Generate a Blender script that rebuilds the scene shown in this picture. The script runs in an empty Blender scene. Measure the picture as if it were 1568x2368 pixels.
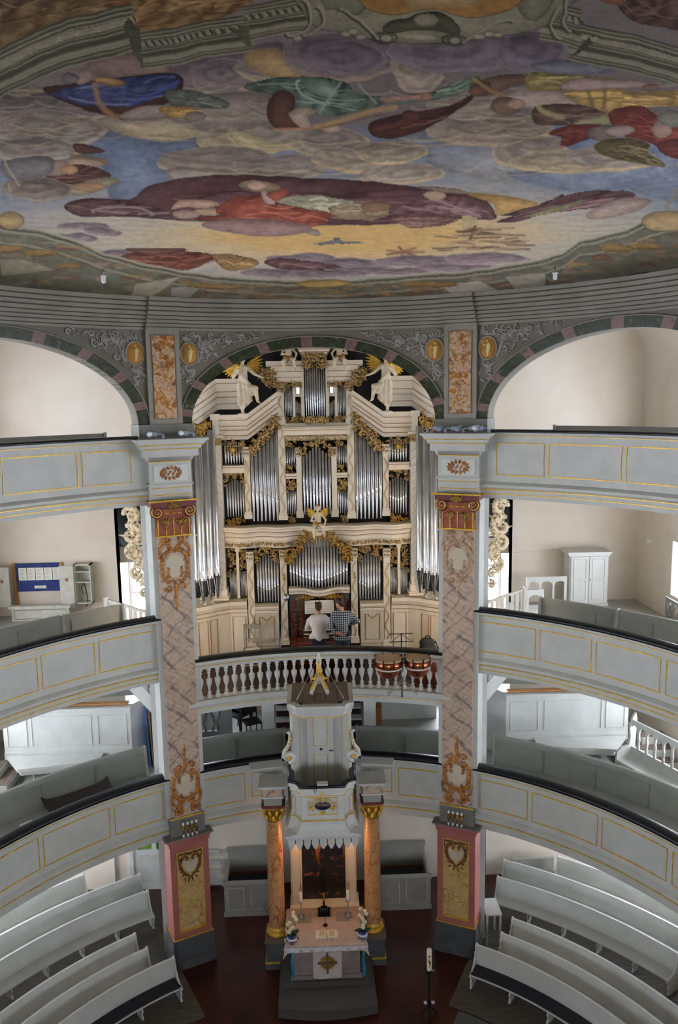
import bpy, math, random
import numpy as np
from mathutils import Vector, Matrix
PI=math.pi
rad=math.radians
SC=bpy.context.scene
COL=SC.collection
# ---------------------------------------------------------------- camera
CX,YAW,PITCH,ROLL,FPX,ZE=-0.091,rad(2.038),rad(8.5),rad(-1.0),1806.0,11.6
_f=Vector((math.sin(YAW)*math.cos(PITCH),math.cos(YAW)*math.cos(PITCH),-math.sin(PITCH)))
_r=Vector((math.cos(YAW),-math.sin(YAW),0)); _u=_r.cross(_f)
RGT=math.cos(ROLL)*_r+math.sin(ROLL)*_u; UPV=-math.sin(ROLL)*_r+math.cos(ROLL)*_u; FWD=_f
cd=bpy.data.cameras.new('camera'); cam=bpy.data.objects.new('camera',cd); COL.objects.link(cam)
cd.sensor_fit='VERTICAL'; cd.sensor_height=23.6; cd.lens=FPX/2368*23.6; cd.clip_start=.05; cd.clip_end=200
cam.matrix_world=Matrix(((RGT.x,UPV.x,-FWD.x,CX),(RGT.y,UPV.y,-FWD.y,0),(RGT.z,UPV.z,-FWD.z,ZE),(0,0,0,1)))
SC.camera=cam
# ---------------------------------------------------------------- world and exposure
w=bpy.data.worlds.new('sky'); SC.world=w; w.use_nodes=True
w.node_tree.nodes['Background'].inputs[0].default_value=(.75,.87,1,1); w.node_tree.nodes['Background'].inputs[1].default_value=1.0
vs=SC.view_settings; vs.view_transform='Standard'; vs.look='None'; vs.gamma=1; vs.use_curve_mapping=False; vs.exposure=0.38
SC.cycles.max_bounces=7; SC.cycles.diffuse_bounces=5; SC.cycles.glossy_bounces=3; SC.cycles.use_denoising=True
SC.cycles.sample_clamp_indirect=6.0
WINDOW_POWER=16.0      # brightness of the overcast daylight seen in the window panes
# ---------------------------------------------------------------- measured rays -> points at a real distance
def ray(px,py):
    return RGT*((px-784)/FPX)+UPV*(-(py-1184)/FPX)+FWD
def at(px,py,Y):
    d=ray(px,py); return Vector((CX,0,ZE))+d*(Y/d.y)
def atz(px,py,Z):
    d=ray(px,py); return Vector((CX,0,ZE))+d*((Z-ZE)/d.z)
RC=8.85            # the ring of galleries is a circle about (0, RC)
def pol(r,t,z=0): return Vector((r*math.sin(t),RC+r*math.cos(t),z))
# ---------------------------------------------------------------- materials
def lin(h):
    h=h.lstrip('#'); c=[int(h[i:i+2],16)/255 for i in(0,2,4)]
    return tuple((x/12.92 if x<=.04045 else ((x+.055)/1.055)**2.4) for x in c)+(1,)
MATS={}
def nd(nt,t,**k):
    n=nt.nodes.new(t)
    for a,b in k.items(): setattr(n,a,b)
    return n
def ramp(nt,fac,stops,interp='LINEAR'):
    r=nd(nt,'ShaderNodeValToRGB'); r.color_ramp.interpolation=interp
    e=r.color_ramp.elements
    while len(e)<len(stops): e.new(.5)
    for x,(p,c) in zip(e,stops): x.position=p; x.color=lin(c) if isinstance(c,str) else c
    nt.links.new(fac,r.inputs[0]); return r.outputs[0]
def mixc(nt,fac,a,b,mode='MIX'):
    m=nd(nt,'ShaderNodeMix',data_type='RGBA',blend_type=mode)
    for i,v in ((0,fac),(6,a),(7,b)):
        if hasattr(v,'links'): nt.links.new(v,m.inputs[i])
        elif i==0: m.inputs[0].default_value=v
        else: m.inputs[i].default_value=lin(v) if isinstance(v,str) else v
    return m.outputs[2]
def newmat(name,rough=.5,metal=0.,spec=.5):
    m=bpy.data.materials.new(name); m.use_nodes=True; nt=m.node_tree; b=nt.nodes['Principled BSDF']
    b.inputs['Roughness'].default_value=rough; b.inputs['Metallic'].default_value=metal; b.inputs['Specular IOR Level'].default_value=spec
    MATS[name]=m; return m,nt,b
def coord(nt,scale=1,obj=True):
    t=nd(nt,'ShaderNodeTexCoord'); mp=nd(nt,'ShaderNodeMapping')
    s=scale if isinstance(scale,(tuple,list)) else (scale,)*3
    mp.inputs['Scale'].default_value=s
    nt.links.new(t.outputs['Object'],mp.inputs[0]); return mp.outputs[0]
def noise(nt,vec,scale,detail=4,rough=.55,dist=0.):
    n=nd(nt,'ShaderNodeTexNoise'); nt.links.new(vec,n.inputs['Vector'])
    n.inputs['Scale'].default_value=scale; n.inputs['Detail'].default_value=detail; n.inputs['Roughness'].default_value=rough; n.inputs['Distortion'].default_value=dist
    return n
def bump(nt,b,h,strength=.2,dist=.01):
    u=nd(nt,'ShaderNodeBump'); u.inputs['Strength'].default_value=strength; u.inputs['Distance'].default_value=dist
    nt.links.new(h,u.inputs['Height']); nt.links.new(u.outputs[0],b.inputs['Normal'])
def paint(name,c1,c2=None,rough=.5,metal=0.,scale=3.,spread=(.35,.65),bmp=0.,spec=.5,stretch=1):
    m,nt,b=newmat(name,rough,metal,spec)
    v=coord(nt,stretch); n=noise(nt,v,scale,6)
    col=ramp(nt,n.outputs[0],[(spread[0],c1),(spread[1],c2 or c1)]); nt.links.new(col,b.inputs['Base Color'])
    if bmp: bump(nt,b,noise(nt,v,scale*8,4).outputs[0],bmp)
    return m
def marble(name,stops,vein,scale=2.,vscale=3.,width=.04,rough=.35,vein2=None,stretch=1,dist=.8,vfac=.9):
    m,nt,b=newmat(name,rough)
    v=coord(nt,stretch); n=noise(nt,v,scale,6,.6,1.2)
    col=ramp(nt,n.outputs[0],stops)
    nn=noise(nt,v,vscale*.8,5,.6); mx=nd(nt,'ShaderNodeMix',data_type='VECTOR'); 
    sc=nd(nt,'ShaderNodeVectorMath',operation='SCALE'); sc.inputs[3].default_value=dist/vscale*2
    nt.links.new(nn.outputs['Color'],sc.inputs[0]); ad=nd(nt,'ShaderNodeVectorMath'); nt.links.new(v,ad.inputs[0]); nt.links.new(sc.outputs[0],ad.inputs[1])
    def veins(s,c,w,f,off):
        nonlocal col
        vo=nd(nt,'ShaderNodeTexVoronoi',feature='DISTANCE_TO_EDGE'); vo.inputs['Scale'].default_value=s
        o=nd(nt,'ShaderNodeVectorMath'); o.inputs[1].default_value=(off,off*.7,off*.3); nt.links.new(ad.outputs[0],o.inputs[0]); nt.links.new(o.outputs[0],vo.inputs['Vector'])
        k=ramp(nt,vo.outputs['Distance'],[(0,(f,f,f,1)),(w,(0,0,0,1))])
        br=noise(nt,v,vscale*.6,2); kk=nd(nt,'ShaderNodeMath',operation='MULTIPLY'); nt.links.new(k,kk.inputs[0]); nt.links.new(ramp(nt,br.outputs[0],[(.35,(.15,.15,.15,1)),(.6,(1,1,1,1))]),kk.inputs[1])
        col=mixc(nt,kk.outputs[0],col,c)
    veins(vscale,vein,width,vfac,0)
    if vein2: veins(vscale*1.7,vein2,width*.9,vfac*.8,5.3)
    nt.links.new(col,b.inputs['Base Color']); return m
def emit(name,c,s):
    m=bpy.data.materials.new(name); m.use_nodes=True; nt=m.node_tree; nt.nodes.clear()
    e=nd(nt,'ShaderNodeEmission'); e.inputs[0].default_value=lin(c); e.inputs[1].default_value=s
    o=nd(nt,'ShaderNodeOutputMaterial'); nt.links.new(e.outputs[0],o.inputs[0]); MATS[name]=m; return m
paint('grey','#bfc1ba','#cacbc4',.45,bmp=.03)
paint('greydark','#77766f','#85837b',.5)
paint('greymid','#96978f','#a2a29a',.5)
paint('white','#cfd0cb','#d9dad5',.45)
paint('plaster','#d6c9b8','#e2d8ca',.8,scale=.7,bmp=.06)
paint('plasterpink','#c9b3a4','#d9cabd',.8,scale=.9,bmp=.06)
paint('gold','#d6a42c','#f2cb55',.35,.2,scale=9)
paint('goldold','#8a6420','#c4963a',.38,.5,scale=14)
paint('leather','#0d0e12','#1a1b20',.32,scale=6,bmp=.15)
paint('cream','#e0d3bb','#ebe0cd',.45,scale=2.5)
paint('creamlow','#c9bda4','#d6cbb4',.45,scale=2)
paint('vine','#beac88','#ccbb99',.5,scale=6)
paint('oldgrey','#8d897c','#9c988a',.6,scale=7)
paint('brownline','#7a4a1c','#9a6426',.5)
paint('carve','#4e3214','#c9a765',.5,.1,scale=24,spread=(.36,.6))
paint('carvegold','#5a3a12','#c0953f',.4,.2,scale=26,spread=(.36,.58))
paint('carvewhite','#8d7348','#ddd0b4',.5,scale=16,spread=(.34,.5))
paint('rocaille','#8a4a18','#c4873e',.55,scale=18,spread=(.36,.62))
paint('rocaillepale','#9c7a58','#c8a888',.55,scale=18,spread=(.36,.62))
paint('rocailledark','#4a2a10','#93642e',.55,scale=18,spread=(.36,.62))
paint('pink','#a9655b','#b87468',.5,scale=2)
paint('terracotta','#8c4526','#a45a36',.45,scale=6)
paint('wine','#6a2f2c','#7d3f3a',.45,scale=6)
paint('stonegrey','#4e5052','#5c5d5d',.6,scale=5)
paint('floorred','#2e100c','#4a1d16',.28,scale=2.2,spec=.6)
paint('carpet','#4d4a45','#5b5852',.95,scale=30,bmp=.2)
paint('carpetblue','#55585a','#64676a',.95,scale=30,bmp=.2)
paint('planks','#4b4740','#5f5a50',.6,scale=3,stretch=(1,6,1))
paint('tin','#c4c6c8','#dadcde',.27,.78,scale=4)
paint('tindark','#55565a','#7a7c80',.3,.8,scale=8)
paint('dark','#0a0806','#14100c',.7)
paint('darkwood','#24100a','#3d1c10',.4,scale=5)
paint('redwood','#5a2412','#74341c',.35,scale=4,stretch=(1,1,5))
paint('orangewood','#a8713a','#c08a50',.5,scale=4,stretch=(1,8,1))
paint('oldwhite','#b4b1a4','#c6c4b8',.6,scale=7,bmp=.1)
paint('cushion','#23262c','#2c2f36',.9,scale=20,bmp=.1)
paint('brownpad','#3a3233','#4a4041',.9,scale=20,bmp=.1)
paint('linen','#cfc2b8','#d8ccc2',.9,scale=8)
paint('linenwhite','#d6d6da','#e4e4e8',.9,scale=8)
paint('paper','#e6e2d4','#efece0',.8)
paint('blackmetal','#0c0c0c','#181716',.4,.6)
paint('steel','#8a8d92','#a8abb0',.3,.8)
paint('brass','#8c6a2c','#b58e45',.3,.8)
paint('bulb','#e8ebef','#f4f6f8',.2)
paint('copper','#9a4a2c','#cf7a52',.2,.9,scale=5)
paint('skinhide','#b59a78','#c8ae8c',.6)
paint('wax','#e6dcc0','#efe6cc',.5)
paint('blueboard','#26366e','#2c3d7a',.8)
paint('lampgrey','#8c95a2','#a0a8b4',.4)
paint('greencurtain','#4c7a1e','#7cae3a',.8,scale=3,stretch=(12,12,.4))
paint('skin','#b98468','#c79278',.6)
paint('hair','#1c120c','#2c1c12',.6,scale=30)
paint('shirtwhite','#dcd8d6','#ebe8e6',.85,scale=6)
paint('denim','#1c2536','#263046',.9,scale=12)
paint('greenleaf','#1e3018','#34502a',.6,scale=12)
paint('rosewhite','#d6d4b0','#e8e8cc',.6,scale=12)
paint('bluevase','#122a66','#2a4aa8',.15)
paint('ribbon','#1c7a9a','#2c9cc0',.5)
paint('statue','#cdbb9c','#e0d2b8',.5,scale=7)
paint('amber','#a87322','#c48a34',.6,scale=8)
paint('figure','#d2b878','#e2cc94',.6)
paint('lattice','#8a8c8a','#969896',.6)
paint('cardboard','#8a5a34','#9a6a40',.8)
paint('laptopblue','#2c62b8','#3a74c8',.5)
paint('orangepaint','#b2672c','#c88048',.6,scale=6)
paint('sash','#e8eaec','#f0f2f4',.5)
marble('marbleyellow',[(.3,'#c9a058'),(.5,'#d9bb7c'),(.7,'#d2a878')],'#8a5a2a',2.5,5,.05,vein2='#4a4030')
marble('marblefire',[(.34,'#9a5424'),(.44,'#bf7c30'),(.5,'#d4b48a'),(.58,'#cfae9c'),(.66,'#c08a44'),(.74,'#d6c09c')],'#6a2c20',7,6.5,.07,vein2='#4e5a34',dist=1.2,vfac=.95)

def pillar_marble():
    m,nt,b=newmat('marblepink',.4); v=coord(nt,1); n=noise(nt,v,2.2,5,.6,.8); col=ramp(nt,n.outputs[0],[(.32,'#bca48e'),(.5,'#cbb49c'),(.68,'#bf9f8a')])
    for k,(ax,sc,w_,cl,f) in enumerate((((1,.35,1.),2.3,.07,'#57505a',.85),((-1,.2,1.),2.7,.055,'#6a5c5c',.8),((1,.3,1.7),5.,.05,'#5f5458',.65),((-1.2,.3,.9),5.6,.05,'#6e5f5c',.6),((.6,.3,1),7,.035,'#6a4c44',.45))):
        d=nd(nt,'ShaderNodeVectorMath',operation='DOT_PRODUCT'); d.inputs[1].default_value=ax; nt.links.new(v,d.inputs[0])
        nn=noise(nt,v,1.6+.5*k,5,.6); a=nd(nt,'ShaderNodeMath',operation='MULTIPLY_ADD'); a.inputs[1].default_value=.4; nt.links.new(nn.outputs[0],a.inputs[0]); nt.links.new(d.outputs['Value'],a.inputs[2])
        q=nd(nt,'ShaderNodeMath',operation='MULTIPLY'); q.inputs[1].default_value=sc; nt.links.new(a.outputs[0],q.inputs[0]); fr=nd(nt,'ShaderNodeMath',operation='FRACT'); nt.links.new(q.outputs[0],fr.inputs[0])
        k_=ramp(nt,fr.outputs[0],[(.5-w_*2.2,(0,0,0,1)),(.5,(f,f,f,1)),(.5+w_*1.6,(0,0,0,1))]); br=noise(nt,v,3.+k,2); mu=nd(nt,'ShaderNodeMath',operation='MULTIPLY'); nt.links.new(k_,mu.inputs[0]); nt.links.new(ramp(nt,br.outputs[0],[(.4,(.1,.1,.1,1)),(.58,(1,1,1,1))]),mu.inputs[1]); col=mixc(nt,mu.outputs[0],col,cl)
    nt.links.new(col,b.inputs['Base Color'])
pillar_marble()
marble('marbleorange',[(.3,'#c4824a'),(.5,'#d2a06c'),(.66,'#cf9c72'),(.8,'#dcc49c')],'#7c2c20',4,4.2,.06,vein2='#94402c',vfac=.95,stretch=(1.3,1.3,.8))
marble('marblegreen',[(.35,'#1c2414'),(.5,'#2e3820'),(.62,'#3c452c'),(.72,'#74765a')],'#7c7c62',6,7,.02,vfac=.5)
marble('marblerose',[(.35,'#6e5450'),(.5,'#8c6e68'),(.65,'#7a5c58')],'#3c2c2c',5,6,.03,vfac=.7)
emit('sky',"#e4ecfb",WINDOW_POWER)
paint('stucco','#6c675b','#7c766a',.6,scale=2)
paint('stuccolight','#8d877a','#9c968a',.6,scale=2)
paint('stuccopale','#8f8a82','#a8a39b',.6,scale=8)
paint('loftfloor','#1e0f09','#341a10',.4,scale=3,stretch=(1,6,1))
# ---------------------------------------------------------------- mesh builder
class MB:
    def __init__(s): s.v=[];s.f=[];s.m=[];s.sm=[];s.mi=0;s.T=None;s.smooth=False
    def add(s,vs,fs,smooth=None):
        o=len(s.v)
        if s.T is not None: vs=[s.T@Vector(v) for v in vs]
        s.v+=[tuple(v) for v in vs]; s.f+=[tuple(i+o for i in f) for f in fs]; s.m+=[s.mi]*len(fs)
        s.sm+=[s.smooth if smooth is None else smooth]*len(fs); return s
    def box(s,x0,x1,y0,y1,z0,z1):
        return s.add([(x,y,z) for z in(z0,z1) for y in(y0,y1) for x in(x0,x1)],[(0,2,3,1),(4,5,7,6),(0,1,5,4),(2,6,7,3),(0,4,6,2),(1,3,7,5)],False)
    def prism(s,poly,a,b,axis='z'):
        n=len(poly)
        g={'z':lambda p,h:(p[0],p[1],h),'y':lambda p,h:(p[0],h,p[1]),'x':lambda p,h:(h,p[0],p[1])}[axis]
        return s.add([g(p,a) for p in poly]+[g(p,b) for p in poly],[tuple(range(n))[::-1],tuple(range(n,2*n))]+[(i,(i+1)%n,n+(i+1)%n,n+i) for i in range(n)],False)
    def lathe(s,prof,n=16,c=(0,0,0),a0=0,a1=2*PI,sx=1,sy=1):
        full=abs(a1-a0-2*PI)<1e-6; k=n if full else n+1; m=len(prof); vs=[]
        for i in range(k):
            a=a0+(a1-a0)*i/n
            for r,z in prof: vs.append((c[0]+r*math.cos(a)*sx,c[1]+r*math.sin(a)*sy,c[2]+z))
        fs=[(i*m+j,((i+1)%k)*m+j,((i+1)%k)*m+j+1,i*m+j+1) for i in range(n) for j in range(m-1)]
        return s.add(vs,fs,True)
    def arc(s,prof,t0,t1,n,cap=True):
        m=len(prof); vs=[]
        for i in range(n+1):
            t=t0+(t1-t0)*i/n
            for r,z in prof: vs.append((r*math.sin(t),RC+r*math.cos(t),z))
        fs=[(i*m+j,i*m+(j+1)%m,(i+1)*m+(j+1)%m,(i+1)*m+j) for i in range(n) for j in range(m)]
        if cap: fs+=[tuple(range(m))[::-1],tuple(range(n*m,n*m+m))]
        return s.add(vs,fs,False)
    def tube(s,pts,r,n=6,closed=False,flat=1.,up=None):
        pts=[Vector(p) for p in pts]; k=len(pts); rs=r if isinstance(r,(list,tuple)) else [r]*k
        vs=[];prev=None
        for i,p in enumerate(pts):
            a=pts[(i-1)%k] if (closed or i>0) else p; b=pts[(i+1)%k] if (closed or i<k-1) else p
            d=(b-a).normalized() if (b-a).length>1e-9 else Vector((0,0,1))
            if up is not None: x=Vector(up)
            elif prev is None: x=Vector((0,0,1)) if abs(d.z)<.9 else Vector((1,0,0))
            else: x=prev
            x=(x-d*x.dot(d))
            x=x.normalized() if x.length>1e-6 else d.orthogonal().normalized()
            prev=x; y=d.cross(x)
            for j in range(n):
                q=2*PI*(j+.5)/n; vs.append(p+x*(math.cos(q)*rs[i]*flat)+y*(math.sin(q)*rs[i]))
        L=k if closed else k-1
        fs=[(i*n+j,i*n+(j+1)%n,((i+1)%k)*n+(j+1)%n,((i+1)%k)*n+j) for i in range(L) for j in range(n)]
        if not closed: fs+=[tuple(range(n))[::-1],tuple(range((k-1)*n,k*n))]
        return s.add(vs,fs,n>4)
    def ball(s,c,r,n=10,m=6,R=None):
        r=r if isinstance(r,(tuple,list)) else (r,)*3; vs=[];c=Vector(c)
        for i in range(m+1):
            p=PI*i/m
            for j in range(n):
                q=2*PI*j/n; v=Vector((r[0]*math.sin(p)*math.cos(q),r[1]*math.sin(p)*math.sin(q),r[2]*math.cos(p)))
                vs.append(c+(R@v if R is not None else v))
        return s.add(vs,[(i*n+j,(i+1)*n+j,(i+1)*n+(j+1)%n,i*n+(j+1)%n) for i in range(m) for j in range(n)],True)
    def capsule(s,a,b,ra,rb,n=10):
        a=Vector(a);b=Vector(b);d=(b-a).normalized();k=4;pts=[];rs=[]
        for i in range(k+1):
            q=PI/2*(i/k); pts.append(a-d*ra*math.cos(q)); rs.append(max(ra*math.sin(q),.002))
        for i in range(k+1):
            q=PI/2*(i/k); pts.append(b+d*rb*math.sin(q)); rs.append(max(rb*math.cos(q),.002))
        return s.tube(pts,rs,n)
    def surf(s,rows,closed=False,smooth=True):
        h=len(rows);w=len(rows[0]); vs=[p for r in rows for p in r]
        L=w if closed else w-1
        return s.add(vs,[(i*w+j,i*w+(j+1)%w,(i+1)*w+(j+1)%w,(i+1)*w+j) for i in range(h-1) for j in range(L)],smooth)
WT={}
def mesh(mb,name,mats):
    me=bpy.data.meshes.new(name); me.from_pydata(mb.v,[],mb.f)
    for m in (mats if isinstance(mats,(list,tuple)) else [mats]): me.materials.append(MATS[m] if isinstance(m,str) else m)
    me.polygons.foreach_set('material_index',mb.m); me.polygons.foreach_set('use_smooth',mb.sm); me.update(); return me
def link(name,me,parent=None):
    o=bpy.data.objects.new(name,me); COL.objects.link(o)
    if parent is not None:
        o.parent=parent; o.matrix_parent_inverse=WT.get(parent.name,Matrix()).inverted()
    return o
def part(mb,name,mats,parent=None,kind=None,label=None):
    o=link(name,mesh(mb,name,mats),parent)
    if kind: o['kind']=kind
    if label: o['label']=label
    return o
def tag(o,label,cat,group=None,kind=None):
    o['label']=label; o['category']=cat
    if group: o['group']=group
    if kind: o['kind']=kind
    return o
def thing(name,label,cat,loc=(0,0,0),rz=0.,group=None,kind=None):
    o=bpy.data.objects.new(name,None); COL.objects.link(o); o.location=loc; o.rotation_euler=(0,0,rz); o.empty_display_size=.1
    WT[o.name]=Matrix.Translation(loc)@Matrix.Rotation(rz,4,'Z')
    return tag(o,label,cat,group,kind)
def lpart(mb,name,mats,parent,label=None):      # geometry given in the parent's own coordinates
    o=bpy.data.objects.new(name,mesh(mb,name,mats) if isinstance(mb,MB) else mb); COL.objects.link(o); o.parent=parent
    if label: o['label']=label
    return o
def struct(mb,name,mats,parent=None,label=None,cat=None):
    o=part(mb,name,mats,parent)
    if parent is None: o['kind']='structure'
    if label: o['label']=label
    if cat: o['category']=cat
    return o
def copy_tree(o,parent=None):
    c=o.copy(); COL.objects.link(c)
    if parent is not None: c.parent=parent; c.matrix_parent_inverse=o.matrix_parent_inverse
    for ch in list(o.children): copy_tree(ch,c)
    return c
# carved ornament: C-scrolls and leaves in the plane of u,v standing proud along w
def scroll(mb,c,R,a0,turns,rr,U,V,W,hand=1,n=14,lift=.0):
    pts=[];rs=[]
    for i in range(n):
        k=i/(n-1); a=a0+hand*turns*2*PI*k; q=R*(1-.8*k)
        pts.append(c+U*(q*math.cos(a))+V*(q*math.sin(a))+W*(lift*math.sin(PI*k))); rs.append(rr*(.45+.75*math.sin(PI*min(1,k*1.3+.1))**.7 if k<.85 else .9))
    mb.tube(pts,rs,5)
def leaf(mb,c,L,wd,a,U,V,W,curl=.3,th=.25):
    d=U*math.cos(a)+V*math.sin(a); e=-U*math.sin(a)+V*math.cos(a); rows=[]
    for i in range(5):
        k=i/4; x=c+d*(L*k)+e*(curl*L*k*k); h=wd*math.sin(PI*(.12+.86*k))**.8
        rows.append([x-e*h,x+W*(wd*th*2+.0)*math.sin(PI*(.1+.8*k)),x+e*h,x-W*wd*.2])
    mb.surf(rows,True)
def foliage(mb,poly,c,U,V,W,n,size,seed=0,depth=1.,mirror=False):
    rnd=random.Random(seed); xs=[p[0] for p in poly];ys=[p[1] for p in poly]
    def inside(x,y):
        r=False;j=len(poly)-1
        for i in range(len(poly)):
            (xi,yi),(xj,yj)=poly[i],poly[j]
            if (yi>y)!=(yj>y) and x<(xj-xi)*(y-yi)/(yj-yi)+xi: r=not r
            j=i
        return r
    k=0;tries=0
    while k<n and tries<n*40:
        tries+=1; x=rnd.uniform(min(xs),max(xs)); y=rnd.uniform(min(ys),max(ys))
        if not inside(x,y): continue
        k+=1; q=size*rnd.uniform(.6,1.15); a=rnd.uniform(0,2*PI); h=rnd.choice((-1,1)); dp=rnd.uniform(0,.5)*size*depth
        for sg in ((1,-1) if mirror else (1,)):
            cc=c+U*(x*sg)+V*y+W*dp; aa=a if sg==1 else PI-a
            if rnd.random()<.6 or mirror: scroll(mb,cc,q,aa,1.15,q*.27,U,V,W,h*sg,11,q*.3*depth)
            else: leaf(mb,cc,q*2,q*.5,aa,U,V,W,.3*h*sg)
def chain(mb,pts,c,U,V,W,size,seed=0,step=.7):       # foliage following a line
    rnd=random.Random(seed)
    for (x0,y0),(x1,y1) in zip(pts,pts[1:]):
        L=math.hypot(x1-x0,y1-y0); n=max(1,int(L/(size*step))); a=math.atan2(y1-y0,x1-x0)
        for i in range(n):
            k=(i+.5)/n; q=size*rnd.uniform(.7,1.1); h=1 if (i%2) else -1
            p=c+U*(x0+(x1-x0)*k)+V*(y0+(y1-y0)*k)
            scroll(mb,p+ (-U*math.sin(a)+V*math.cos(a))*(h*q*.35),q*.8,a+h*PI*.6,1.1,q*.26,U,V,W,-h,10,q*.3)
            leaf(mb,p,q*1.5,q*.42,a+h*rnd.uniform(.5,1.1),U,V,W,.4*h)
X,Y_,Z=Vector((1,0,0)),Vector((0,1,0)),Vector((0,0,1))
FRONT=-Y_
# ================================================================ the shell
XS,YB,YN=8.1,19.0,-3.0     # side walls, back wall, wall behind the viewer
FLZ={'low':3.08,'mid':6.35,'top':9.84}
struct(MB().box(-XS,XS,YN,21.6,-.3,0),'floor','floorred',label='dark red painted wooden floor of the church',cat='floor')
# side aisles: grey boards under the pews, set out as ring segments
for sg in(-1,1):
    mb=MB(); mb.arc([(5.02,0.),(5.02,.022),(10.2,.022),(10.2,0.)],sg*rad(27.5),sg*rad(75),24)
    struct(mb,'floor_pews','planks',label='grey boarded pew floor on the %s of the altar'%('left' if sg<0 else 'right'),cat='floor')
    mb=MB(); mb.arc([(3.2,0.),(3.2,.018),(4.98,.018),(4.98,0.)],sg*rad(30),sg*rad(75),20)
    struct(mb,'floor_carpet','carpetblue',label='grey carpet in front of the %s pews'%('left' if sg<0 else 'right'),cat='carpet')
# outer walls with window openings --------------------------------------------
def wall_with_holes(mb,u0,u1,z0,z1,holes,f):
    us=sorted({u0,u1,*[h[0] for h in holes],*[h[1] for h in holes]}); zs=sorted({z0,z1,*[h[2] for h in holes],*[h[3] for h in holes]})
    for a,b in zip(us,us[1:]):
        for c,d in zip(zs,zs[1:]):
            if any(h[0]<=(a+b)/2<=h[1] and h[2]<=(c+d)/2<=h[3] for h in holes): continue
            mb.add([f(a,c),f(b,c),f(b,d),f(a,d)],[(0,1,2,3)],False)
WN=[0]
def window(p0,ux,wd,hh,nrm,label,bars=(2,3),back=.22):
    # p0: lower corner on the outer pane plane, ux: unit vector along the sill, nrm: unit vector into the room
    WN[0]+=1; e=thing('window_%d'%WN[0],label,'window',tuple(p0),kind='structure')
    p0=Vector(p0)
    def bx(u0,u1,z0,z1,d0,d1):
        m=MB(); m.add([p0+ux*u+nrm*d+Z*z for z in(z0,z1) for d in(d0,d1) for u in(u0,u1)],[(0,2,3,1),(4,5,7,6),(0,1,5,4),(2,6,7,3),(0,4,6,2),(1,3,7,5)],False); return m
    for k in range(bars[0]):
        for j in range(bars[1]):
            part(bx(wd*k/bars[0]+.02,wd*(k+1)/bars[0]-.02,hh*j/bars[1]+.02,hh*(j+1)/bars[1]-.02,0,.01),'pane','sky',e)
    fr=MB()
    for k in range(bars[0]+1):
        u=wd*k/bars[0]; q=bx(u-.03,u+.03,0,hh,.0,.06); fr.add(q.v,q.f,False)
    for j in range(bars[1]+1):
        z=hh*j/bars[1]; q=bx(0,wd,z-.03,z+.03,.0,.055); fr.add(q.v,q.f,False)
    part(fr,'sash_frame','sash',e); return e
side_bays=[(17.15,14.75),(13.7,11.3),(9.9,7.7),(5.4,3.6)]
levels=[(.95,2.7),(4.15,5.2),(6.95,8.2),(10.3,12.45)]
LIT={(0,0),(1,0),(1,1),(1,2),(2,0),(2,1),(2,2),(3,0),(3,1),(3,2)}
for sg in(-1,1):
    side='left' if sg<0 else 'right'
    holes=[(b,a,z0,z1) for bi,(a,b) in enumerate(side_bays) for li,(z0,z1) in enumerate(levels) if (li,bi) in LIT]
    mb=MB(); wall_with_holes(mb,YN,YB,0,12.0,holes,lambda u,z:(sg*XS,u,z)); 
    for b,a,z0,z1 in holes:   # reveals
        for q in ([(sg*XS,b,z0),(sg*XS,a,z0),(sg*(XS+.5),a,z0),(sg*(XS+.5),b,z0)],[(sg*XS,b,z1),(sg*XS,a,z1),(sg*(XS+.5),a,z1),(sg*(XS+.5),b,z1)],[(sg*XS,a,z0),(sg*XS,a,z1),(sg*(XS+.5),a,z1),(sg*(XS+.5),a,z0)],[(sg*XS,b,z0),(sg*XS,b,z1),(sg*(XS+.5),b,z1),(sg*(XS+.5),b,z0)]): mb.add(q,[(0,1,2,3)],False)
    # the vault over the upper gallery: the wall curves in towards the crown
    rows=[]
    for y in np.linspace(YN,YB,3):
        rows.append([(sg*(XS-1.55*(1-math.cos(q))**1.0),y,12.0+1.75*math.sin(q)) for q in np.linspace(0,PI/2,10)])
    mb.surf(rows)
    struct(mb,'wall_'+side,'plaster',label='cream plastered %s side wall with windows and coved vault'%side,cat='wall')
    nm={0:'ground floor',1:'lower gallery',2:'middle gallery',3:'upper gallery'}
    od=['nearest the organ','second from the organ','third from the organ','fourth from the organ','fifth from the organ']
    for li,(z0,z1) in enumerate(levels):
        for bi,(a,b) in enumerate(side_bays):
            if (li,bi) not in LIT: continue
            window((sg*(XS+.42),b,z0),Y_,a-b,z1-z0,Vector((-sg,0,0)),'bright %s window in the %s wall, %s'%(nm[li],side,od[bi]),(2,3) if bi==0 else (1,1))
# back wall: plaster either side of the organ niche
mb=MB(); NX=4.9
for sg in(-1,1):
    a,b=(NX,XS) if sg>0 else (-XS,-NX)
    mb.box(a,b,YB,YB+.3,0,14)
    # lower storeys close in to the pillars
    s0,s1=(4.3,NX) if sg>0 else (-NX,-4.3)
    mb.box(s0,s1,YB+.35,YB+.6,7.55,7.95)          # lintel over the niche window
    mb.add([(sg*NX,YB,5.),(sg*NX,YB+1.6,5.),(sg*NX,YB+1.6,7.55),(sg*NX,YB,7.55)],[(0,1,2,3)],False)
mb.box(-XS,XS,17.35,17.6,0,2.92)
for sg in(-1,1): mb.box(min(sg*3.15,sg*NX),max(sg*3.15,sg*NX),YB,YB+.3,10.0,14)
mb.box(-4.9,4.9,20.5,20.65,2.9,5.4)
struct(mb,'wall_back','plaster',label='cream plastered back wall beside the organ and behind the altar',cat='wall')
mb=MB()
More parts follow.
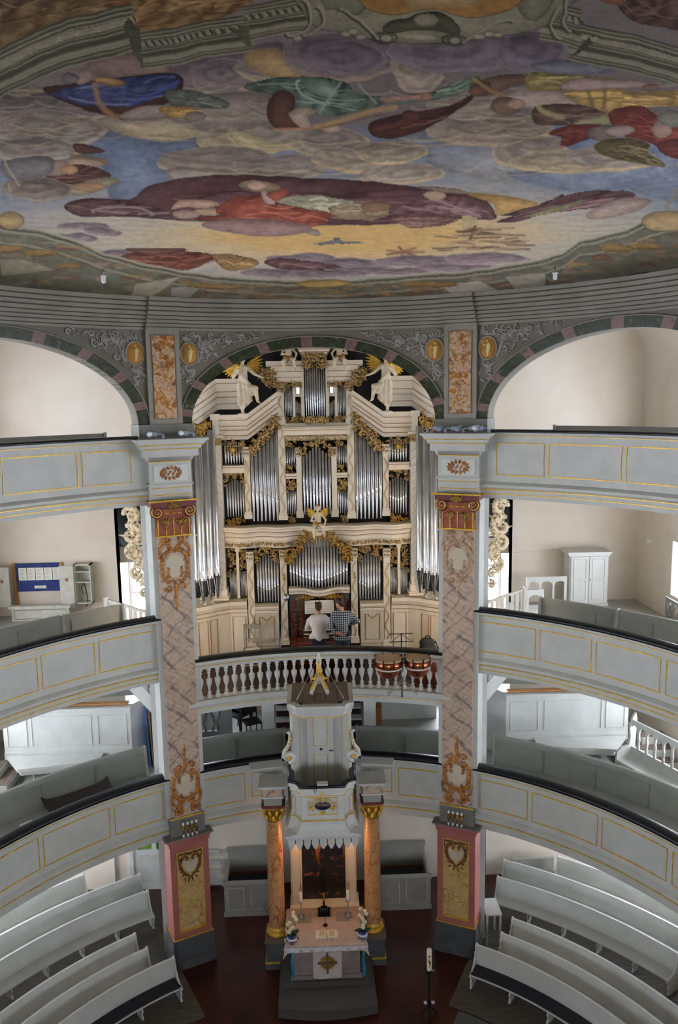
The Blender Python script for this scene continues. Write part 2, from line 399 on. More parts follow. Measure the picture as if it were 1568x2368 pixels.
for sg in(-1,1):
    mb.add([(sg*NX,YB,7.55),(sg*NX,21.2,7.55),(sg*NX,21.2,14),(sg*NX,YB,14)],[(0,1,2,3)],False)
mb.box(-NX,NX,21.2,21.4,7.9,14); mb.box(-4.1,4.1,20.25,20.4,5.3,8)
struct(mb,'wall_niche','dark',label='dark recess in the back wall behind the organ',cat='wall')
fw=[(-1.5,1.5)]  # added unseen glowing pane, frontal fill light for parapets, pillars and organ
mb=MB(); wall_with_holes(mb,-XS,XS,0,14,[(a,b,3.5,7.0) for a,b in fw],lambda u,z:(u,YN,z))
for (a,b),lb in zip(fw,('broad',)): window((a,YN-.3,3.5),X,b-a,3.5,Y_,'added %s fill-light pane in the wall behind the viewpoint'%lb,(1,1))
struct(mb,'wall_front','plaster',label='plastered wall behind the viewpoint',cat='wall')
for sg in(-1,1):
    window((sg*3.75 if sg>0 else -4.85,YB+1.2,5.6),X,1.1,1.95,-Y_,'tall bright window beside the carved organ wing on the %s'%('left' if sg<0 else 'right'),(2,4))
for sg in(-1,1): window((3.0 if sg>0 else -4.2,20.44,3.5),X,1.2,1.7,-Y_,'bright window at the rear of the lower gallery, %s side'%('left' if sg<0 else 'right'),(2,3))
# gallery slabs: ring inside, rectangle outside --------------------------------
def slab(mb,t0,t1,z0,z1,ri,n=40,ymax=YB):
    inn=[];out=[]
    for i in range(n+1):
        t=t0+(t1-t0)*i/n; s,c=math.sin(t),math.cos(t)
        k=[]
        if abs(s)>1e-6: k.append(XS/abs(s))
        if c>1e-6: k.append((ymax-RC)/c)
        if c<-1e-6: k.append((YN-RC)/c)
        R=min(k); inn.append((ri*s,RC+ri*c)); out.append((R*s,RC+R*c))
    v=[(x,y,z) for z in(z0,z1) for L in(inn,out) for x,y in L]; m=n+1; fs=[]
    for i in range(n):
        fs+=[(i,i+1,m+i+1,m+i),(2*m+i,3*m+i,3*m+i+1,2*m+i+1),(i,2*m+i,2*m+i+1,i+1)]
    mb.add(v,fs,False)
TP=rad(24.8)      # bearing of the two pillars
TE=rad(112)
names={'low':'lower','mid':'middle','top':'upper'}
for lv in('low','mid','top'):
    for sg in(-1,1):
        mb=MB(); slab(mb,sg*rad(25.5),sg*TE,FLZ[lv]-.16,FLZ[lv],6.7)
        mb2=MB(); 
        struct(mb,'floor_gallery',['greymid'],label='boarded floor of the %s gallery on the %s'%(names[lv],'left' if sg<0 else 'right'),cat='floor')
mb=MB(); slab(mb,-rad(25.5),rad(25.5),FLZ['low']-.16,FLZ['low'],6.7,20,20.5)
struct(mb,'floor_gallery','greymid',label='boarded floor of the lower gallery behind the pulpit',cat='floor')
mb=MB(); slab(mb,-rad(25.5),rad(25.5),5.34,5.5,6.62,20,20.3)
struct(mb,'floor_organ_loft','loftfloor',label='brown boarded floor of the organ loft',cat='floor')
for lv in('low','mid','top'): struct(MB().box(-XS,XS,YN,1.0 if lv=='top' else .6,FLZ[lv]-.16,FLZ[lv]),'floor_gallery','greymid',label='boarded floor of the %s gallery on the viewpoint side'%names[lv],cat='floor')
# parapets --------------------------------------------------------------------
PROF=[(6.60,0),(6.60,-.035),(6.63,-.06),(6.67,-.07),(6.67,-.93),(6.64,-.95),(6.60,-.985),(6.60,-1.03),(6.64,-1.065),(6.645,-1.16),(6.655,-1.165),(6.655,-1.25),(6.80,-1.25),(6.80,0)]
def gold_frame(t0,t1,z0,z1,r,parent,name='gold_bead',rad_=.015,mat='gold'):
    n=max(3,int(abs(t1-t0)/rad(2.2))); p=[]
    for i in range(n+1): p.append(pol(r,t0+(t1-t0)*i/n,z0))
    for i in range(n+1): p.append(pol(r,t1+(t0-t1)*i/n,z1))
    return part(MB().tube(p,rad_,4,closed=True,up=(0,0,1)),name,mat,parent)
def gold_line(t0,t1,z,r,parent,rad_=.012,mat='gold'):
    n=max(3,int(abs(t1-t0)/rad(2.2)))
    return part(MB().tube([pol(r,t0+(t1-t0)*i/n,z) for i in range(n+1)],rad_,4,up=(0,0,1)),'gold_line',mat,parent)
def rail_pad(parent,t0,t1,z,r0=6.57,r1=6.84,h=.1):
    n=max(4,int(abs(t1-t0)/rad(1.6))); pr=[]
    for k in range(8):
        a=PI*k/7; pr.append(((r0+r1)/2-math.cos(a)*(r1-r0)/2,z+.012+h*math.sin(a)**.8))
    mb=MB(); mb.arc(pr,t0,t1,n)
    for i in range(len(mb.sm)): mb.sm[i]=True
    part(mb,'padded_rail','leather',parent)
ZR={'low':4.07,'mid':7.36,'top':10.86}
panels={'low':[(28.6,37.0),(37.9,49.2),(50.0,61),(62,74),(75,88)],'mid':[(28.2,37.8),(38.6,47.2),(48,58.5),(59.5,72),(73,88)],'top':[(30.8,38.6),(39.4,51),(51.8,63),(64,76),(77,90)]}
for lv in('low','mid','top'):
    for sg in(-1,1):
        z=ZR[lv]; sd='left' if sg<0 else 'right'
        e=thing('gallery_parapet','pale grey %s gallery parapet with gilt panel lines, curving off to the %s'%(names[lv],sd),'parapet',tuple(pol(6.7,sg*rad(50),z-1.25)))
        mb=MB(); mb.arc([(r,z+q) for r,q in PROF],sg*rad(25.6),sg*TE,72)
        part(mb,'fascia','grey',e)
        for a,b in panels[lv]: gold_frame(sg*rad(a),sg*rad(b),z-.2,z-.8,6.668,e)
        gold_line(sg*rad(26),sg*rad(100),z-.062,6.628,e,.008)
        gold_line(sg*rad(26),sg*rad(100),z-1.075,6.637,e)
        if lv!='low': gold_line(sg*rad(26),sg*rad(100),z-1.16,6.645,e)
        rail_pad(e,sg*rad(26.3 if lv!='top' else 29.8),sg*TE,z,h=.1 if lv=='low' else (.09 if lv=='mid' else .05),r1=6.86 if lv=='low' else 6.80)
# middle part of the lower parapet, either side of the pulpit
for sg in(-1,1):
    z=ZR['low']; sd='left' if sg<0 else 'right'
    e=thing('gallery_parapet','short pale grey parapet of the lower gallery between pulpit and %s pillar'%sd,'parapet',tuple(pol(6.7,sg*rad(15),z-1.25)))
    mb=MB(); mb.arc([(r,z+q) for r,q in PROF],sg*rad(6.2),sg*rad(23.6),12); part(mb,'fascia','grey',e)
    gold_frame(sg*rad(14.0),sg*rad(21.6),z-.2,z-.8,6.668,e); gold_frame(sg*rad(8.6),sg*rad(12.7),z-.12,z-.75,6.668,e)
    gold_line(sg*rad(6.2),sg*rad(23.4),z-1.075,6.637,e)
    rail_pad(e,sg*rad(6.4),sg*rad(23.4),z,r1=6.86)
    mb=MB(); mb.arc([(6.36,z-.03),(6.36,z-.0),(6.62,z+.06),(6.62,z-.03)],sg*rad(7.2),sg*rad(13.2),4); mb.arc([(6.42,z-.12),(6.36,z-.03),(6.66,z-.03),(6.66,z-.12)],sg*rad(7.4),sg*rad(13.0),4); part(mb,'ledge','grey',e)
# organ loft balustrade -------------------------------------------------------
z=6.42
e=thing('balustrade','pale grey turned balustrade of the organ loft with black padded rail','balustrade',tuple(pol(6.6,0,5.4)))
mb=MB(); mb.arc([(6.52,z),(6.52,z-.05),(6.56,z-.08),(6.58,z-.17),(6.72,z-.17),(6.72,z)],-rad(23.6),rad(23.6),30); part(mb,'top_rail','grey',e)
mb=MB(); mb.arc([(6.52,z-.80),(6.50,z-.86),(6.50,z-.90),(6.56,z-.95),(6.56,z-1.08),(6.75,z-1.08),(6.75,z-.80)],-rad(23.6),rad(23.6),30); part(mb,'bottom_rail','grey',e)
gold_line(-rad(23.5),rad(23.5),z-.10,6.553,e,.007); gold_line(-rad(23.5),rad(23.5),z-.975,6.557,e,.007)
rail_pad(e,-rad(23.6),rad(23.6),z,6.54,6.80,.05)
mb=MB(); bp=[(.05,0),(.05,.06),(.035,.065),(.03,.09),(.045,.11),(.02,.14),(.024,.2),(.058,.30),(.062,.37),(.05,.385),(.026,.40),(.022,.47),(.04,.50),(.024,.52),(.046,.545),(.046,.6),(.0,.6)]
mb.lathe([(r,q*.63/.6) for r,q in bp],10); bme=mesh(mb,'baluster','white')
for i in range(31):
    t=rad(-22.6+45.2*i/30); o=bpy.data.objects.new('baluster',bme); COL.objects.link(o); o.parent=e; o.matrix_parent_inverse=WT[e.name].inverted(); o.location=pol(6.64,t,z-.80)
for sg in(-1,1):
    mb=MB(); mb.arc([(6.58,z-.8),(6.58,z-.17),(6.70,z-.17),(6.70,z-.8)],sg*rad(23.0),sg*rad(23.6),1); part(mb,'end_post','grey',e)
# ================================================================ the two pillars
def volute(mb,c,R,U,V,W,hand,rr): scroll(mb,c,R,PI/2,1.75,rr,U,V,W,hand,26)
def make_pillar(sg):
    sd='left' if sg<0 else 'right'
    o=pol(6.55,sg*TP); W=(Vector((0,RC,0))-o).normalized(); W.z=0; U=Vector((-W.y,W.x,0))  # U runs left to right as seen from the nave
    e=thing('pillar','tall painted pillar with pink pedestal and gilt capital, %s of the altar'%sd,'pillar',(o.x,o.y,0))
    def B(name,mat,hw,d0,d1,z0,z1,hw2=None,du=0):
        mb=MB(); mb.add([o+U*(u+du)+W*d+Z*z for z in(z0,z1) for d in(d0,d1) for u in(-hw if z==z0 or hw2 is None else -hw2,hw if z==z0 or hw2 is None else hw2)],[(0,2,3,1),(4,5,7,6),(0,1,5,4),(2,6,7,3),(0,4,6,2),(1,3,7,5)],False)
        return part(mb,name,mat,e)
    def frame(name,mat,hw,z0,z1,d,r,du=0):
        return part(MB().tube([o+U*(u+du)+W*d+Z*q for u,q in((-hw,z0),(hw,z0),(hw,z1),(-hw,z1))],r,4,closed=True,up=W),name,mat,e)
    # pedestal
    B('plinth','stonegrey',.43,-.42,.12,0,.66); B('plinth_foot','stonegrey',.45,-.44,.14,0,.22)
    B('pedestal','pink',.395,-.38,.08,.66,2.76)
    part(MB().tube([o+U*u+W*d+Z*.665 for u,d in((-.41,-.4),(-.41,.1),(.41,.1),(.41,-.4))],.02,4,closed=True),'gold_moulding','gold',e)
    frame('gold_bead','gold',.265,.83,2.55,.082,.014)
    B('marble_panel','marbleyellow',.26,.07,.085,.835,2.545)
    part(MB().tube([o+U*-.27+W*.10+Z*.825,o+U*.27+W*.10+Z*.825],.018,4),'gold_sill','gold',e)
    B('pedestal_cornice','pink',.42,-.40,.11,2.72,2.77); B('pedestal_cornice','pink',.42,-.4,.10,2.77,2.87,.49); 
    B('pedestal_top','greydark',.50,-.5,.17,2.87,2.895,.47)
    # heart-shaped rocaille painted on the marble
    mb=MB(); c=o+W*.09+Z*2.28
    for h in(-1,1):
        pts=[c+U*(h*x)+Z*y+W*.006 for x,y in((0,-.30),(.07,-.24),(.15,-.17),(.2,-.06),(.205,.06),(.16,.15),(.09,.17),(.045,.12),(.06,.07),(.09,.09))]
        mb.tube(pts,[.012,.03,.036,.034,.034,.034,.03,.024,.02,.012],5,flat=.35,up=W)
        pts=[c+U*(h*x)+Z*y+W*.004 for x,y in((0,.2),(.08,.23),(.17,.22),(.23,.24),(.24,.15))]; mb.tube(pts,[.03,.03,.025,.02,.01],5,flat=.35,up=W)
        for k in range(6): leaf(mb,c+U*(h*(.2-.02*k))+Z*(.1-.08*k),.07,.02,(0.3 if h>0 else PI-.3)-h*.25*k,U,Z,W,.4*h,.2)
        leaf(mb,c+U*(h*.02)+Z*-.27,.16,.02,-PI/2+h*.15,U,Z,W,.1*h,.2)
    part(mb,'rocaille_ornament','rocailledark',e)
    mb=MB(); mb.add([c+U*x+Z*y+W*.0 for x,y in((0,-.2),(.1,-.12),(.15,0),(.14,.09),(.06,.07),(0,.02),(-.06,.07),(-.14,.09),(-.15,0),(-.1,-.12))],[tuple(range(10))],False); part(mb,'rocaille_field','creamlow',e)
    # neck and shaft
    B('neck','greydark',.355,-.4,.05,2.89,3.27)
    part(MB().tube([o+U*-.36+W*.06+Z*3.28,o+U*.36+W*.06+Z*3.28],.02,5),'gold_moulding','gold',e)
    B('shaft','grey',.40,-.45,-.02,3.27,9.75); B('marble_shaft','marblepink',.305,-.03,.045,3.3,9.0)
    # painted rocaille cartouches on the shaft
    def cart(zc,h,mat,flip,hw):
        mb=MB(); c=o+W*.047+Z*zc
        for q in(-1,1):
            mb.tube([c+U*(q*hw*x)+Z*(h*y*flip)+W*.006 for x,y in((0,-.55),(.35,-.6),(.75,-.4),(.85,0),(.8,.35),(.45,.6),(.12,.5))],[.03,.04,.045,.04,.04,.035,.02],5,flat=.3,up=W)
            mb.tube([c+U*(q*hw*x)+Z*(h*y*flip)+W*.005 for x,y in((.1,-.6),(.5,-.9),(.95,-.7),(1,-.35),(.8,-.3))],[.04,.04,.035,.03,.015],5,flat=.3,up=W)
            for k in range(9):
                y=-1.15+.13*k; leaf(mb,c+U*(q*hw*.28)+Z*(h*(y if k<5 else .1*(k-4))*flip),.16 if k<5 else .09,.035,(rad(12+14*k) if q>0 else PI-rad(12+14*k)) if k<5 else (rad(10) if q>0 else PI-rad(10)),U,Z*1.0,W,.35*q,.15)
            scroll(mb,c+U*(q*hw*.55)+Z*(h*-1.02*flip),.1,0,1.2,.03,U,Z,W*.3,q); scroll(mb,c+U*(q*hw*.45)+Z*(h*.8*flip),.08,PI,1.1,.022,U,Z,W*.3,-q)
        mb.tube([c+Z*(h*y*flip)+U*(.02*math.sin(y*9))+W*.005 for y in(.55,.8,1.0,1.25,1.5,1.75)],[.03,.05,.035,.035,.02,.006],5,flat=.3,up=W)
        part(mb,'rocaille_cartouche',mat,e)
        mb=MB(); mb.add([c+W*.003+U*(hw*.6*math.cos(a))+Z*(h*.42*math.sin(a)) for a in[2*PI*k/20 for k in range(20)]],[tuple(range(20))],False); part(mb,'cartouche_field','creamlow',e)
    cart(8.42,.52,'rocaille' if sg<0 else 'rocaillepale',-1,.3); cart(3.95,.5,'rocaille',1,.3)
    # capital
    B('capital_body','terracotta',.33,-.08,.10,9.02,9.48); B('capital_back','greydark',.36,-.1,.085,9.2,9.62)
    B('abacus','wine',.42,-.2,.17,9.58,9.69,.44)
    for zz,hw,dd in((9.02,.36,.11),(9.70,.47,.19)): part(MB().tube([o+U*-hw+W*dd+Z*zz,o+U*hw+W*dd+Z*zz],.019,5),'gold_moulding','gold',e)
    for h in(-1,1):
        mb=MB(); c=o+U*(h*.31)+W*.14+Z*9.49; mb.lathe([(0,0),(.115,0),(.125,.02),(.125,.1),(0,.1)],18); T=Matrix((U.to_tuple()+(0,),Z.to_tuple()+(0,),W.to_tuple()+(0,),(0,0,0,1))).transposed(); mb.v=[tuple(T@Vector(v)+c-W*.1) for v in mb.v]
        mb.tube([c-U*(h*x)+Z*y-W*.03 for x,y in((0,.115),(.1,.12),(.2,.09),(.26,.05))],[.03,.04,.03,.015],6)
        vo=part(mb,'volute','wine',e); mb=MB(); volute(mb,c+W*.004,.115,U,Z,W,-h,.011); part(mb,'gold_spiral','gold',vo)
        mb=MB(); c=o+U*(h*.145)+W*.11+Z*9.22
        for k in range(5): leaf(mb,c,.16,.03,rad(90+(k-2)*22),U,Z,W,0,.5)
        mb.ball(c-Z*.04,(.025,.025,.05),6,4); part(mb,'bell_flower','carvegold',e)
        part(MB().tube([o+U*(h*.30)+W*.11+Z*9.04,o+U*(h*.30)+W*.11+Z*9.34],.012,4),'gold_flute','gold',e)
        part(MB().tube([o+U*(h*.145)+W*.11+Z*9.04,o+U*(h*.145)+W*.11+Z*9.15],.012,4),'gold_flute','gold',e)
    part(MB().tube([o+W*.11+Z*9.04,o+W*.11+Z*9.36],.012,4),'gold_flute','gold',e)
    for k in range(3): part(MB().tube([o+U*((k-1)*.12-.035)+W*.13+Z*9.46,o+U*((k-1)*.12+.035)+W*.13+Z*9.46],.01,4),'gold_dash','gold',e)
    B('cushion_band','terracotta',.2,.05,.12,9.42,9.54)
    mb=MB(); c=o+W*.18+Z*9.57
    for k in range(7): leaf(mb,c,.14,.03,rad(90+(k-3)*24),U,Z,W,0,.6)
    mb.ball(c+W*.02,.035,6,4); part(mb,'acanthus_boss','carvegold',e)
    # entablature block, ledge
    B('entablature_block','grey',.40,-.45,.06,9.71,10.52); B('entablature_moulding','grey',.42,-.45,.08,9.98,10.01,.44); 
    B('entablature_plate','white',.32,.05,.075,10.06,10.36)
    for a,b,c_,h0,h1 in((10.42,10.52,.06,.41,.48),(10.52,10.66,.16,.53,.53),(10.66,10.74,.2,.56,.60),(10.74,10.82,.28,.60,.67),(10.82,10.86,.35,.68,.68)):
        B('cornice_step','grey',h0,-.5,c_,a,b,h1)
    for zz,hw,dd in((10.43,.41,.075),(10.665,.55,.21),(10.745,.6,.29),(9.8,.36,.065),(9.93,.37,.065)): part(MB().tube([o+U*-hw+W*dd+Z*zz,o+U*hw+W*dd+Z*zz],.01,4),'gold_line','gold',e)
    mb=MB(); c=o+W*.08+Z*10.21
    for k in range(14):
        a=2*PI*k/14; scroll(mb,c+U*(.17*math.cos(a))+Z*(.095*math.sin(a)),.035,a,1.0,.013,U,Z,W*.4,1,8); leaf(mb,c+U*(.17*math.cos(a))+Z*(.095*math.sin(a)),.06,.014,a+sg*-.5,U,Z,W,.5,.2)
    for k in range(9): scroll(mb,c+U*(.028*(k-4))+Z*(.03*math.sin(k*2.1)),.025,k,1.1,.008,U,Z,W*.4,1 if k%2 else -1,8)
    part(mb,'painted_cartouche','rocaille',e)
    # sconce with four double bulbs on the neck
    s=thing('wall_sconce','brass sconce with four double-ended white bulbs on the %s pillar'%sd,'sconce',tuple(o+W*.05+Z*3.08)); c=o+W*.06+Z*3.08
    mb=MB(); mb.tube([c+U*-.16,c+U*.16],.012,6); mb.tube([c+U*-.16+W*.10,c+U*.18+W*.10],.012,6); mb.tube([c-W*.02,c+W*.1],.02,6); part(mb,'bracket','brass',s)
    for k in range(4):
        q=c+U*(-.13+.09*k)+W*.13; part(MB().tube([q-Z*.09,q+Z*.09],.017,6),'bulb_holder','brass',s)
        for h in(-1,1): part(MB().ball(q+Z*(h*.125),(.024,.024,.036),8,5),'bulb','bulb',s)
    return o,U,W
PIL={sg:make_pillar(sg) for sg in(-1,1)}
# spotlights on the ledges
def spot(c,ang,label):
    s=thing('spotlight',label,'spotlight',tuple(c),ang,'spotlights on the pillar ledges')
    mb=MB(); mb.box(-.015,.1,-.012,.012,.075,.1); mb.box(.09,.14,-.02,.02,0,.08); lpart(mb,'bracket_arm','lampgrey',s)
    mb=MB(); mb.box(-.1,0,-.03,.03,.05,.125); lpart(mb,'housing','lampgrey',s)
    mb=MB(); mb.tube([(-.14,-.07,.10),(-.13,0,.085),(-.12,.07,.07)],[.055,.058,.045],12); lpart(mb,'lamp_head','lampgrey',s)
    mb=MB(); mb.tube([(-.1405,-.0725,.1003),(-.141,-.076,.101)],.045,12); lpart(mb,'lens','bulb',s)
for sg,lst in((-1,((-.27,0,'grey spotlight on the ledge of the left pillar, the one nearer the side gallery'),(.31,0,'grey spotlight on the ledge of the left pillar, the one nearer the organ'))),(1,((-.44,PI,'grey spotlight on the right pillar ledge, the one nearest the organ'),(-.09,PI,'grey spotlight on the right pillar ledge, second from the organ'),(.25,PI,'grey spotlight on the right pillar ledge, third from the organ'),(.5,0,'grey spotlight on the right pillar ledge, farthest from the organ')))):
    o,U,W=PIL[sg]
    for u,a,lb in lst: spot(o+U*u+W*.24+Z*10.865,math.atan2(U.y,U.x)+a,lb)
# ================================================================ arcade above the galleries
ZSP=11.12
ARCH=[(0,rad(20.6),1.42),(rad(51),rad(21.6),1.50),(-rad(51),rad(21.6),1.50),(rad(98),rad(21.6),1.5),(-rad(98),rad(21.6),1.5)]
def zopen(t):
    for c,wd,h in ARCH:
        if abs(t-c)<wd: return ZSP+h*math.sqrt(max(0,1-((t-c)/wd)**2))
    return ZSP
mb=MB(); ts=sorted({round(t,5) for c,wd,h in ARCH for t in[c+wd*math.cos(PI*k/48) for k in range(49)]}|{rad(-112),rad(112)}|{s*rad(q) for s in(-1,1) for q in(22.4,25,27.4)})
ts=[t for t in ts if abs(t)<=rad(112.1)]
ZW=12.9; rows_i=[];rows_o=[]
v=[];f=[]
for t in ts:
    zo=zopen(t); v+=[pol(6.62,t,zo),pol(6.62,t,ZW),pol(6.98,t,zo),pol(6.98,t,ZW)]
for i in range(len(ts)-1):
    a=i*4;b=a+4; f+=[(a,b,b+1,a+1),(a+2,a+3,b+3,b+2),(a,a+2,b+2,b)]
mb.add(v,f,False)
ARC=struct(mb,'wall_arcade','stucco',label='grey painted arcade wall below the ceiling cornice',cat='wall')
for ai,(c,wd,h) in enumerate(ARCH[:3]):
    n=36; dw,dh=rad(1.9),.2
    for i in range(n):
        m=MB(); sub=4; a0=PI*i/n;a1=PI*(i+1)/n; inn=[];out=[]
        for k in range(sub+1):
            a=a0+(a1-a0)*k/sub
            inn.append((c+wd*math.cos(a),ZSP+h*math.sin(a))); out.append((c+(wd+dw)*math.cos(a),ZSP+(h+dh)*math.sin(a)))
        vv=[pol(r,t,zz) for r in(6.59,6.99) for L in(inn,out) for t,zz in L]; s1=sub+1; ff=[]
        for k in range(sub): ff+=[(k,k+1,s1+k+1,s1+k),(k,2*s1+k,2*s1+k+1,k+1),(s1+k,s1+k+1,3*s1+k+1,3*s1+k)]
        ff+=[(0,s1,3*s1,2*s1),(sub,2*s1+sub,3*s1+sub,s1+sub)]
        m.add(vv,ff,False); part(m,'voussoir','marblerose' if i%4==2 else 'marblegreen',ARC)
    part(MB().tube([pol(6.585,c+(wd+dw)*math.cos(PI*k/40),ZSP+(h+dh)*math.sin(PI*k/40)) for k in range(41)],.012,4),'arch_moulding','stuccolight',ARC)
for sg in(-1,1):
    mb=MB(); mb.arc([(6.52,10.86),(6.52,ZSP),(7.0,ZSP),(7.0,10.86)],sg*rad(20.4),sg*rad(29.6),8); part(mb,'pier_base','greydark',ARC)
    mb=MB(); mb.arc([(6.55,ZSP),(6.55,12.86),(6.7,12.86),(6.7,ZSP)],sg*rad(22.2),sg*rad(27.6),4); part(mb,'pilaster','stuccolight',ARC)
    mb=MB(); mb.arc([(6.54,ZSP+.11),(6.54,12.74),(6.6,12.74),(6.6,ZSP+.11)],sg*rad(23.1),sg*rad(26.7),4); part(mb,'marble_panel','marblefire',ARC)
    gold_frame(sg*rad(23.0),sg*rad(26.8),ZSP+.1,12.75,6.545,ARC,'panel_frame',.012,'stucco')
    for tc,hh in((20.55,1),(29.3,-1)):       # medallions and painted stucco in the spandrels
        c=pol(6.615,sg*rad(tc),12.42); W=(Vector((0,RC,12.42))-c).normalized(); U=Vector((-W.y,W.x,0)); q=hh*sg*-1   # q: towards the arch crown
        m=MB(); m.lathe([(0,.012),(.165,.012),(.17,0)],24); T=Matrix((U.to_tuple()+(0,),(Z*1.25).to_tuple()+(0,),W.to_tuple()+(0,),(0,0,0,1))).transposed(); m.v=[tuple(T@Vector(vv)+c) for vv in m.v]
        md=part(m,'medallion','amber',ARC)
        m=MB(); m.tube([c+U*(.17*math.cos(a))+Z*(.21*math.sin(a))+W*.008 for a in[2*PI*k/24 for k in range(24)]],.02,5,closed=True); part(m,'medallion_rim','stuccolight',md)
        m=MB(); m.tube([c+W*.018+U*(.01*k%2)+Z*y for k,y in enumerate((-.15,-.05,.05,.1))],[.02,.04,.045,.02],6,flat=.4,up=W); m.ball(c+W*.018+Z*.13,.022,6,4); m.tube([c+W*.018+Z*.07-U*.09,c+W*.02+Z*.03,c+W*.018+Z*.05+U*.08],.012,5,flat=.4,up=W); part(m,'painted_figure','figure',md)
        m=MB()
        for k in range(5): scroll(m,c+U*(q*(-.02+.03*k))+Z*(-.27-.12*k),.07-.006*k,PI/2+k,1.2,.022,U,Z,W*.5,(-1)**k); leaf(m,c+Z*(-.26-.12*k)+U*(q*.02*k),.12,.03,-PI/2+.5*(-1)**k,U,Z,W,.3,.2)
        for k in range(9): leaf(m,c+U*(q*(.2+.05*k))+Z*(.14+.012*k),.18,.035,(0.2+.09*k if q>0 else PI-.2-.09*k),U,Z,W,.5*q,.2); scroll(m,c+U*(q*(.22+.055*k))+Z*(.2+.004*k),.05,k,1.1,.016,U,Z,W*.5,(-1)**k)
        for k in range(5): leaf(m,c+U*(q*(-.12+.04*k))+Z*(.23),.12,.03,rad(40+22*k),U,Z,W,.3,.2)
        m.tube([c+U*(q*x)+Z*y for x,y in((.16,-.16),(.22,-.06),(.25,.06),(.3,.14))],[.03,.035,.03,.02],5,flat=.4,up=W)
        part(m,'painted_stucco','stuccopale',ARC)
rnd=random.Random(9)
for ai,(c,wd,h) in enumerate(ARCH[:3]):
    for sd in(-1,1):
        m=MB(); k=0; lim=(rad(24.9)-c if ai==0 else 0)
        for _ in range(900):
            u=rnd.uniform(.25,1.12); t=c+sd*u*wd; z=rnd.uniform(11.3,12.8)
            if abs(abs(t)-rad(24.9))<rad(3.1) or abs(t)>rad(75): continue
            if (ai==0 and abs(t)>rad(22)) or (ai>0 and abs(t)<rad(27.8)): continue
            q=1-((t-c)/(wd+rad(3.2)))**2
            if z<ZSP+(h+.33)*math.sqrt(max(0,q)): continue
            mt=rad(20.55) if ai==0 else rad(29.3)
            if ((abs(t)-mt)*6.6/.24)**2+((z-12.42)/.3)**2<1: continue
            p=pol(6.612,t,z); W=(Vector((0,RC,z))-p).normalized(); U=Vector((-W.y,W.x,0)); s_=rnd.uniform(.035,.075); a=rnd.uniform(0,6.28)
            if rnd.random()<.45: scroll(m,p,s_,a,1.15,s_*.26,U,Z,W*.4,rnd.choice((-1,1)),9)
            else: leaf(m,p,s_*2,s_*.42,a,U,Z,W,rnd.choice((-.4,.4)),.2)
            k+=1
            if k>70: break
        if k: part(m,'painted_foliage','stuccopale',ARC,kind='stuff')
# cornice under the ceiling
CP=[(6.66,12.84)]
for i_,(r_,z0_,z1_) in enumerate(((6.58,12.84,12.885),(6.55,12.9,12.95),(6.50,12.965,13.015),(6.45,13.03,13.08),(6.40,13.095,13.155),(6.345,13.175,13.23),(6.30,13.25,13.31),(6.26,13.33,13.395))): CP+=[(r_,z0_),(r_,z1_),(r_+.05,z1_+.002),(r_+.05,z1_+.012)] if i_<7 else [(r_,z0_),(r_,z1_)]
CP+=[(6.66,13.395)]
mb=MB(); mb.arc(CP,-TE,TE,96); TR=struct(mb,'trim_1','stuccolight',label='dark grey moulded cornice below the painted ceiling',cat='cornice')
for sg in(-1,1):
    mb=MB(); mb.arc([(r-.06,z) for r,z in CP],sg*rad(22.2),sg*rad(27.6),5); part(mb,'cornice_break','stuccolight',TR)
# ================================================================ the organ
OX=.045
ORG=thing('pipe_organ','large baroque pipe organ with cream case, gilt carving and tin pipes','organ',(OX,17.6,5.5))
def A(zx,zy,Y=17.6): p=at(430+zx/2.5705,780+zy/2.5705,Y); return p.x-OX,p.z
def Bz(zx,zy,Y=17.6): p=at(430+zx/2.5705,1180+zy/2.5705,Y); return p.x-OX,p.z
def opart(mb,name,mat): return part(mb,name,mat,ORG)
def mir(f):
    for s in(-1,1): f(s)
def pipe(x,y,zb,zm,zt,r,name='pipe',tip=.3):
    mb=MB(); n_=10 if r<.06 else 14
    if name=='bass_pipe': mb.mi=2
    mb.lathe([(r*tip,zb),(r*.97,zm-.01),(r,zm)],n_,(x,y,0)); mb.mi=0; mb.lathe([(r,zm),(r,zt),(r*.82,zt),(r*.8,zt-.05)],n_,(x,y,0))
    mb.smooth=False; w_=r*.62; d=y-r*1.01
    mb.mi=1; mb.add([(x-w_,d+r*.14,zm),(x+w_,d+r*.14,zm),(x+w_,d+r*.1,zm+r*.7),(x-w_,d+r*.1,zm+r*.7)],[(0,1,2,3)],False)
    mb.mi=0; mb.add([(x-w_,d,zm+r*.65),(x+w_,d,zm+r*.65),(x+w_*.9,d+r*.06,zm+r*2.3),(x,d-r*.02,zm+r*2.7),(x-w_*.9,d+r*.06,zm+r*2.3)],[(0,1,2,3,4)],False)
    return opart(mb,name,['tin','dark','tindark'])
def field(xa,xb,n,zb,zm,zt,y=17.62,arr=None,bow=0.):
    # zb, zm, zt: feet, mouth and top heights as functions of k in -1..1
    d=(xb-xa)/n
    for i in range(n):
        x=xa+d*(i+.5); k=(2*(i+.5)/n-1)
        pipe(OX+x,y-bow*(1-k*k),zb(k) if callable(zb) else zb,zm(k),zt(k),abs(d)*.415)
def rake(mb,pts,prof,Yf=17.6):
    # entablature along pts (x,z[,y]); profile of (outwards, upwards)
    rows=[]
    for p in pts:
        y=p[2] if len(p)>2 else Yf; rows.append([(OX+p[0],y-d,p[1]+h) for d,h in prof])
    mb.surf(rows,True,False); m=len(prof); o=len(mb.v)-m*len(pts); k=len(mb.v)-m
    mb.f+=[tuple(range(o,o+m)),tuple(range(k,k+m))]; mb.m+=[mb.mi]*2; mb.sm+=[False]*2
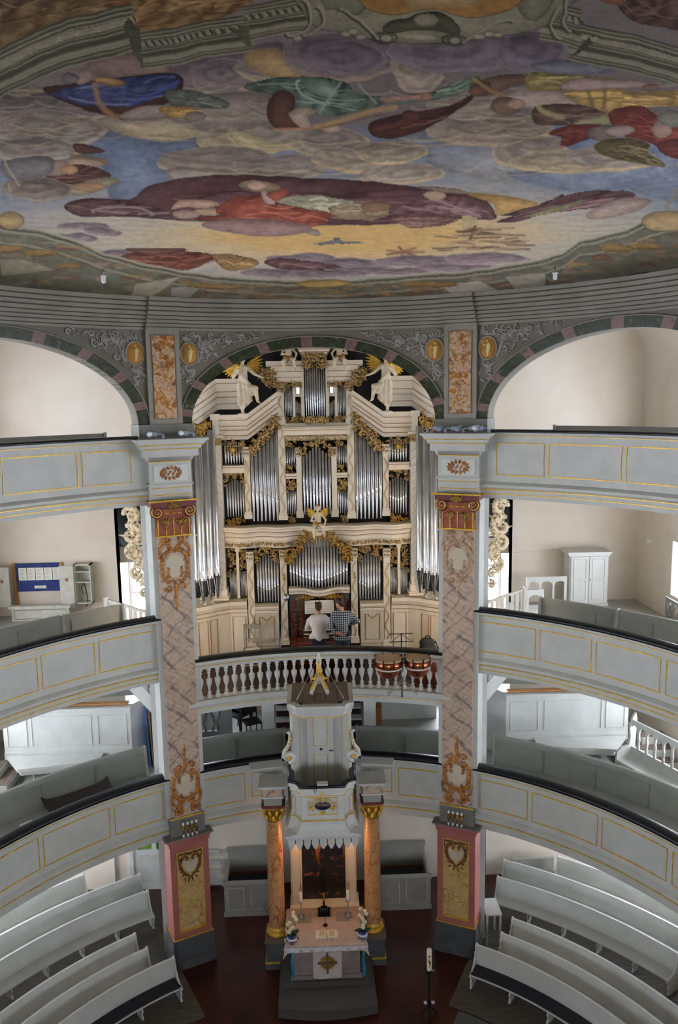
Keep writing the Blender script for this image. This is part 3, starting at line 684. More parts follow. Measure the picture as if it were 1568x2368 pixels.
def lines(pts,offs,Yf=17.6,name='brown_line',mat='brownline',r=.007):
    for d,h in offs: opart(MB().tube([(OX+p[0],(p[2] if len(p)>2 else Yf)-d,p[1]+h) for p in pts],r,4),name,mat)
def obox(name,mat,x0,x1,y0,y1,z0,z1): return opart(MB().box(OX+min(x0,x1),OX+max(x0,x1),y0,y1,z0,z1),name,mat)
E1=[(0,0),(.03,0),(.03,.09),(.06,.10),(.06,.2),(.12,.23),(.12,.3),(.18,.36),(.18,.42),(.23,.46),(.23,.5),(-.25,.5),(-.25,0)]
def scaled(pr,k,q=1): return [(d*q,h*k) for d,h in pr]
def pil(xc,hw,z0,z1,y=17.55,wave=True,cap=True):
    obox('pilaster','cream',xc-hw,xc+hw,y,y+.2,z0,z1); obox('pilaster_base','cream',xc-hw*1.35,xc+hw*1.35,y-.04,y+.2,z0-.02,z0+.09); obox('pilaster_base','cream',xc-hw*1.2,xc+hw*1.2,y-.02,y+.2,z0+.09,z0+.14)
    if wave:
        n=int((z1-z0-.2)/.05); opart(MB().tube([(OX+xc+hw*.55*math.sin(i*.75),y-.004,z0+.16+i*.05) for i in range(n)],.02,5),'vine_relief','vine')
    if cap:
        obox('capital_block','creamlow',xc-hw*1.15,xc+hw*1.15,y-.03,y+.2,z1-.02,z1+.2)
        m=MB()
        for r_ in range(2): 
            for k in range(3): scroll(m,Vector((OX+xc+(k-1)*hw*.7,y-.035,z1+.05+.09*r_)),hw*.34,k,1.1,hw*.12,X,Z,FRONT*.4,(-1)**k,8)
        opart(m,'capital_carving','carve')
def carving(name,poly,y,n,size,seed,mat='carve',mirror=False,c=(0,0)):
    m=MB(); foliage(m,poly,Vector((OX+c[0],y,c[1])),X,Z,FRONT,int(n*1.9),size*.86,seed,1.,mirror); return opart(m,name,mat)
def mpoly(poly,s): return [(x*s,z) for x,z in poly]
# backing
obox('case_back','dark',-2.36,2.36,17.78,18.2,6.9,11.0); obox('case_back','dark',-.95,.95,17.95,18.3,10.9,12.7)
xL=lambda zx,zy=800:-A(zx,zy)[0]      # half offsets of features measured on the left side
zA=lambda zy,zx=770:A(zx,zy)[1]
zB=lambda zy,zx=780:Bz(zx,zy)[1]
# --- main (middle) storey: from the wavy cornice up to the raked entablature
zc=zB(85)                                  # top of the wavy cornice
# big flat fields
b0,b1=xL(387,900),xL(553,900); zfoot=zA(1085)
def big(s):
    n=7
    for i in range(n):
        k=(i+.5)/n; x=(b0+(b1-b0)*k)*s; r=.042+.006*k
        pipe(OX+x,17.6,zfoot,zA(915)+(zA(985)-zA(915))*k,zA(640)+(zA(500)-zA(640))*k,r)
mir(big)
# centre field
c0=xL(695,900); field(-c0,c0,9,zA(1050),lambda k:zA(935)+.16*abs(k),lambda k:zA(640)-.27*abs(k),17.55,bow=.06)
# side small fields of the middle storey
def small(s):
    a,b=xL(592,900)*s,xL(656,900)*s
    field(a,b,6,zA(1050),lambda k:zA(990)+.09*(k+1),lambda k:zA(915)+.01,17.63)
    field(a,b,6,zA(762),lambda k:zA(738)+.06*(k+1),lambda k:zA(640),17.63)
    carving('carved_panel',mpoly([(xL(592,780),zA(800)),(xL(656,780),zA(800)),(xL(656,780),zA(762)),(xL(592,780),zA(762))],s),17.58,9,.05,11)
    carving('carved_panel',mpoly([(xL(595,880),zA(915)),(xL(656,880),zA(915)),(xL(656,880),zA(842)),(xL(595,880),zA(842))],s),17.57,14,.055,12)
    obox('small_cornice','cream',(xL(588,820))*s,(xL(660,820))*s,17.52,17.7,zA(835),zA(806)); lines([(xL(588,820)*s,zA(822)),(xL(660,820)*s,zA(822))],[(.0,0)],17.515)
    carving('carved_bracket',mpoly([(xL(605,1070),zA(1100)),(xL(650,1070),zA(1100)),(xL(650,1070),zA(1050)),(xL(600,1070),zA(1050))],s),17.56,8,.045,13)
    carving('carved_head',mpoly([(xL(590,630),zA(650)),(xL(650,630),zA(645)),(xL(650,620),zA(612)),(xL(590,620),zA(612))],s),17.57,9,.05,14)
    # pilasters
    pil(xL(575,900)*s,.075,zA(1072),zA(520),17.52,True,False)
    pil(xL(675,900)*s,.06,zA(1062),zA(705),17.54,False,True)
    pil(xL(368,900)*s,.065,zA(1062),zA(695),17.54,True,True)
    # outer double field
    a,b=xL(236,900)*s,xL(347,900)*s
    field(a,b,7,zA(1058),lambda k:zA(990)+.1*abs(k),lambda k:zA(830)-.14*abs(k),17.64)
    a,b=xL(226,690)*s,xL(341,690)*s
    field(a,b,7,zA(748),lambda k:zA(700)+.06*abs(k),lambda k:zA(615),17.64)
    x0,x1=xL(220,760),xL(347,760)
    obox('small_cornice','cream',x0*s,x1*s,17.46,17.75,zA(778),zA(750)); obox('small_cornice','cream',(x0+.03)*s,(x1-.0)*s,17.5,17.75,zA(795),zA(776)); lines([(x0*s,zA(762)),(x1*s,zA(762))],[(0,0)],17.455)
    carving('carved_hanging',mpoly([(xL(232,830),zA(880)),(xL(262,830),zA(805)),(xL(290,810),zA(830)),(xL(320,830),zA(805)),(xL(345,830),zA(880)),(xL(345,800),zA(785)),(xL(232,800),zA(785))],s),17.56,26,.05,15)
    carving('carved_sill',mpoly([(xL(240,1090),zA(1110)),(xL(345,1090),zA(1110)),(xL(345,1070),zA(1062)),(xL(236,1070),zA(1062))],s),17.55,18,.05,16,'carvegold')
    carving('carved_head',mpoly([(xL(216,630),zA(632)),(xL(345,630),zA(632)),(xL(345,610),zA(605)),(xL(216,610),zA(605))],s),17.56,14,.045,17)
    # gilt sun on the upper outer field
    c=Vector((OX+xL(280,660)*s,17.54,zA(660))); m=MB()
    for k in range(12): a=2*PI*k/12; m.add([c+X*(.02*math.cos(a+.6))+Z*(.02*math.sin(a+.6)),c+X*(.105*math.cos(a))+Z*(.105*math.sin(a)),c+X*(.02*math.cos(a-.6))+Z*(.02*math.sin(a-.6)),c+FRONT*.02],[(0,1,3),(1,2,3)],False)
    m.ball(c,(.04,.02,.04),8,5); opart(m,'gilt_sun','gold')
    m=MB(); m.tube([c+X*(.17*u)+Z*(.17*v) +Y_*.02 for u,v in((-1,-.3),(-1,.5),(1,.5),(1,-.3),(0,-.9))],.007,4,closed=True); opart(m,'gilt_lattice','gold')
    # great spiral corner column
    xc=xL(195,900)
    obox('corner_pier','cream',(xc-.1)*s,(xc+.1)*s,17.36,17.7,zB(470),zA(620)); obox('corner_base','cream',(xc-.16)*s,(xc+.17)*s,17.3,17.7,zB(502),zB(478)); obox('corner_base','cream',(xc-.13)*s,(xc+.14)*s,17.33,17.7,zB(478),zB(440))
    z0,z1=zB(430),zA(640); n=18
    for i in range(n):
        za=z0+(z1-z0)*i/n; opart(MB().tube([(OX+(xc-.1)*s,17.356,za),(OX+(xc+.1)*s,17.356,za+.16)],.008,4),'spiral_line','vine')
    obox('corner_capital','carve',(xc-.11)*s,(xc+.11)*s,17.34,17.6,zA(628),zA(582)); obox('corner_abacus','cream',(xc-.15)*s,(xc+.15)*s,17.3,17.6,zA(582),zA(570))
    lines([((xc-.16)*s,zB(488)),((xc+.17)*s,zB(488))],[(0,0)],17.295,mat='goldold')
    obox('corner_pedestal','cream',(xc-.06)*s,(xc+.06)*s,17.4,17.6,zA(570),zA(470)); obox('corner_cap','cream',(xc-.1)*s,(xc+.1)*s,17.36,17.6,zA(480),zA(445))
    # raked entablature
    P=[(xL(195,520)*s,zA(600)),(xL(365,520)*s,zA(600)),(xL(552,520)*s,zA(467))]
    m=MB(); rake(m,P,scaled(E1,1.12,1.0),17.62); opart(m,'raked_entablature','cream'); lines(P,[(.125,.3),(.185,.44),(.035,.09),(.065,.21)],17.615)
    chainp=[(xL(385,700)*s,zA(690)),(xL(430,640)*s,zA(618)),(xL(490,580)*s,zA(560)),(xL(548,500)*s,zA(490))]
    m=MB(); chain(m,chainp,Vector((OX,17.52,0)),X,Z,FRONT,.105,21); chain(m,[(x,z+.07) for x,z in chainp],Vector((OX,17.55,0)),X,Z,FRONT,.09,22); opart(m,'carved_garland','carve')
    # rear raked entablature over the bass tower
    P=[(xL(322,300)*s,zA(420),17.75),(xL(180,300)*s,zA(420),17.75),(xL(45,500)*s,zA(525),17.3)]
    m=MB(); rake(m,P,scaled(E1,1.35,.9)); opart(m,'tower_entablature','cream'); lines(P,[(.115,.39),(.165,.57),(.06,.27),(.03,.12)])
    carving('carved_crown',mpoly([(xL(60,560),zA(610)),(xL(62,520),zA(520)),(xL(110,480),zA(490)),(xL(152,460),zA(470)),(xL(152,480),zA(520)),(xL(110,560),zA(560))],s),17.18,26,.075,18,'carvegold')
mir(small)
# centre arch carving, cornice and frieze above it
m=MB()
for s in(-1,1):
    chain(m,[(xL(660,690)*s,zA(690)),(xL(690,650)*s,zA(660)),(xL(735,630)*s,zA(622)),(0,zA(628))],Vector((OX,17.46,0)),X,Z,FRONT,.08,31)
    chain(m,[(xL(680,690)*s,zA(680)),(xL(700,650)*s,zA(692))],Vector((OX,17.47,0)),X,Z,FRONT,.06,33)
opart(m,'carved_arch','carve')
xc=xL(578,550); obox('frieze','carve',-xL(588,590),xL(588,590),17.5,17.8,zA(612),zA(580))
m=MB()
for i in range(26): scroll(m,Vector((OX+(-.95+1.9*i/25)*xL(588,590),17.49,zA(596))),.035,i,1.2,.011,X,Z,FRONT*.4,(-1)**i,9)
opart(m,'frieze_carving','carvewhite')
P=[(-xc,zA(578)),(xc,zA(578))]; m=MB(); rake(m,P,scaled(E1,.36,.7),17.5); opart(m,'middle_cornice','cream'); lines(P,[(.09,.11),(.13,.155)],17.495,mat='goldold')
# --- top tower
def top(s):
    pil(xL(566,450)*s,.07,zA(512),zA(320),17.55,True,True)
    a,b=xL(586,400)*s,xL(633,400)*s
    field(a,b,5,zA(468),lambda k:zA(400)+.05*k*-1,lambda k:zA(290)+.05*-k,17.62)
    for zx in(643,692): obox('tower_post','cream',(xL(zx,400)-.028)*s,(xL(zx,400)+.028)*s,17.55,17.7,zA(480),zA(270)); obox('post_cap','carve',(xL(zx,400)-.035)*s,(xL(zx,400)+.035)*s,17.54,17.7,zA(300),zA(268))
    obox('tower_transom','cream',(xL(650,345))*s,(xL(686,345))*s,17.56,17.66,zA(352),zA(338))
    field(xL(652,420)*s,xL(684,420)*s,4,zA(470),lambda k:zA(430)+.03*-k,lambda k:zA(385)+.05*-k,17.66)
    carving('carved_sill',mpoly([(xL(588,490),zA(508)),(xL(700,490),zA(508)),(xL(700,480),zA(472)),(xL(588,480),zA(472))],s),17.56,22,.05,41)
    carving('carved_head',mpoly([(xL(588,280),zA(290)),(xL(690,280),zA(290)),(xL(690,270),zA(262)),(xL(588,270),zA(262))],s),17.56,14,.045,42)
    carving('carved_capital',mpoly([(xL(540,300),zA(320)),(xL(585,300),zA(320)),(xL(585,280),zA(270)),(xL(540,280),zA(270))],s),17.5,12,.05,43)
    for q,(zt,zb,xo) in enumerate(((140,172,478),(172,206,505),(206,240,520),(240,268,535))):
        x0,x1=xL(xo,200),xL(690,200); obox('tower_cornice','cream',x0*s,x1*s,17.62-.20+.04*q,17.95,zA(zb),zA(zt)); lines([(x0*s,zA(zb)+.012),(x1*s,zA(zb)+.012)],[(0,0)],17.415+.04*q)
    carving('carved_scroll',mpoly([(xL(470,190),zA(270)),(xL(535,190),zA(285)),(xL(535,190),zA(190)),(xL(480,190),zA(175)),(xL(448,190),zA(205))],s),17.5,24,.075,44)
    obox('tower_side','cream',xL(690,200)*s,xL(700,200)*s,17.5,17.9,zA(480),zA(110))
mir(top)
t0=xL(708,300); field(-t0,t0,9,zA(465),lambda k:zA(385)+.11*abs(k),lambda k:zA(125)-.16*abs(k),17.52,bow=.08)
for q,(zt,zb,xo) in enumerate(((58,76,664),(76,92,672),(92,108,682))):
    x0=xL(xo,80); obox('crown_cornice','cream',-x0,x0,17.36+.04*q,17.9,zA(zb),zA(zt)); lines([(-x0,zA(zb)+.008),(x0,zA(zb)+.008)],[(0,0)],17.355+.04*q)
carving('carved_crest',[(0,zA(150)),(t0,zA(205)),(t0+.03,zA(108)),(0,zA(106))],17.42,22,.06,45,mirror=True)
carving('carved_sill',[(0,zA(512)),(xL(705,490),zA(505)),(xL(705,480),zA(468)),(0,zA(470))],17.45,14,.06,46,mirror=True)
obox('tower_plinth','creamlow',-xL(585,520),xL(585,520),17.5,17.9,zA(530),zA(508))
obox('tower_plinth','cream',-xL(575,520),xL(575,520),17.55,17.9,zA(575),zA(528))
# --- wavy main cornice
W2=[]
for i in range(49):
    k=-1+2*i/48; x=k*xL(232,1130); W2.append((x,zB(165),17.5-.14*math.cos(k*PI*2.5)**2*(1 if abs(k)<.95 else 0)))
m=MB(); rake(m,W2,[(0,0),(.02,0),(.02,.07),(.06,.1),(.06,.15),(.13,.22),(.13,.26),(.18,.3),(.18,.33),(-.25,.33),(-.25,0)]); opart(m,'main_cornice','cream')
lines(W2,[(.135,.215),(.065,.1)]); lines(W2,[(.0,.005)],mat='goldold')
m=MB(); rake(m,W2,[(0,-.16),(.012,-.16),(.012,0),(-.25,0),(-.25,-.16)]); opart(m,'main_frieze','creamlow')
for sd_ in(-1,1):
  m=MB()
  for i in range(72):
    k=-1+2*(i+.5)/72; q=W2[min(48,int(round((k+1)/2*48)))]
    if k*sd_<.19: continue
    scroll(m,Vector((OX+k*xL(232,1130),q[2]-.015,zB(186))),.045,i*1.3,1.2,.013,X,Z,FRONT*.4,(-1)**i,9)
  opart(m,'frieze_carving','carve')['kind']='stuff'
# --- lower storey
def low(s):
    BX=lambda zx,zy=350:-Bz(zx,zy)[0]
    for zx,top,bot in((384,282,505),(580,275,480)): 
        pil(BX(zx)*s,.075,zB(bot+300),zB(top),17.5,True,True)
    field(BX(418)*s,BX(553)*s,8,zB(535),lambda k:zB(472)+.14*abs(k),lambda k:zB(232)-.28*abs(k),17.6)
    carving('carved_hanging',mpoly([(BX(415),zB(330)),(BX(430),zB(285)),(BX(480),zB(235)),(BX(530),zB(280)),(BX(553),zB(330)),(BX(553),zB(212)),(BX(415),zB(212))],s),17.54,30,.055,51)
    for a,b in((257,300),(322,366)): 
        field(BX(a)*s,BX(b)*s,6,zB(500),(lambda k:zB(430)+.1*k*s),lambda k:zB(350),17.6)
        carving('carved_hanging',mpoly([(BX(a-2),zB(375)),(BX((a+b)/2),zB(320)),(BX(b),zB(375)),(BX(b),zB(215)),(BX(a-4),zB(215))],s),17.55,22,.05,52+a)
    obox('slender_column','cream',(BX(311)-.03)*s,(BX(311)+.03)*s,17.5,17.62,zB(505),zB(215)); obox('column_cap','cream',(BX(311)-.05)*s,(BX(311)+.05)*s,17.48,17.62,zB(228),zB(205))
    # base: cornice, panels
    P=[(BX(552,560)*s,zB(595),17.48),(BX(412,560)*s,zB(595),17.48)]
    m=MB(); rake(m,P,[(0,0),(.03,.02),(.03,.08),(.09,.14),(.09,.2),(-.2,.2),(-.2,0)]); opart(m,'base_cornice','cream'); lines(P,[(.035,.07),(.095,.19)])
    x0,x1=BX(412,700),BX(555,700)
    obox('base_panel','creamlow',x0*s,x1*s,17.5,17.7,5.5,zB(595))
    zz0,zz1=zB(768),zB(618); xm=(x0+x1)/2; q=abs(x0-x1)*.3
    opart(MB().tube([(OX+(xm+u)*s,17.495,z_) for u,z_ in((-q,zz0),(q,zz0),(q,zz1),(q*.55,zz1),(q*.55,zz1-.03),(.0,zz1-.1),(-q*.55,zz1-.03),(-q*.55,zz1),(-q,zz1))],.009,4,closed=True),'panel_moulding','brownline')
    obox('wainscot_rail','brownline',x0*s,x1*s,17.493,17.5,zz0-.1,zz0-.09)
    # curved plinth that carries the bass pipes
    path=[(BX(366,540),17.5),(2.05,17.5),(2.2,17.42),(2.32,17.36),(2.5,17.2),(2.75,17.05),(3.05,16.95),(3.35,17.0)]
    R0=[];
    for x,y in path: R0.append([(OX+x*s,y,5.5),(OX+x*s,y,zB(592)),(OX+x*s,y-.03,zB(585)),(OX+x*s,y-.03,zB(565)),(OX+x*s,y-.1,zB(540)),(OX+x*s,y-.1,zB(515)),(OX+x*s,y+.7,zB(512))])
    m=MB(); m.surf(R0,False,False); opart(m,'curved_plinth','cream')
    for zz,dd in((zB(590),.006),(zB(565),.036),(zB(516),.104)): opart(MB().tube([(OX+x*s,y-dd,zz) for x,y in path],.008,4),'brown_line','brownline')
    for i in range(len(path)-1):
        (xa,ya),(xb,yb)=path[i],path[i+1]
        if i in(1,2): continue
        f=lambda k,z_:(OX+(xa+(xb-xa)*k)*s,ya+(yb-ya)*k-.006,z_)
        opart(MB().tube([f(.12,5.62),f(.88,5.62),f(.88,zB(612)),f(.12,zB(612))],.009,4,closed=True),'panel_moulding','brownline')
    # bass pipes
    for k,(zx,y,r) in enumerate(((182,17.22,.085),(142,17.08,.085),(96,16.98,.088),(45,16.95,.09))):
        x=-Bz(zx,330,y)[0]; pipe(OX+x*s,y,zB(505,100)+.03,zB(362)-.03*k+.06,10.9-.12*k,r,'bass_pipe',.25)
    for k in range(3): carving('foot_carving',mpoly([(2.35+.18*k,zB(500)),(2.48+.18*k,zB(500)),(2.45+.18*k,zB(430)),(2.38+.18*k,zB(430))],s),17.1-.1*k,6,.035,70+k,'carvewhite')
    # carved wing in white and gold at the outer flank
    c=Vector((OX+s*3.95,17.9,0)); U=Vector((s,0,0)); m=MB()
    for (px,py,R,a,t,h) in ((305,1190,.2,0,1.3,1),(318,1215,.16,2,1.2,-1),(305,1235,.24,1.,1.35,1),(325,1250,.12,3,1.2,-1),(310,1275,.2,2.2,1.3,-1),(322,1298,.22,.3,1.3,1),(318,1325,.15,1.5,1.2,-1),(330,1345,.13,0,1.2,1),(335,1370,.1,2,1.2,-1)):
        p=at(px,py,17.9); scroll(m,Vector((OX+s*abs(p.x-OX),17.88,p.z)),R,a,t,R*.3,U,Z,FRONT,h,16,.05); 
        for q in range(5): leaf(m,Vector((OX+s*abs(p.x-OX),17.86,p.z)),R*1.1,R*.2,a+q*1.2,U,Z,FRONT,.5*h,.4)
    opart(m,'carved_wing','carvewhite')
mir(low)
# centre field over the console
g0=-Bz(615,400)[0]
field(-g0*.99,g0*.99,19,lambda k:zB(440)-.02*(1-k*k),lambda k:zB(405)+.2*abs(k)**1.2-.0,lambda k:zB(140)-.62*abs(k)**1.6,17.5,bow=.14)
m=MB()
for s in(-1,1):
    chain(m,[(g0*s,zB(300)),(g0*.93*s,zB(250)),(g0*.7*s,zB(215)),(g0*.5*s,zB(150)),(g0*.33*s,zB(118)),(g0*.1*s,zB(150))],Vector((OX,17.34,0)),X,Z,FRONT,.095,61); scroll(m,Vector((OX+g0*.95*s,17.36,zB(235))),.13,0,1.4,.04,X,Z,FRONT,s,18); scroll(m,Vector((OX+g0*.98*s,17.36,zB(275))),.1,PI,1.3,.03,X,Z,FRONT,-s,18)
opart(m,'carved_arch','carvegold')
W3=[(g0*1.02*(-1+2*i/24),zB(470)-.03*math.cos((-1+2*i/24)*PI),17.42-.12*math.cos((-1+2*i/24)*PI*1.0)**2) for i in range(25)]
m=MB(); rake(m,W3,[(0,-.06),(.03,-.04),(.03,0),(.07,.05),(.07,.09),(-.2,.09),(-.2,-.06)]); opart(m,'console_cornice','cream'); lines(W3,[(.035,0)]);
for s in(-1,1):
    for k in range(3): opart(MB().ball((OX+s*(g0+.13),17.47,zB(372)-.055*k),(.022,.015,.03),8,5),'stop_rosette','carve')
# console: dark carved back, keyboards, music desk
obox('console_back','darkwood',-g0,g0,17.62,17.8,5.5,zB(475)); 
for s in(-1,1):
    obox('console_side','darkwood',g0*.5*s,g0*s,17.5,17.62,5.9,zB(480))
    m=MB(); chain(m,[(g0*.6*s,6.05),(g0*.6*s,6.95)],Vector((OX,17.48,0)),X,Z,FRONT,.05,81); chain(m,[(g0*.85*s,6.05),(g0*.85*s,6.95)],Vector((OX,17.48,0)),X,Z,FRONT,.045,82); opart(m,'console_carving','redwood')
    for r_ in range(6): 
        for c_ in range(2): opart(MB().tube([(OX+s*(g0*.66+.1*c_),17.49,6.15+.12*r_),(OX+s*(g0*.66+.1*c_),17.46,6.15+.12*r_)],.018,8),'stop_knob','brass')
m=MB(); chain(m,[(-g0*.8,7.0),(0,7.06),(g0*.8,7.0)],Vector((OX,17.5,0)),X,Z,FRONT,.06,83); opart(m,'console_carving','goldold')
obox('console_table','redwood',-g0,g0,17.3,17.62,5.5,6.06)
for k in range(3):
    obox('keyboard_frame','darkwood',-.42,.42,17.22+.09*k,17.5,6.06+.07*k,6.11+.07*k); obox('keyboard','paper',-.38,.38,17.2+.09*k,17.3+.09*k,6.112+.07*k,6.125+.07*k)
m=MB(); m.add([(OX-.36,17.42,6.64),(OX+.36,17.42,6.64),(OX+.36,17.55,6.94),(OX-.36,17.55,6.94)],[(0,1,2,3)],False); m.add([(OX-.36,17.44,6.64),(OX+.36,17.44,6.64),(OX+.36,17.57,6.94),(OX-.36,17.57,6.94)],[(3,2,1,0)],False); opart(m,'music_desk','darkwood')
for nm,u0,u1,lb in(('sheet_music',-.34,.0,'open sheet music on the left of the organ desk'),('sheet_music',.01,.33,'open sheet music on the right of the organ desk')):
    m=MB(); a,b=Vector((0,17.405,6.65)),Vector((0,17.525,6.93)); m.add([a+X*(OX+u0),a+X*(OX+u1),b+X*(OX+u1),b+X*(OX+u0)]+[p+Y_*.008 for p in(a+X*(OX+u0),a+X*(OX+u1),b+X*(OX+u1),b+X*(OX+u0))],[(0,1,2,3),(4,7,6,5),(0,4,5,1),(1,5,6,2),(2,6,7,3),(3,7,4,0)],False)
    m.mi=1
    for k in range(6):
        q=.12+.13*k
        for j in range(2): p=a+(b-a)*(q+.03*j)-Y_*.002; m.add([p+X*(OX+u0+.02),p+X*(OX+u1-.02),p+X*(OX+u1-.02)+(b-a)*.012,p+X*(OX+u0+.02)+(b-a)*.012],[(0,1,2,3)],False)
    tag(part(m,nm,['paper','greymid']),lb,'sheet music')
# bench
bn=thing('organ_bench','brown wooden organ bench under the seated man in white','bench',(OX+.02,16.95,5.5))
b_=lambda n,mt,x0,x1,y0,y1,z0,z1:part(MB().box(OX+x0,OX+x1,y0,y1,z0,z1),n,mt,bn)
b_('seat','redwood',-.52,.55,16.8,17.12,6.12,6.17)
for s in(-.5,.49): b_('end_board','redwood',s,s+.04,16.83,17.1,5.5,6.12)
b_('footrest','oldwhite',-.5,.53,16.74,16.82,5.98,6.08); b_('stretcher','redwood',-.5,.5,16.98,17.02,5.7,5.78)
# ---------------------------------------------------------------- carved figures
def remeshed(mb,name,mat,parent,vox=.012,sm=4,loc=True):
    o=part(mb,name,mat,parent) if loc else lpart(mb,name,mat,parent)
    r=o.modifiers.new('r','REMESH'); r.mode='VOXEL'; r.voxel_size=vox; r.use_smooth_shade=True
    s_=o.modifiers.new('s','SMOOTH'); s_.factor=.5; s_.iterations=sm
    return o
def wing(mb,root,d,L,U,V,W,hand):
    for k in range(9):
        a=d+hand*(-.5+.17*k); leaf(mb,root+W*(-.004*k),L*(1-.055*k),L*.10,a,U,V,W,hand*.35,.25)
    for k in range(6): leaf(mb,root+W*.012,L*.55,L*.09,d+hand*(-.45+.16*k),U,V,W,hand*.35,.3)
def angel(base,H,s,label):
    # s=+1: body faces right in the picture
    e=thing('angel_statue',label,'statue',tuple(base)); k=H/1.3
    def p(u,w,z): return base+X*(s*u*k)-Y_*(w*k)+Z*(z*k)
    mb=MB()
    mb.capsule(p(.0,0,.62),p(-.01,.0,.98),.105*k,.115*k); mb.capsule(p(-.10,0,1.0),p(.09,0,1.0),.06*k,.06*k)
    mb.capsule(p(-.01,.02,1.02),p(0,.03,1.1),.042*k,.04*k); mb.ball(p(.0,.04,1.19),(.07*k,.08*k,.095*k),12,8); mb.ball(p(.015,.12,1.18),(.014*k,.02*k,.02*k),6,4); mb.ball(p(.0,.1,1.145),(.035*k,.03*k,.02*k),6,4)
    # near arm bent with trumpet, far arm stretched forward
    mb.capsule(p(-.13,.0,1.0),p(-.2,.08,.80),.048*k,.04*k); mb.capsule(p(-.2,.08,.80),p(-.06,.18,.96),.036*k,.026*k)
    mb.capsule(p(.12,.0,1.0),p(.28,.05,.86),.046*k,.038*k); mb.capsule(p(.28,.05,.86),p(.42,.12,.80),.034*k,.024*k)
    for q in range(4): mb.capsule(p(.42,.12,.80),p(.47+.01*q,.13+.012*q,.81-.018*q),.011*k,.008*k,6); mb.capsule(p(-.06,.18,.96),p(-.02,.2+.012*q,.99-.014*q),.011*k,.008*k,6)
    # legs: one long straight, the other raised and bent
    mb.capsule(p(-.03,.0,.6),p(-.06,.04,.32),.095*k,.065*k); mb.capsule(p(-.06,.04,.32),p(-.02,.0,.03),.06*k,.035*k); mb.capsule(p(-.02,0,.02),p(-.0,.1,.01),.03*k,.022*k)
    mb.capsule(p(.06,.0,.58),p(.27,.10,.56),.095*k,.07*k); mb.capsule(p(.27,.1,.56),p(.31,.04,.28),.058*k,.034*k); mb.capsule(p(.31,.04,.28),p(.36,.12,.25),.03*k,.022*k)
    # robe
    for q in range(9):
        a=-.12+.035*q; mb.capsule(p(a*.8,.04+.03*math.sin(q*2),.66),p(a*.7-.03+.012*q,.05+.04*math.sin(q*2.2),.12+.035*abs(q-3)),.05*k,.024*k,8)
    mb.capsule(p(.1,.06,.6),p(.2,.08,.42),.07*k,.03*k); mb.capsule(p(-.1,.06,.95),p(.08,.09,.72),.05*k,.05*k)
    remeshed(mb,'body','statue',e,.014*k)
    m=MB()
    for q in range(14): a=q*2.4; m.ball(p(.05*math.cos(a),.02+.05*math.sin(a)-.02,1.23+.035*math.sin(q)),.032*k,6,4)
    part(m,'hair','goldold',e)
    for h in(-1,1):
        m=MB(); wing(m,p(h*.06,-.10,1.0),rad(28) if h*s>0 else PI-rad(28),.52*k if h<0 else .44*k,X,Z,FRONT,-1 if h*s>0 else 1); part(m,'wing','gold',e)
    m=MB(); m.tube([p(.0,.13,1.14),p(-.04,.22,1.05),p(-.07,.3,1.0)],[.01*k,.014*k,.045*k],8); part(m,'trumpet','gold',e)
    m=MB(); m.ball(p(-.01,0,.005),(.14*k,.12*k,.025*k),10,5); part(m,'base','cream',e)
    return e
q=at(430+345/2.5705,780+430/2.5705,17.42); angel(Vector((q.x,17.42,zA(600)+.565)),1.3,1,'cream angel with gilt wings blowing a trumpet on the left of the organ')
angel(Vector((2*OX-q.x,17.42,zA(600)+.565)),1.3,-1,'cream angel with gilt wings blowing a trumpet on the right of the organ')
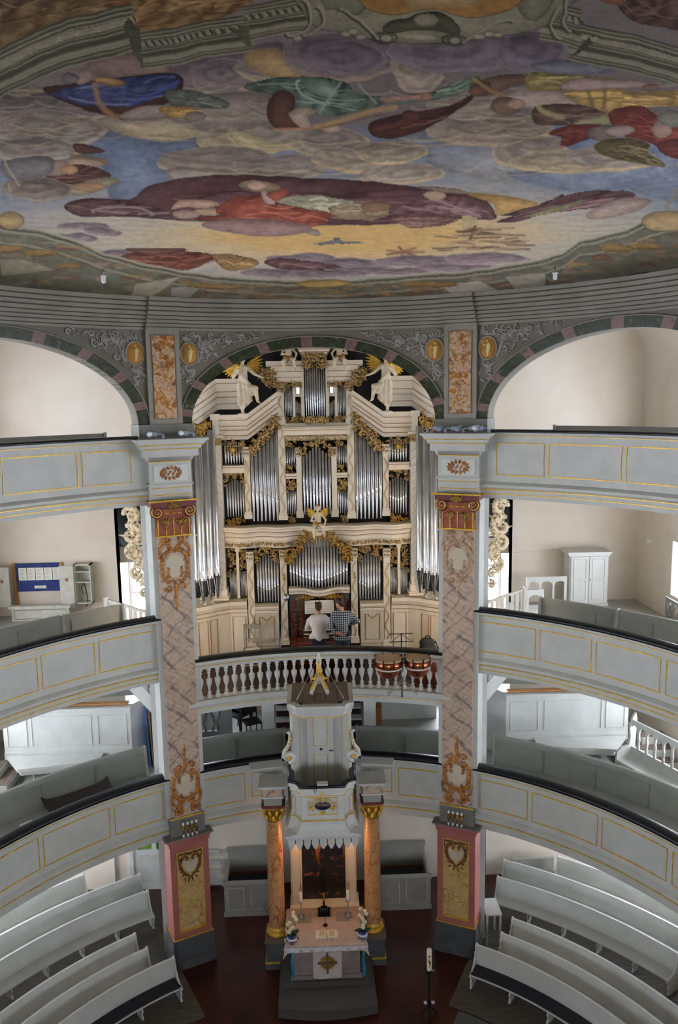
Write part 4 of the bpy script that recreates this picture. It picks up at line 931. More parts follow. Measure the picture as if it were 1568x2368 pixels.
def putto(base,k,s,label,seated=True,wings=True):
    e=thing('putto_statue',label,'statue',tuple(base))
    def p(u,w,z): return base+X*(s*u*k)-Y_*(w*k)+Z*(z*k)
    mb=MB(); mb.capsule(p(0,0,.12),p(.0,.0,.38),.11*k,.10*k); mb.capsule(p(-.1,0,.4),p(.1,0,.4),.05*k,.05*k); mb.capsule(p(0,.0,.42),p(0,.01,.5),.04*k,.04*k); mb.ball(p(0,.02,.58),(.08*k,.085*k,.09*k),12,8); mb.ball(p(0,.105,.57),(.014*k,.02*k,.02*k),6,4)
    mb.capsule(p(-.13,0,.38),p(-.2,.1,.22),.04*k,.034*k); mb.capsule(p(-.2,.1,.22),p(-.06,.18,.24),.032*k,.024*k); mb.capsule(p(.13,0,.38),p(.24,.06,.24),.04*k,.034*k); mb.capsule(p(.24,.06,.24),p(.2,.16,.1),.032*k,.024*k)
    for h,(kx,kz,fx,fz) in ((-1,(-.16,.02,-.12,-.3)),(1,(.14,.06,.2,-.22))):
        mb.capsule(p(h*.06,.02,.1),p(kx,.2,kz),.075*k,.055*k); mb.capsule(p(kx,.2,kz),p(fx,.18,fz),.05*k,.03*k); mb.capsule(p(fx,.18,fz),p(fx,.26,fz-.02),.028*k,.022*k)
    for h in(-1,1): 
        for q in range(4): mb.capsule(p(.2 if h>0 else -.06,.17,.1 if h>0 else .24),p((.2 if h>0 else -.06)+.012*q,.21,(.07 if h>0 else .24)-.01*q),.012*k,.008*k,6)
    remeshed(mb,'body','statue',e,.012*k)
    m=MB(); m.capsule(p(-.1,.05,.16),p(.12,.08,.12),.06*k,.05*k); m.capsule(p(.1,.1,.12),p(.16,.1,-.08),.05*k,.02*k); m.capsule(p(-.08,.08,.14),p(-.04,.12,-.02),.05*k,.02*k); remeshed(m,'sash','goldold',e,.012*k)
    m=MB()
    for q in range(12): a=q*2.4; m.ball(p(.06*math.cos(a),-.02+.05*math.sin(a),.64+.025*math.sin(q)),.03*k,6,4)
    part(m,'hair','carve',e)
    if wings:
        for h in(-1,1): m=MB(); wing(m,p(h*.05,-.08,.4),rad(25) if h*s>0 else PI-rad(25),.34*k,X,Z,FRONT,-1 if h*s>0 else 1); part(m,'wing','gold',e)
    return e
p_=A(610,140,17.45); putto(Vector((OX+p_[0],17.5,zA(146))),.74,1,'seated cream putto on the left cornice beside the top pipes',wings=False)
putto(Vector((OX-p_[0],17.5,zA(146))),.74,-1,'seated cream putto on the right cornice beside the top pipes',wings=False)
putto(Vector((OX+.0,17.27,zB(88))),.74,1,'winged putto perched above the keyboard pipes in the middle of the organ')

for s_ in(-1,1):
    p=A(665,315,17.9); x=OX+(p[0] if s_<0 else -p[0]); window((x-.06,17.94,zA(340)),X,.12,zA(290)-zA(340),-Y_,'small bright opening between the top pipes on the %s'%('left' if s_<0 else 'right'),(1,1))
# ================================================================ pulpit
PC=at(746,1860,14.2).x
PUL=thing('pulpit','pale grey and gilt pulpit above the altar with black padded rim and sounding board','pulpit',(PC,14.6,2.9))
def pp(mb,name,mat,parent=None): return part(mb,name,mat,parent or PUL)
def loop_outline(hw,fw,yf,ys,yb,n=5):
    # half plan: straight front of half-width fw at yf, concave quarter to (hw,ys), straight side back to yb
    R=[(hw,yb),(hw,ys)]
    for i in range(1,n): a=PI/2*i/n; R.append((hw-(hw-fw)*math.sin(a),ys-(ys-yf)*(1-math.cos(a))))
    R.append((fw,yf)); return [(-x,y) for x,y in R]+[(x,y) for x,y in R[::-1]]
def shell(levels):
    m=MB(); m.surf([[(PC+x,y,z) for x,y in loop_outline(*a)] for z,a in levels],False,False); return m
# sounding board
o1=(.645,.47,14.12,14.3,15.34)
m=shell([(5.47,(.52,.36,14.27,14.42,15.33)),(5.52,(.57,.4,14.2,14.36,15.33)),(5.53,(.6,.43,14.17,14.34,15.33)),(5.6,(.61,.44,14.15,14.32,15.33)),(5.7,o1),(5.76,o1),(5.77,(.56,.4,14.22,14.38,15.33))])
m.prism([(PC+x,y) for x,y in loop_outline(.52,.36,14.27,14.42,15.4)],5.462,5.47); CAN=pp(m,'sounding_board','grey')
m=MB(); m.prism([(PC+x,y) for x,y in loop_outline(.56,.4,14.22,14.38,15.4)],5.745,5.775); TOPB=pp(m,'canopy_top','marbletop' if 'marbletop' in MATS else 'brownboard',CAN) if False else None
paint('brownboard','#6d5f52','#7d6f62',.7,scale=4)
for k in range(5):
    x0=-.56+1.12*k/5; m=MB(); yf=14.22 if 0<k<4 else 14.36
    m.box(PC+x0+.004,PC+x0+1.12/5-.004,yf,15.33,5.765,5.785); pp(m,'canopy_plank','brownboard',CAN)
for zz,a in((5.535,(.602,.432,14.167,14.338,15.33)),(5.475,(.525,.365,14.265,14.415,15.33))): pp(MB().tube([(PC+x,y,zz) for x,y in loop_outline(*a)],.008,4),'gold_line','gold',CAN)
# crown of three scrolls with stay rods
for a,sc in((rad(-62),1.),(rad(-118),1.),(rad(90),.9)):
    U=Vector((math.cos(a),math.sin(a),0)); m=MB(); c=Vector((PC-.01,14.95,5.78)); g=MB()
    pts=[c+U*u+Z*z_ for u,z_ in((.03,.62),(.04,.56),(.02,.5),(.03,.4),(.08,.3),(.15,.2),(.24,.13),(.30,.09),(.335,.05),(.33,.015),(.30,.015),(.29,.045))]
    N=U.cross(Z); rows=[[p-N*.04,p+N*.04] for p in pts]
    m.tube(pts,[.03,.035,.035,.035,.035,.036,.037,.038,.042,.04,.03,.02],8); s=pp(m,'crown_scroll','white')
    g.tube([p+N*.02+U*.025+Z*.025 for p in pts[1:8]],[.012]*7,5); g.tube([p-N*.02+U*.025+Z*.025 for p in pts[1:8]],[.012]*7,5); g.ball(pts[9]+Z*.02,.028,8,5); g.ball(pts[0]+Z*.0,.03,8,5)
    for k in range(6): g.ball(pts[2+k]+U*.035+Z*.03,.018,6,4)
    pp(g,'gold_trim','gold',s)
    m=MB(); m.tube([c+U*.12+Z*.36,c+U*.22+Z*.30,c+U*.3+Z*.33],[.03,.028,.02],6); pp(m,'leaf_curl','gold',s)
m=MB(); m.lathe([(.0,.56),(.05,.56),(.055,.66),(.03,.7),(.035,.74),(0,.78)],10,(PC-.01,14.95,5.78)); pp(m,'finial','white')
for s_ in(-1,1): pp(MB().tube([(PC+s_*.06,14.98,6.36),(PC+s_*.46,14.4,5.79)],.007,5),'stay_rod','steel')
# back with door, side posts, side scrolls
m=MB(); m.box(PC-.42,PC+.42,15.22,15.3,3.1,5.47); BACK=pp(m,'back_panel','grey')
for s_ in(-1,1):
    m=MB(); m.add([(PC+s_*a,y,z_) for z_ in(3.1,5.47) for a,y in((.38,15.22),(.42,15.2),(.56,14.88),(.62,14.95),(.5,15.3))],[(0,1,6,5),(1,2,7,6),(2,3,8,7),(3,4,9,8)],False); q=pp(m,'side_post','grey')
    for u,y in((.425,15.185),(.555,14.885)): pp(MB().tube([(PC+s_*u,y,3.9),(PC+s_*u,y,5.45)],.008,4),'gold_line','gold',q)
    m=MB(); c=Vector((PC+s_*.66,14.9,4.38)); scroll(m,c,.12,-PI/2,1.4,.045,Vector((-s_,0,0)),Z,FRONT,1,20); m.tube([c+Vector((s_*x,0,z_)) for x,z_ in((.11,.0),(.09,.13),(.0,.25),(-.03,.4),(-.03,.5),(.0,.55))],[.045,.04,.035,.03,.028,.035],6); q=pp(m,'side_scroll','white')
    g=MB(); g.ball(c+FRONT*.03,.045,8,5); 
    for k in range(6): g.ball(c+Vector((s_*(.05-.02*k),-.03,.1+.07*k)),.024,6,4)
    pp(g,'gold_trim','gold',q)
m=MB(); m.box(PC-.28,PC+.26,15.19,15.23,3.3,5.4); DOOR=pp(m,'door','white')
for z0,z1 in((4.48,5.36),(3.4,4.28)):
    pp(MB().tube([(PC+u,15.186,z_) for u,z_ in((-.15,z0),(.13,z0),(.13,z1),(-.15,z1))],.014,4,closed=True),'door_panel_moulding','gold',DOOR)
m=MB(); m.lathe([(0,0),(.035,0),(0,.01)],4,(0,0,0)); m.v=[(PC-.0+x,15.19-z_,4.40+y) for x,y,z_ in m.v]; pp(m,'lock_plate','blackmetal',DOOR)
m=MB(); m.tube([(PC+.17,15.185,4.375),(PC+.17,15.15,4.375),(PC+.25,15.15,4.375)],.008,5); pp(m,'handle','blackmetal',DOOR)
# basket
lv=lambda d:(.655+d,.45+d,14.2-d,14.45-d,15.2)
m=shell([(4.07,lv(.01)),(4.0,lv(.01)),(3.98,lv(-.02)),(3.9,lv(-.02)),(3.89,lv(-.04)),(3.42,lv(-.04)),(3.41,lv(-.01)),(3.38,lv(0)),(3.36,lv(-.02)),(3.30,lv(-.02))]); BK=pp(m,'basket','white')
m=shell([(4.07,lv(.01)),(4.07,lv(-.08)),(3.3,lv(-.08))]); m.prism([(PC+x,y) for x,y in loop_outline(*lv(-.06))],3.3,3.33); pp(m,'basket_inside','greymid',BK)
m=shell([(3.30,lv(-.02)),(3.26,lv(.0)),(3.2,lv(.03)),(3.16,lv(.07)),(3.13,(.74,.74,14.1,14.12,15.2)),(3.09,(.74,.74,14.1,14.12,15.2)),(3.08,(.71,.71,14.14,14.15,15.2)),(3.03,(.70,.70,14.15,14.16,15.2))]); m.box(PC-.7,PC+.7,14.16,15.2,3.03,3.06); pp(m,'skirt','white')
L=[(PC+x,y,4.085) for x,y in loop_outline(*lv(-.03))]; m=MB(); m.tube(L,.062,8,flat=.6,up=(0,0,1)); pp(m,'padded_rim','leather')
for zz,d in((3.9,-.018),(3.395,.002)): pp(MB().tube([(PC+x,y,zz) for x,y in loop_outline(*lv(d))],.008 if zz>3.5 else .014,4),'gold_line','gold')
pp(MB().tube([(PC+u,14.236,z_) for u,z_ in((-.285,3.5),(.285,3.5),(.285,3.85),(-.285,3.85))],.012,4,closed=True),'gold_frame','gold')
for s_ in(-1,1): pp(MB().tube([(PC+s_*u,y,z_) for u,y,z_ in((.53,14.31,3.5),(.6,14.42,3.5),(.6,14.42,3.82),(.53,14.31,3.82))],.01,4,closed=True),'gold_frame','gold')
# lappets of the valance
for k in range(9):
    x0=-.7+1.4*k/9; w_=1.4/9; m=MB()
    m.prism([(PC+x0+.012,3.06),(PC+x0+w_-.012,3.06),(PC+x0+w_-.012,2.93),(PC+x0+w_*.8,2.88),(PC+x0+w_*.65,2.84),(PC+x0+w_*.5,2.82),(PC+x0+w_*.35,2.84),(PC+x0+w_*.2,2.88),(PC+x0+.012,2.93)],14.15,14.165,'y'); pp(m,'lappet','white')
    if k: m=MB(); m.box(PC+x0-.018,PC+x0+.018,14.167,14.175,2.93,3.06); pp(m,'valance_backing','brownline')
# plaque
c=Vector((PC+.0,14.228,3.69)); m=MB(); m.lathe([(0,.02),(.15,.02),(.16,.01),(.16,0)],28); m.v=[tuple(c+X*x+Z*(y*.56)+FRONT*z_) for x,y,z_ in m.v]
paint('plaqueblue','#0c1230','#16204a',.4); PL=pp(m,'oval_plaque','plaqueblue')
m=MB(); m.tube([c+X*(.162*math.cos(2*PI*k/28))+Z*(.092*math.sin(2*PI*k/28))+FRONT*.01 for k in range(28)],.008,5,closed=True); pp(m,'plaque_rim','white',PL)
def text(body,c,size,mat,parent,name='lettering',rot=(PI/2,0,0),ext=.001):
    cu=bpy.data.curves.new(name,'FONT'); cu.body=body; cu.size=size; cu.align_x='CENTER'; cu.align_y='CENTER'; cu.extrude=ext
    o=bpy.data.objects.new(name,cu); COL.objects.link(o); o.parent=parent; o.matrix_parent_inverse=WT.get(parent.name,Matrix()).inverted(); o.location=c; o.rotation_euler=rot; cu.materials.append(MATS[mat]); bpy.context.view_layer.update()
    me=bpy.data.meshes.new_from_object(o.evaluated_get(bpy.context.evaluated_depsgraph_get())); q=bpy.data.objects.new(name,me); COL.objects.link(q); q.parent=parent; q.matrix_parent_inverse=o.matrix_parent_inverse.copy(); q.location=c; q.rotation_euler=rot; bpy.data.objects.remove(o); return q
WT[PL.name]=WT[PUL.name]; PL_inv=None
t=text('Christus',c+FRONT*.023+Z*.03,.072,'gold',PUL)
m=MB(); rnd=random.Random(5)
for k in range(13):
    x=-.115+.019*k; m.tube([c+X*x+Z*(-.005)+FRONT*.023,c+X*(x+.004)+Z*(-.015-.018*rnd.random())+FRONT*.023,c+X*(x+.01)+Z*(-.006+.012*rnd.random())+FRONT*.023],.0022,4)
pp(m,'lettering','goldold')
g=MB()
for s_ in(-1,1):
    g.tube([c+X*(s_*x)+Z*z_+FRONT*.02 for x,z_ in((.04,.12),(.09,.145),(.14,.12),(.175,.06),(.22,.04),(.25,.07))],[.012,.013,.013,.012,.012,.01],5)
    g.ball(c+X*(s_*.245)+FRONT*.02+Z*.03,.022,6,4)
    for k in range(4): leaf(g,c+X*(s_*.17)+Z*-.02+FRONT*.015,.09,.02,(-.3-.4*k if s_>0 else PI+.3+.4*k),X,Z,FRONT,.3*s_,.3)
g.tube([c+Z*z_+FRONT*.02+X*x for x,z_ in((0,.09),(.0,.14),(.008,.2),(-.004,.26),(.0,.3))],[.035,.02,.014,.016,.02],6)
pp(g,'plaque_ornament','gold'); g=MB()
for k in range(5): leaf(g,c+Z*-.105+FRONT*.015,.07,.022,-PI/2+(k-2)*.5,X,Z,FRONT,0,.3)
pp(g,'plaque_shell','gold')
# papers and lectern cloth on the rim
m=MB(); m.box(PC-.1,PC+.11,14.18,14.32,4.13,4.15); tag(part(m,'book','linenwhite'),'white hymn book lying on the black pulpit rim','book')
m=MB(); m.tube([(PC-.13,14.17,4.12),(PC-.16,14.15,4.05),(PC-.14,14.14,3.99),(PC-.11,14.15,4.04),(PC-.12,14.19,4.13)],.006,5); tag(part(m,'microphone_cable','blackmetal'),'thin black cable looped over the pulpit rim','cable')
# lamp under the pulpit that lights the altar columns
lm=thing('ceiling_lamp','small warm lamp fixed under the gallery behind the pulpit skirt','lamp',(PC,15.05,2.98))
part(MB().lathe([(0,.03),(.09,.03),(.1,0),(.09,-.02)],12,(PC,15.05,2.99)),'shade','brass',lm)
for s_ in(-1,1):
    ld=bpy.data.lights.new('warm_bulb','POINT'); ld.energy=6; ld.color=(1,.58,.28); ld.shadow_soft_size=.14; lo=bpy.data.objects.new('warm_bulb',ld); COL.objects.link(lo); lo.parent=lm; lo.matrix_parent_inverse=WT[lm.name].inverted(); lo.location=(PC+s_*.42,14.62,2.72)
# ================================================================ altar
AX=PC+.005
m=MB(); m.box(AX-1.0,AX+1.0,14.5,15.3,0,.3); m.box(AX-.92,AX+.92,13.6,14.5,0,.3)
ST=thing('altar_step','grey carpeted altar step with a curved front edge','step',(AX,13.5,0))
m=MB(); m.prism([(AX-.93,14.5),(AX-.93,13.2)]+[(AX-.93+1.86*k/10,13.2-.11*math.sin(PI*k/10)) for k in range(1,10)]+[(AX+.95,13.2),(AX+.93,14.5)],0,.2); part(m,'lower_step','carpet',ST)
m=MB(); m.prism([(AX-.90,14.5),(AX-.86,13.7),(AX+.86,13.7),(AX+.9,14.5)],.2,.3); part(m,'upper_step','carpet',ST)
# columns on plinths, impost blocks carrying the gallery ledge
for s_ in(-1,1):
    sd='left' if s_<0 else 'right'; x=AX+s_*.99
    e=thing('altar_column','orange marbled column with gilt base and capital on the %s of the altar'%sd,'column',(x,14.72,0))
    def bx(n,mt,hx,y0,y1,z0,z1,hx2=None,e=e,x=x):
        h2=hx2 or hx; m=MB(); m.add([(x+u,y,z_) for z_,h in((z0,hx),(z1,h2)) for y in(y0,y1) for u in(-h,h)],[(0,2,3,1),(4,5,7,6),(0,1,5,4),(2,6,7,3),(0,4,6,2),(1,3,7,5)],False); return part(m,n,mt,e)
    bx('plinth_foot','stonegrey',.245,14.46,15.0,0,.14); bx('gold_moulding','gold',.25,14.455,15.0,.14,.17); bx('plinth','stonegrey',.225,14.48,15.0,.17,.6); bx('plinth_cap','brownboard',.26,14.44,15.0,.6,.68,.24)
    part(MB().lathe([(0,.68),(.215,.68),(.225,.71),(.215,.745),(.19,.755),(.185,.775),(.2,.79),(.2,.815),(.175,.83),(.17,.85)],24,(x,14.72,0)),'gilt_base','gold',e)
    part(MB().lathe([(.165,.84),(.168,1.3),(.165,2.1),(.15,3.2)],24,(x,14.72,0)),'shaft','marbleorange',e)
    part(MB().lathe([(.155,3.17),(.168,3.19),(.16,3.21),(.16,3.3),(.19,3.42),(.235,3.47),(.235,3.5),(0,3.5)],20,(x,14.72,0)),'capital_bell','goldold',e)
    m=MB()
    for r_ in range(2):
        for k in range(8): a=2*PI*(k+.5*r_)/8; W=Vector((math.cos(a),math.sin(a),0)); leaf(m,Vector((x,14.72,3.2+.1*r_))+W*.165,.15,.045,PI/2,Vector((-W.y,W.x,0)),Z+W*.25,W,0,.5)
    for k in range(4): a=PI/4+PI/2*k; W=Vector((math.cos(a),math.sin(a),0)); scroll(m,Vector((x,14.72,3.46))+W*.22,.045,PI/2,1.4,.015,W,Z,Vector((-W.y,W.x,0)),-1,12)
    part(m,'acanthus_leaves','gold',e)
    bx('abacus','wine',.21,14.51,14.93,3.5,3.545,.235); bx('impost','greymid',.175,14.55,14.9,3.545,3.72,.19); bx('impost_moulding','white',.22,14.5,14.95,3.72,3.745); bx('impost_block','marblepink',.18,14.54,14.9,3.745,3.93,.2); bx('impost_cap','grey',.24,14.47,15.0,3.93,3.98,.28)
# painting in its frame
AR=thing('altarpiece','dark oil painting framed by cream gilt pilasters above the altar','altarpiece',(AX,15.1,.3))
def ap(x0,x1,y0,y1,z0,z1,n,mt): return part(MB().box(AX+x0,AX+x1,y0,y1,z0,z1),n,mt,AR)
ap(-.70,.70,14.86,15.3,.3,1.02,'pedestal','creamlow'); ap(-.72,.72,14.83,15.3,1.02,1.09,'sill','cream')
paint('creamwarm','#d2bca0','#ddc9b0',.5)
for s_ in(-1,1):
    x0,x1=(-.69,-.46) if s_<0 else (.45,.67)
    ap(x0,x1,14.95,15.25,1.09,3.03,'pilaster','creamwarm')
    for u in(x0+.03,x1-.03): part(MB().tube([(AX+u,14.945,1.14),(AX+u,14.945,3.0)],.008,4),'gold_line','gold',AR)
def painting():
    m,nt,b=newmat('oldpainting',.35); v=coord(nt,1); n=noise(nt,v,3.2,6,.6,1.5); c=ramp(nt,n.outputs[0],[(.42,'#0b0705'),(.58,'#1e100a'),(.66,'#6e3416'),(.74,'#a0683a'),(.8,'#3a1c10')])
    nt.links.new(c,b.inputs['Base Color'])
painting()
ap(-.46,.45,15.12,15.2,1.09,3.03,'canvas','oldpainting')
paint('figurered','#7c3a18','#a8602c',.5,scale=6)
m=MB(); m.tube([(AX-.02,15.115,2.75),(AX-.04,15.11,2.55),(AX-.1,15.11,2.4),(AX-.13,15.115,2.15),(AX-.12,15.115,1.95)],[.05,.1,.08,.05,.03],6,flat=.08,up=(0,-1,0)); part(m,'painted_figure','figurered',AR)
m=MB(); m.ball((AX-.0,15.112,2.78),(.05,.004,.06),10,6); m.tube([(AX+.02,15.112,2.25),(AX+.07,15.112,2.35),(AX+.09,15.112,2.48)],[.01,.03,.01],5,flat=.1,up=(0,-1,0)); part(m,'painted_highlight','skin',AR)
# altar table
TB=thing('altar_table','stone altar table with panelled front below the white cloth','altar',(AX,14.2,.3))
tp=lambda x0,x1,y0,y1,z0,z1,n,mt:part(MB().box(AX+x0,AX+x1,y0,y1,z0,z1),n,mt,TB)
paint('stonewarm','#8a7e78','#9c9088',.7,scale=4,bmp=.08)
tp(-.66,.66,13.82,14.8,.3,1.04,'block','stonewarm'); tp(-.72,.72,13.74,14.8,1.04,1.09,'slab','stonewarm'); tp(-.7,.7,13.78,13.82,.3,.38,'foot_moulding','stonewarm')
for x0 in(-.63,-.36,.3,.52):
    part(MB().tube([(AX+u,13.818,z_) for u,z_ in((x0,.46),(x0+.2,.46),(x0+.2,.98),(x0,.98))],.01,4,closed=True),'panel_moulding','stonewarm',TB)
# cloth with lace hem
m=MB(); rows=[]
nx=48
for j,(y,zb) in enumerate(((14.82,1.02),(14.815,1.1),(14.3,1.102),(13.72,1.102),(13.69,1.09),(13.675,1.03),(13.665,.985))):
    rows.append([(AX+(-.79+1.58*i/nx)*(1+(.03 if zb<1.0 else 0)),y-(.008*math.sin(i*.9) if j>4 else 0),zb-(.015*abs(math.sin(i*PI/2.)) if j==6 else 0)) for i in range(nx+1)])
m.surf(rows)
for s_ in(-1,1):
    m.surf([[(AX+s_*(.79+.012*math.sin(k*1.1)*j),13.69+1.12*k/24,1.10-.035*j-(.012*abs(math.sin(k*PI/2)) if j==3 else 0)) for k in range(25)] for j in range(4)])
    m.surf([[(AX+s_*.79,13.69,1.1),(AX+s_*.81,13.64,1.0),(AX+s_*.84,13.6,.9)],[(AX+s_*.70,13.675,1.08),(AX+s_*.73,13.65,1.0),(AX+s_*.83,13.6,.9)]])
paint('clothpink','#c4aca0','#cdb6aa',.9,scale=6)
CL=tag(part(m,'altar_cloth','clothpink'),'pinkish white altar cloth with lace hem hanging at the corners','tablecloth')
m=MB(); m.surf([[(AX-.8+1.6*i/60,13.668-.006*math.sin(i*.9)-.002*j,1.075-.04*j-(.018*abs(math.sin(i*PI/2)) if j==2 else 0)) for i in range(61)] for j in range(3)]); lh=part(m,'lace_hem','linenwhite',CL)
for sx,lb in((-.42,'left'),(.37,'right')):
    m=MB(); m.box(AX+sx-.14,AX+sx+.14,14.36,14.66,1.104,1.108); tag(part(m,'runner_mat','stonewarm'),'beige square cloth under the %s altar candlestick'%lb,'mat')
# antependium
m=MB(); rows=[]
for z_ in np.linspace(1.06,.36,12): rows.append([(AX+.02-.28+.56*i/16,13.735-.012*math.sin(i*.5)-(.03 if z_>1.0 else 0)+(.02 if z_<.9 else 0),z_-(.035*math.sin(PI*i/16) if z_<.4 else 0)) for i in range(17)])
m.surf(rows); AN=tag(part(m,'antependium','linen'),'cream altar hanging with a golden sun and brown cross','hanging')
paint('sungold','#8a6414','#a87c1c',.7); paint('crossbrown','#6e4426','#7e5030',.8)
c=Vector((AX+.02,13.72,.69)); m=MB()
for k in range(16):
    a=2*PI*(k+.5)/16; d=.09
    m.add([c+X*(r*math.cos(q))+Z*(r*.95*math.sin(q)) for r,q in((.075,a-.2),(.12,a-.2),(.165,a+.02),(.12,a+.2),(.075,a+.2))],[(0,1,2,3,4)],False)
part(m,'embroidered_sun','sungold',AN)
m=MB(); m.box(c.x-.018,c.x+.018,13.708,13.714,.47,.91); m.box(c.x-.19,c.x+.19,13.71,13.716,.675,.71); part(m,'embroidered_cross','crossbrown',AN)
# candlesticks with candles
for sx,lb in((-.49,'left'),(.47,'right')):
    x=AX+sx; e=thing('candlestick','silver footed candlestick with a pale candle on the %s of the altar'%lb,'candlestick',(x,14.52,1.108))
    m=MB(); m.box(x-.055,x+.055,14.465,14.575,1.115,1.19)
    m.v=[(v[0] if v[2]<1.15 else x+(v[0]-x)*.55,v[1] if v[2]<1.15 else 14.52+(v[1]-14.52)*.55,v[2]) for v in m.v]; part(m,'foot','stonewarm',e)
    m=MB()
    for a in range(4): m.ball((x+.06*(1 if a%2 else -1),14.52+.055*(1 if a>1 else -1),1.118),.014,6,4)
    part(m,'ball_feet','brass',e)
    part(MB().lathe([(.035,1.185),(.015,1.2),(.028,1.235),(.012,1.26),(.011,1.42),(.02,1.44),(.045,1.455),(.05,1.47),(.0,1.47)],12,(x,14.52,0)),'stem','stonewarm',e)
    part(MB().lathe([(.032,1.47),(.032,1.66),(.02,1.67),(0,1.665)],12,(x,14.52,0)),'candle','wax',e)
    part(MB().tube([(x,14.52,1.665),(x+.002,14.52,1.685)],.003,4),'wick','blackmetal',e)
# crucifix
e=thing('crucifix','dark altar crucifix on a stepped base with gilded figure','crucifix',(AX-.02,14.6,1.104)); x=AX-.02
m=MB()
for hw,z0,z1,h2 in((.125,1.104,1.12,.125),(.115,1.12,1.2,.115),(.13,1.2,1.215,.11),(.085,1.215,1.27,.06)): m.add([(x+u,14.6+y,z_) for z_,h in((z0,hw),(z1,h2)) for y in(-h*.6,h*.6) for u in(-h,h)],[(0,2,3,1),(4,5,7,6),(0,1,5,4),(2,6,7,3),(0,4,6,2),(1,3,7,5)],False)
part(m,'base','blackmetal',e); m=MB(); m.box(x-.02,x+.02,14.585,14.61,1.27,1.72); m.box(x-.12,x+.12,14.587,14.607,1.56,1.6); part(m,'cross','blackmetal',e)
m=MB(); m.tube([(x,14.57,1.4),(x,14.565,1.5),(x,14.57,1.56)],[.012,.022,.016],6); m.ball((x,14.565,1.6),.018,6,4); m.tube([(x-.1,14.575,1.61),(x,14.57,1.55),(x+.1,14.575,1.61)],.008,5); part(m,'figure','goldold',e)
# small round microphone on its stand, open bible, pen
e=thing('microphone','small black microphone on a round base in front of the crucifix','microphone',(AX,14.28,1.104)); part(MB().lathe([(0,1.104),(.045,1.104),(.045,1.118),(0,1.12)],14,(AX,14.25,0)),'base','blackmetal',e); part(MB().tube([(AX,14.25,1.118),(AX-.005,14.3,1.19),(AX-.005,14.33,1.22)],[.004,.006,.012],6),'stem','blackmetal',e)
e=thing('bible','open book with yellowed pages on the altar','book',(AX+.02,13.98,1.104)); c=Vector((AX+.02,13.98,1.104))
part(MB().box(c.x-.225,c.x+.225,13.86,14.1,1.104,1.112),'cover','linenwhite',e)
for s_ in(-1,1):
    m=MB(); rows=[]
    for y in(13.87,14.09): rows.append([(c.x+s_*u,y,1.112+h) for u,h in((.0,.004),(.04,.022),(.1,.026),(.16,.02),(.205,.008),(.205,.0),(0,.0))])
    m.surf(rows,True,False); m.add([(c.x+s_*u,y,1.112+h) for y in(13.87,) for u,h in((.0,.004),(.04,.022),(.1,.026),(.16,.02),(.205,.008),(.205,.0))],[(0,1,2,3,4,5)],False); pg=part(m,'page_block','wax',e)
    m=MB()
    for k in range(9): m.box(min(c.x+s_*.05,c.x+s_*.15),max(c.x+s_*.05,c.x+s_*.15),14.06-.02*k,14.064-.02*k,1.137,1.1385)
    part(m,'printed_lines','greydark',pg)
m=MB(); m.tube([(c.x,14.0,1.125),(c.x+.003,13.85,1.12),(c.x+.012,13.81,1.108)],.006,4); part(m,'ribbon_marker','wine',e)
tag(part(MB().tube([(c.x+.09,13.86,1.112),(c.x+.11,13.79,1.112)],.005,5),'pen','blackmetal'),'black pen lying beside the open altar book','pen')
# flower vases with ribbons
for sx,y,lb,h in((-.66,13.82,'left',.0),(.72,13.86,'right',.03)):
    x=AX+sx; e=thing('flower_vase','blue vase of white roses with a turquoise ribbon on the %s altar corner'%lb,'flowers',(x,y,1.104))
    part(MB().lathe([(0,0),(.05,.002),(.09,.05),(.1,.1),(.08,.14),(.06,.14)],14,(x,y,1.106)),'vase','bluevase',e)
    part(MB().lathe([(.095,.06),(.104,.09),(.1,.115)],14,(x,y,1.106)),'white_band','linenwhite',e)
    rnd=random.Random(3+int(sx*10))
    for k in range(9):
        q=Vector((x+rnd.uniform(-.09,.09),y+.03+.035*k+rnd.uniform(-.02,.02),1.29+.025*k)); m=MB(); m.ball(q,.036,8,6); 
        for j in range(6): a=2*PI*j/6; m.ball(q+Vector((.022*math.cos(a),.022*math.sin(a),.008)),(.02,.02,.026),6,4)
        r_=part(m,'rose','rosewhite',e); part(MB().tube([q,(x+(q.x-x)*.3,y+.02,1.2)],.005,4),'stem','greenleaf',r_)
    for k in range(9): a=rnd.uniform(0,2*PI); m=MB(); leaf(m,Vector((x,y+.04,1.23)),.16,.035,a,X,Y_*.6+Z*.7,FRONT+Z,.3,.3); part(m,'leaf','greenleaf',e)
    for k in range(2):
        m=MB(); rows=[[(x+.01*k+d+.012*math.sin(j*1.1+k),13.66-.02*k if j>1 else y-.09,1.12-.085*j-.0*k) for d in(-.018,.018)] for j in range(9+(1-k)*0)]; m.surf(rows); part(m,'ribbon','ribbon',e)
# paschal candle on its stand
x,y=atz(993,2355,0).x,13.05; e=thing('paschal_candle','tall dark iron stand with a decorated white paschal candle','candle',(x,y,0))
m=MB()
for k in range(3): a=2*PI*k/3+.5; m.tube([(x,y,.25),(x+.1*math.cos(a),y+.1*math.sin(a),.12),(x+.17*math.cos(a),y+.17*math.sin(a),.012)],.014,6)
part(m,'tripod_foot','blackmetal',e); part(MB().lathe([(.014,.2),(.016,.3),(.035,.34),(.014,.38),(.012,.92),(.03,.96),(.09,.98),(.095,1.0),(0,1.0)],12,(x,y,0)),'stem','blackmetal',e)
for s_ in(-1,1): part(MB().lathe([(0,.3),(.03,.3),(.035,.33),(.02,.34)],8,(x+s_*.07,y,0)),'small_cup','bulb',e)
part(MB().lathe([(.045,1.0),(.045,1.42),(.03,1.43),(0,1.42)],14,(x,y,0)),'candle','wax',e)
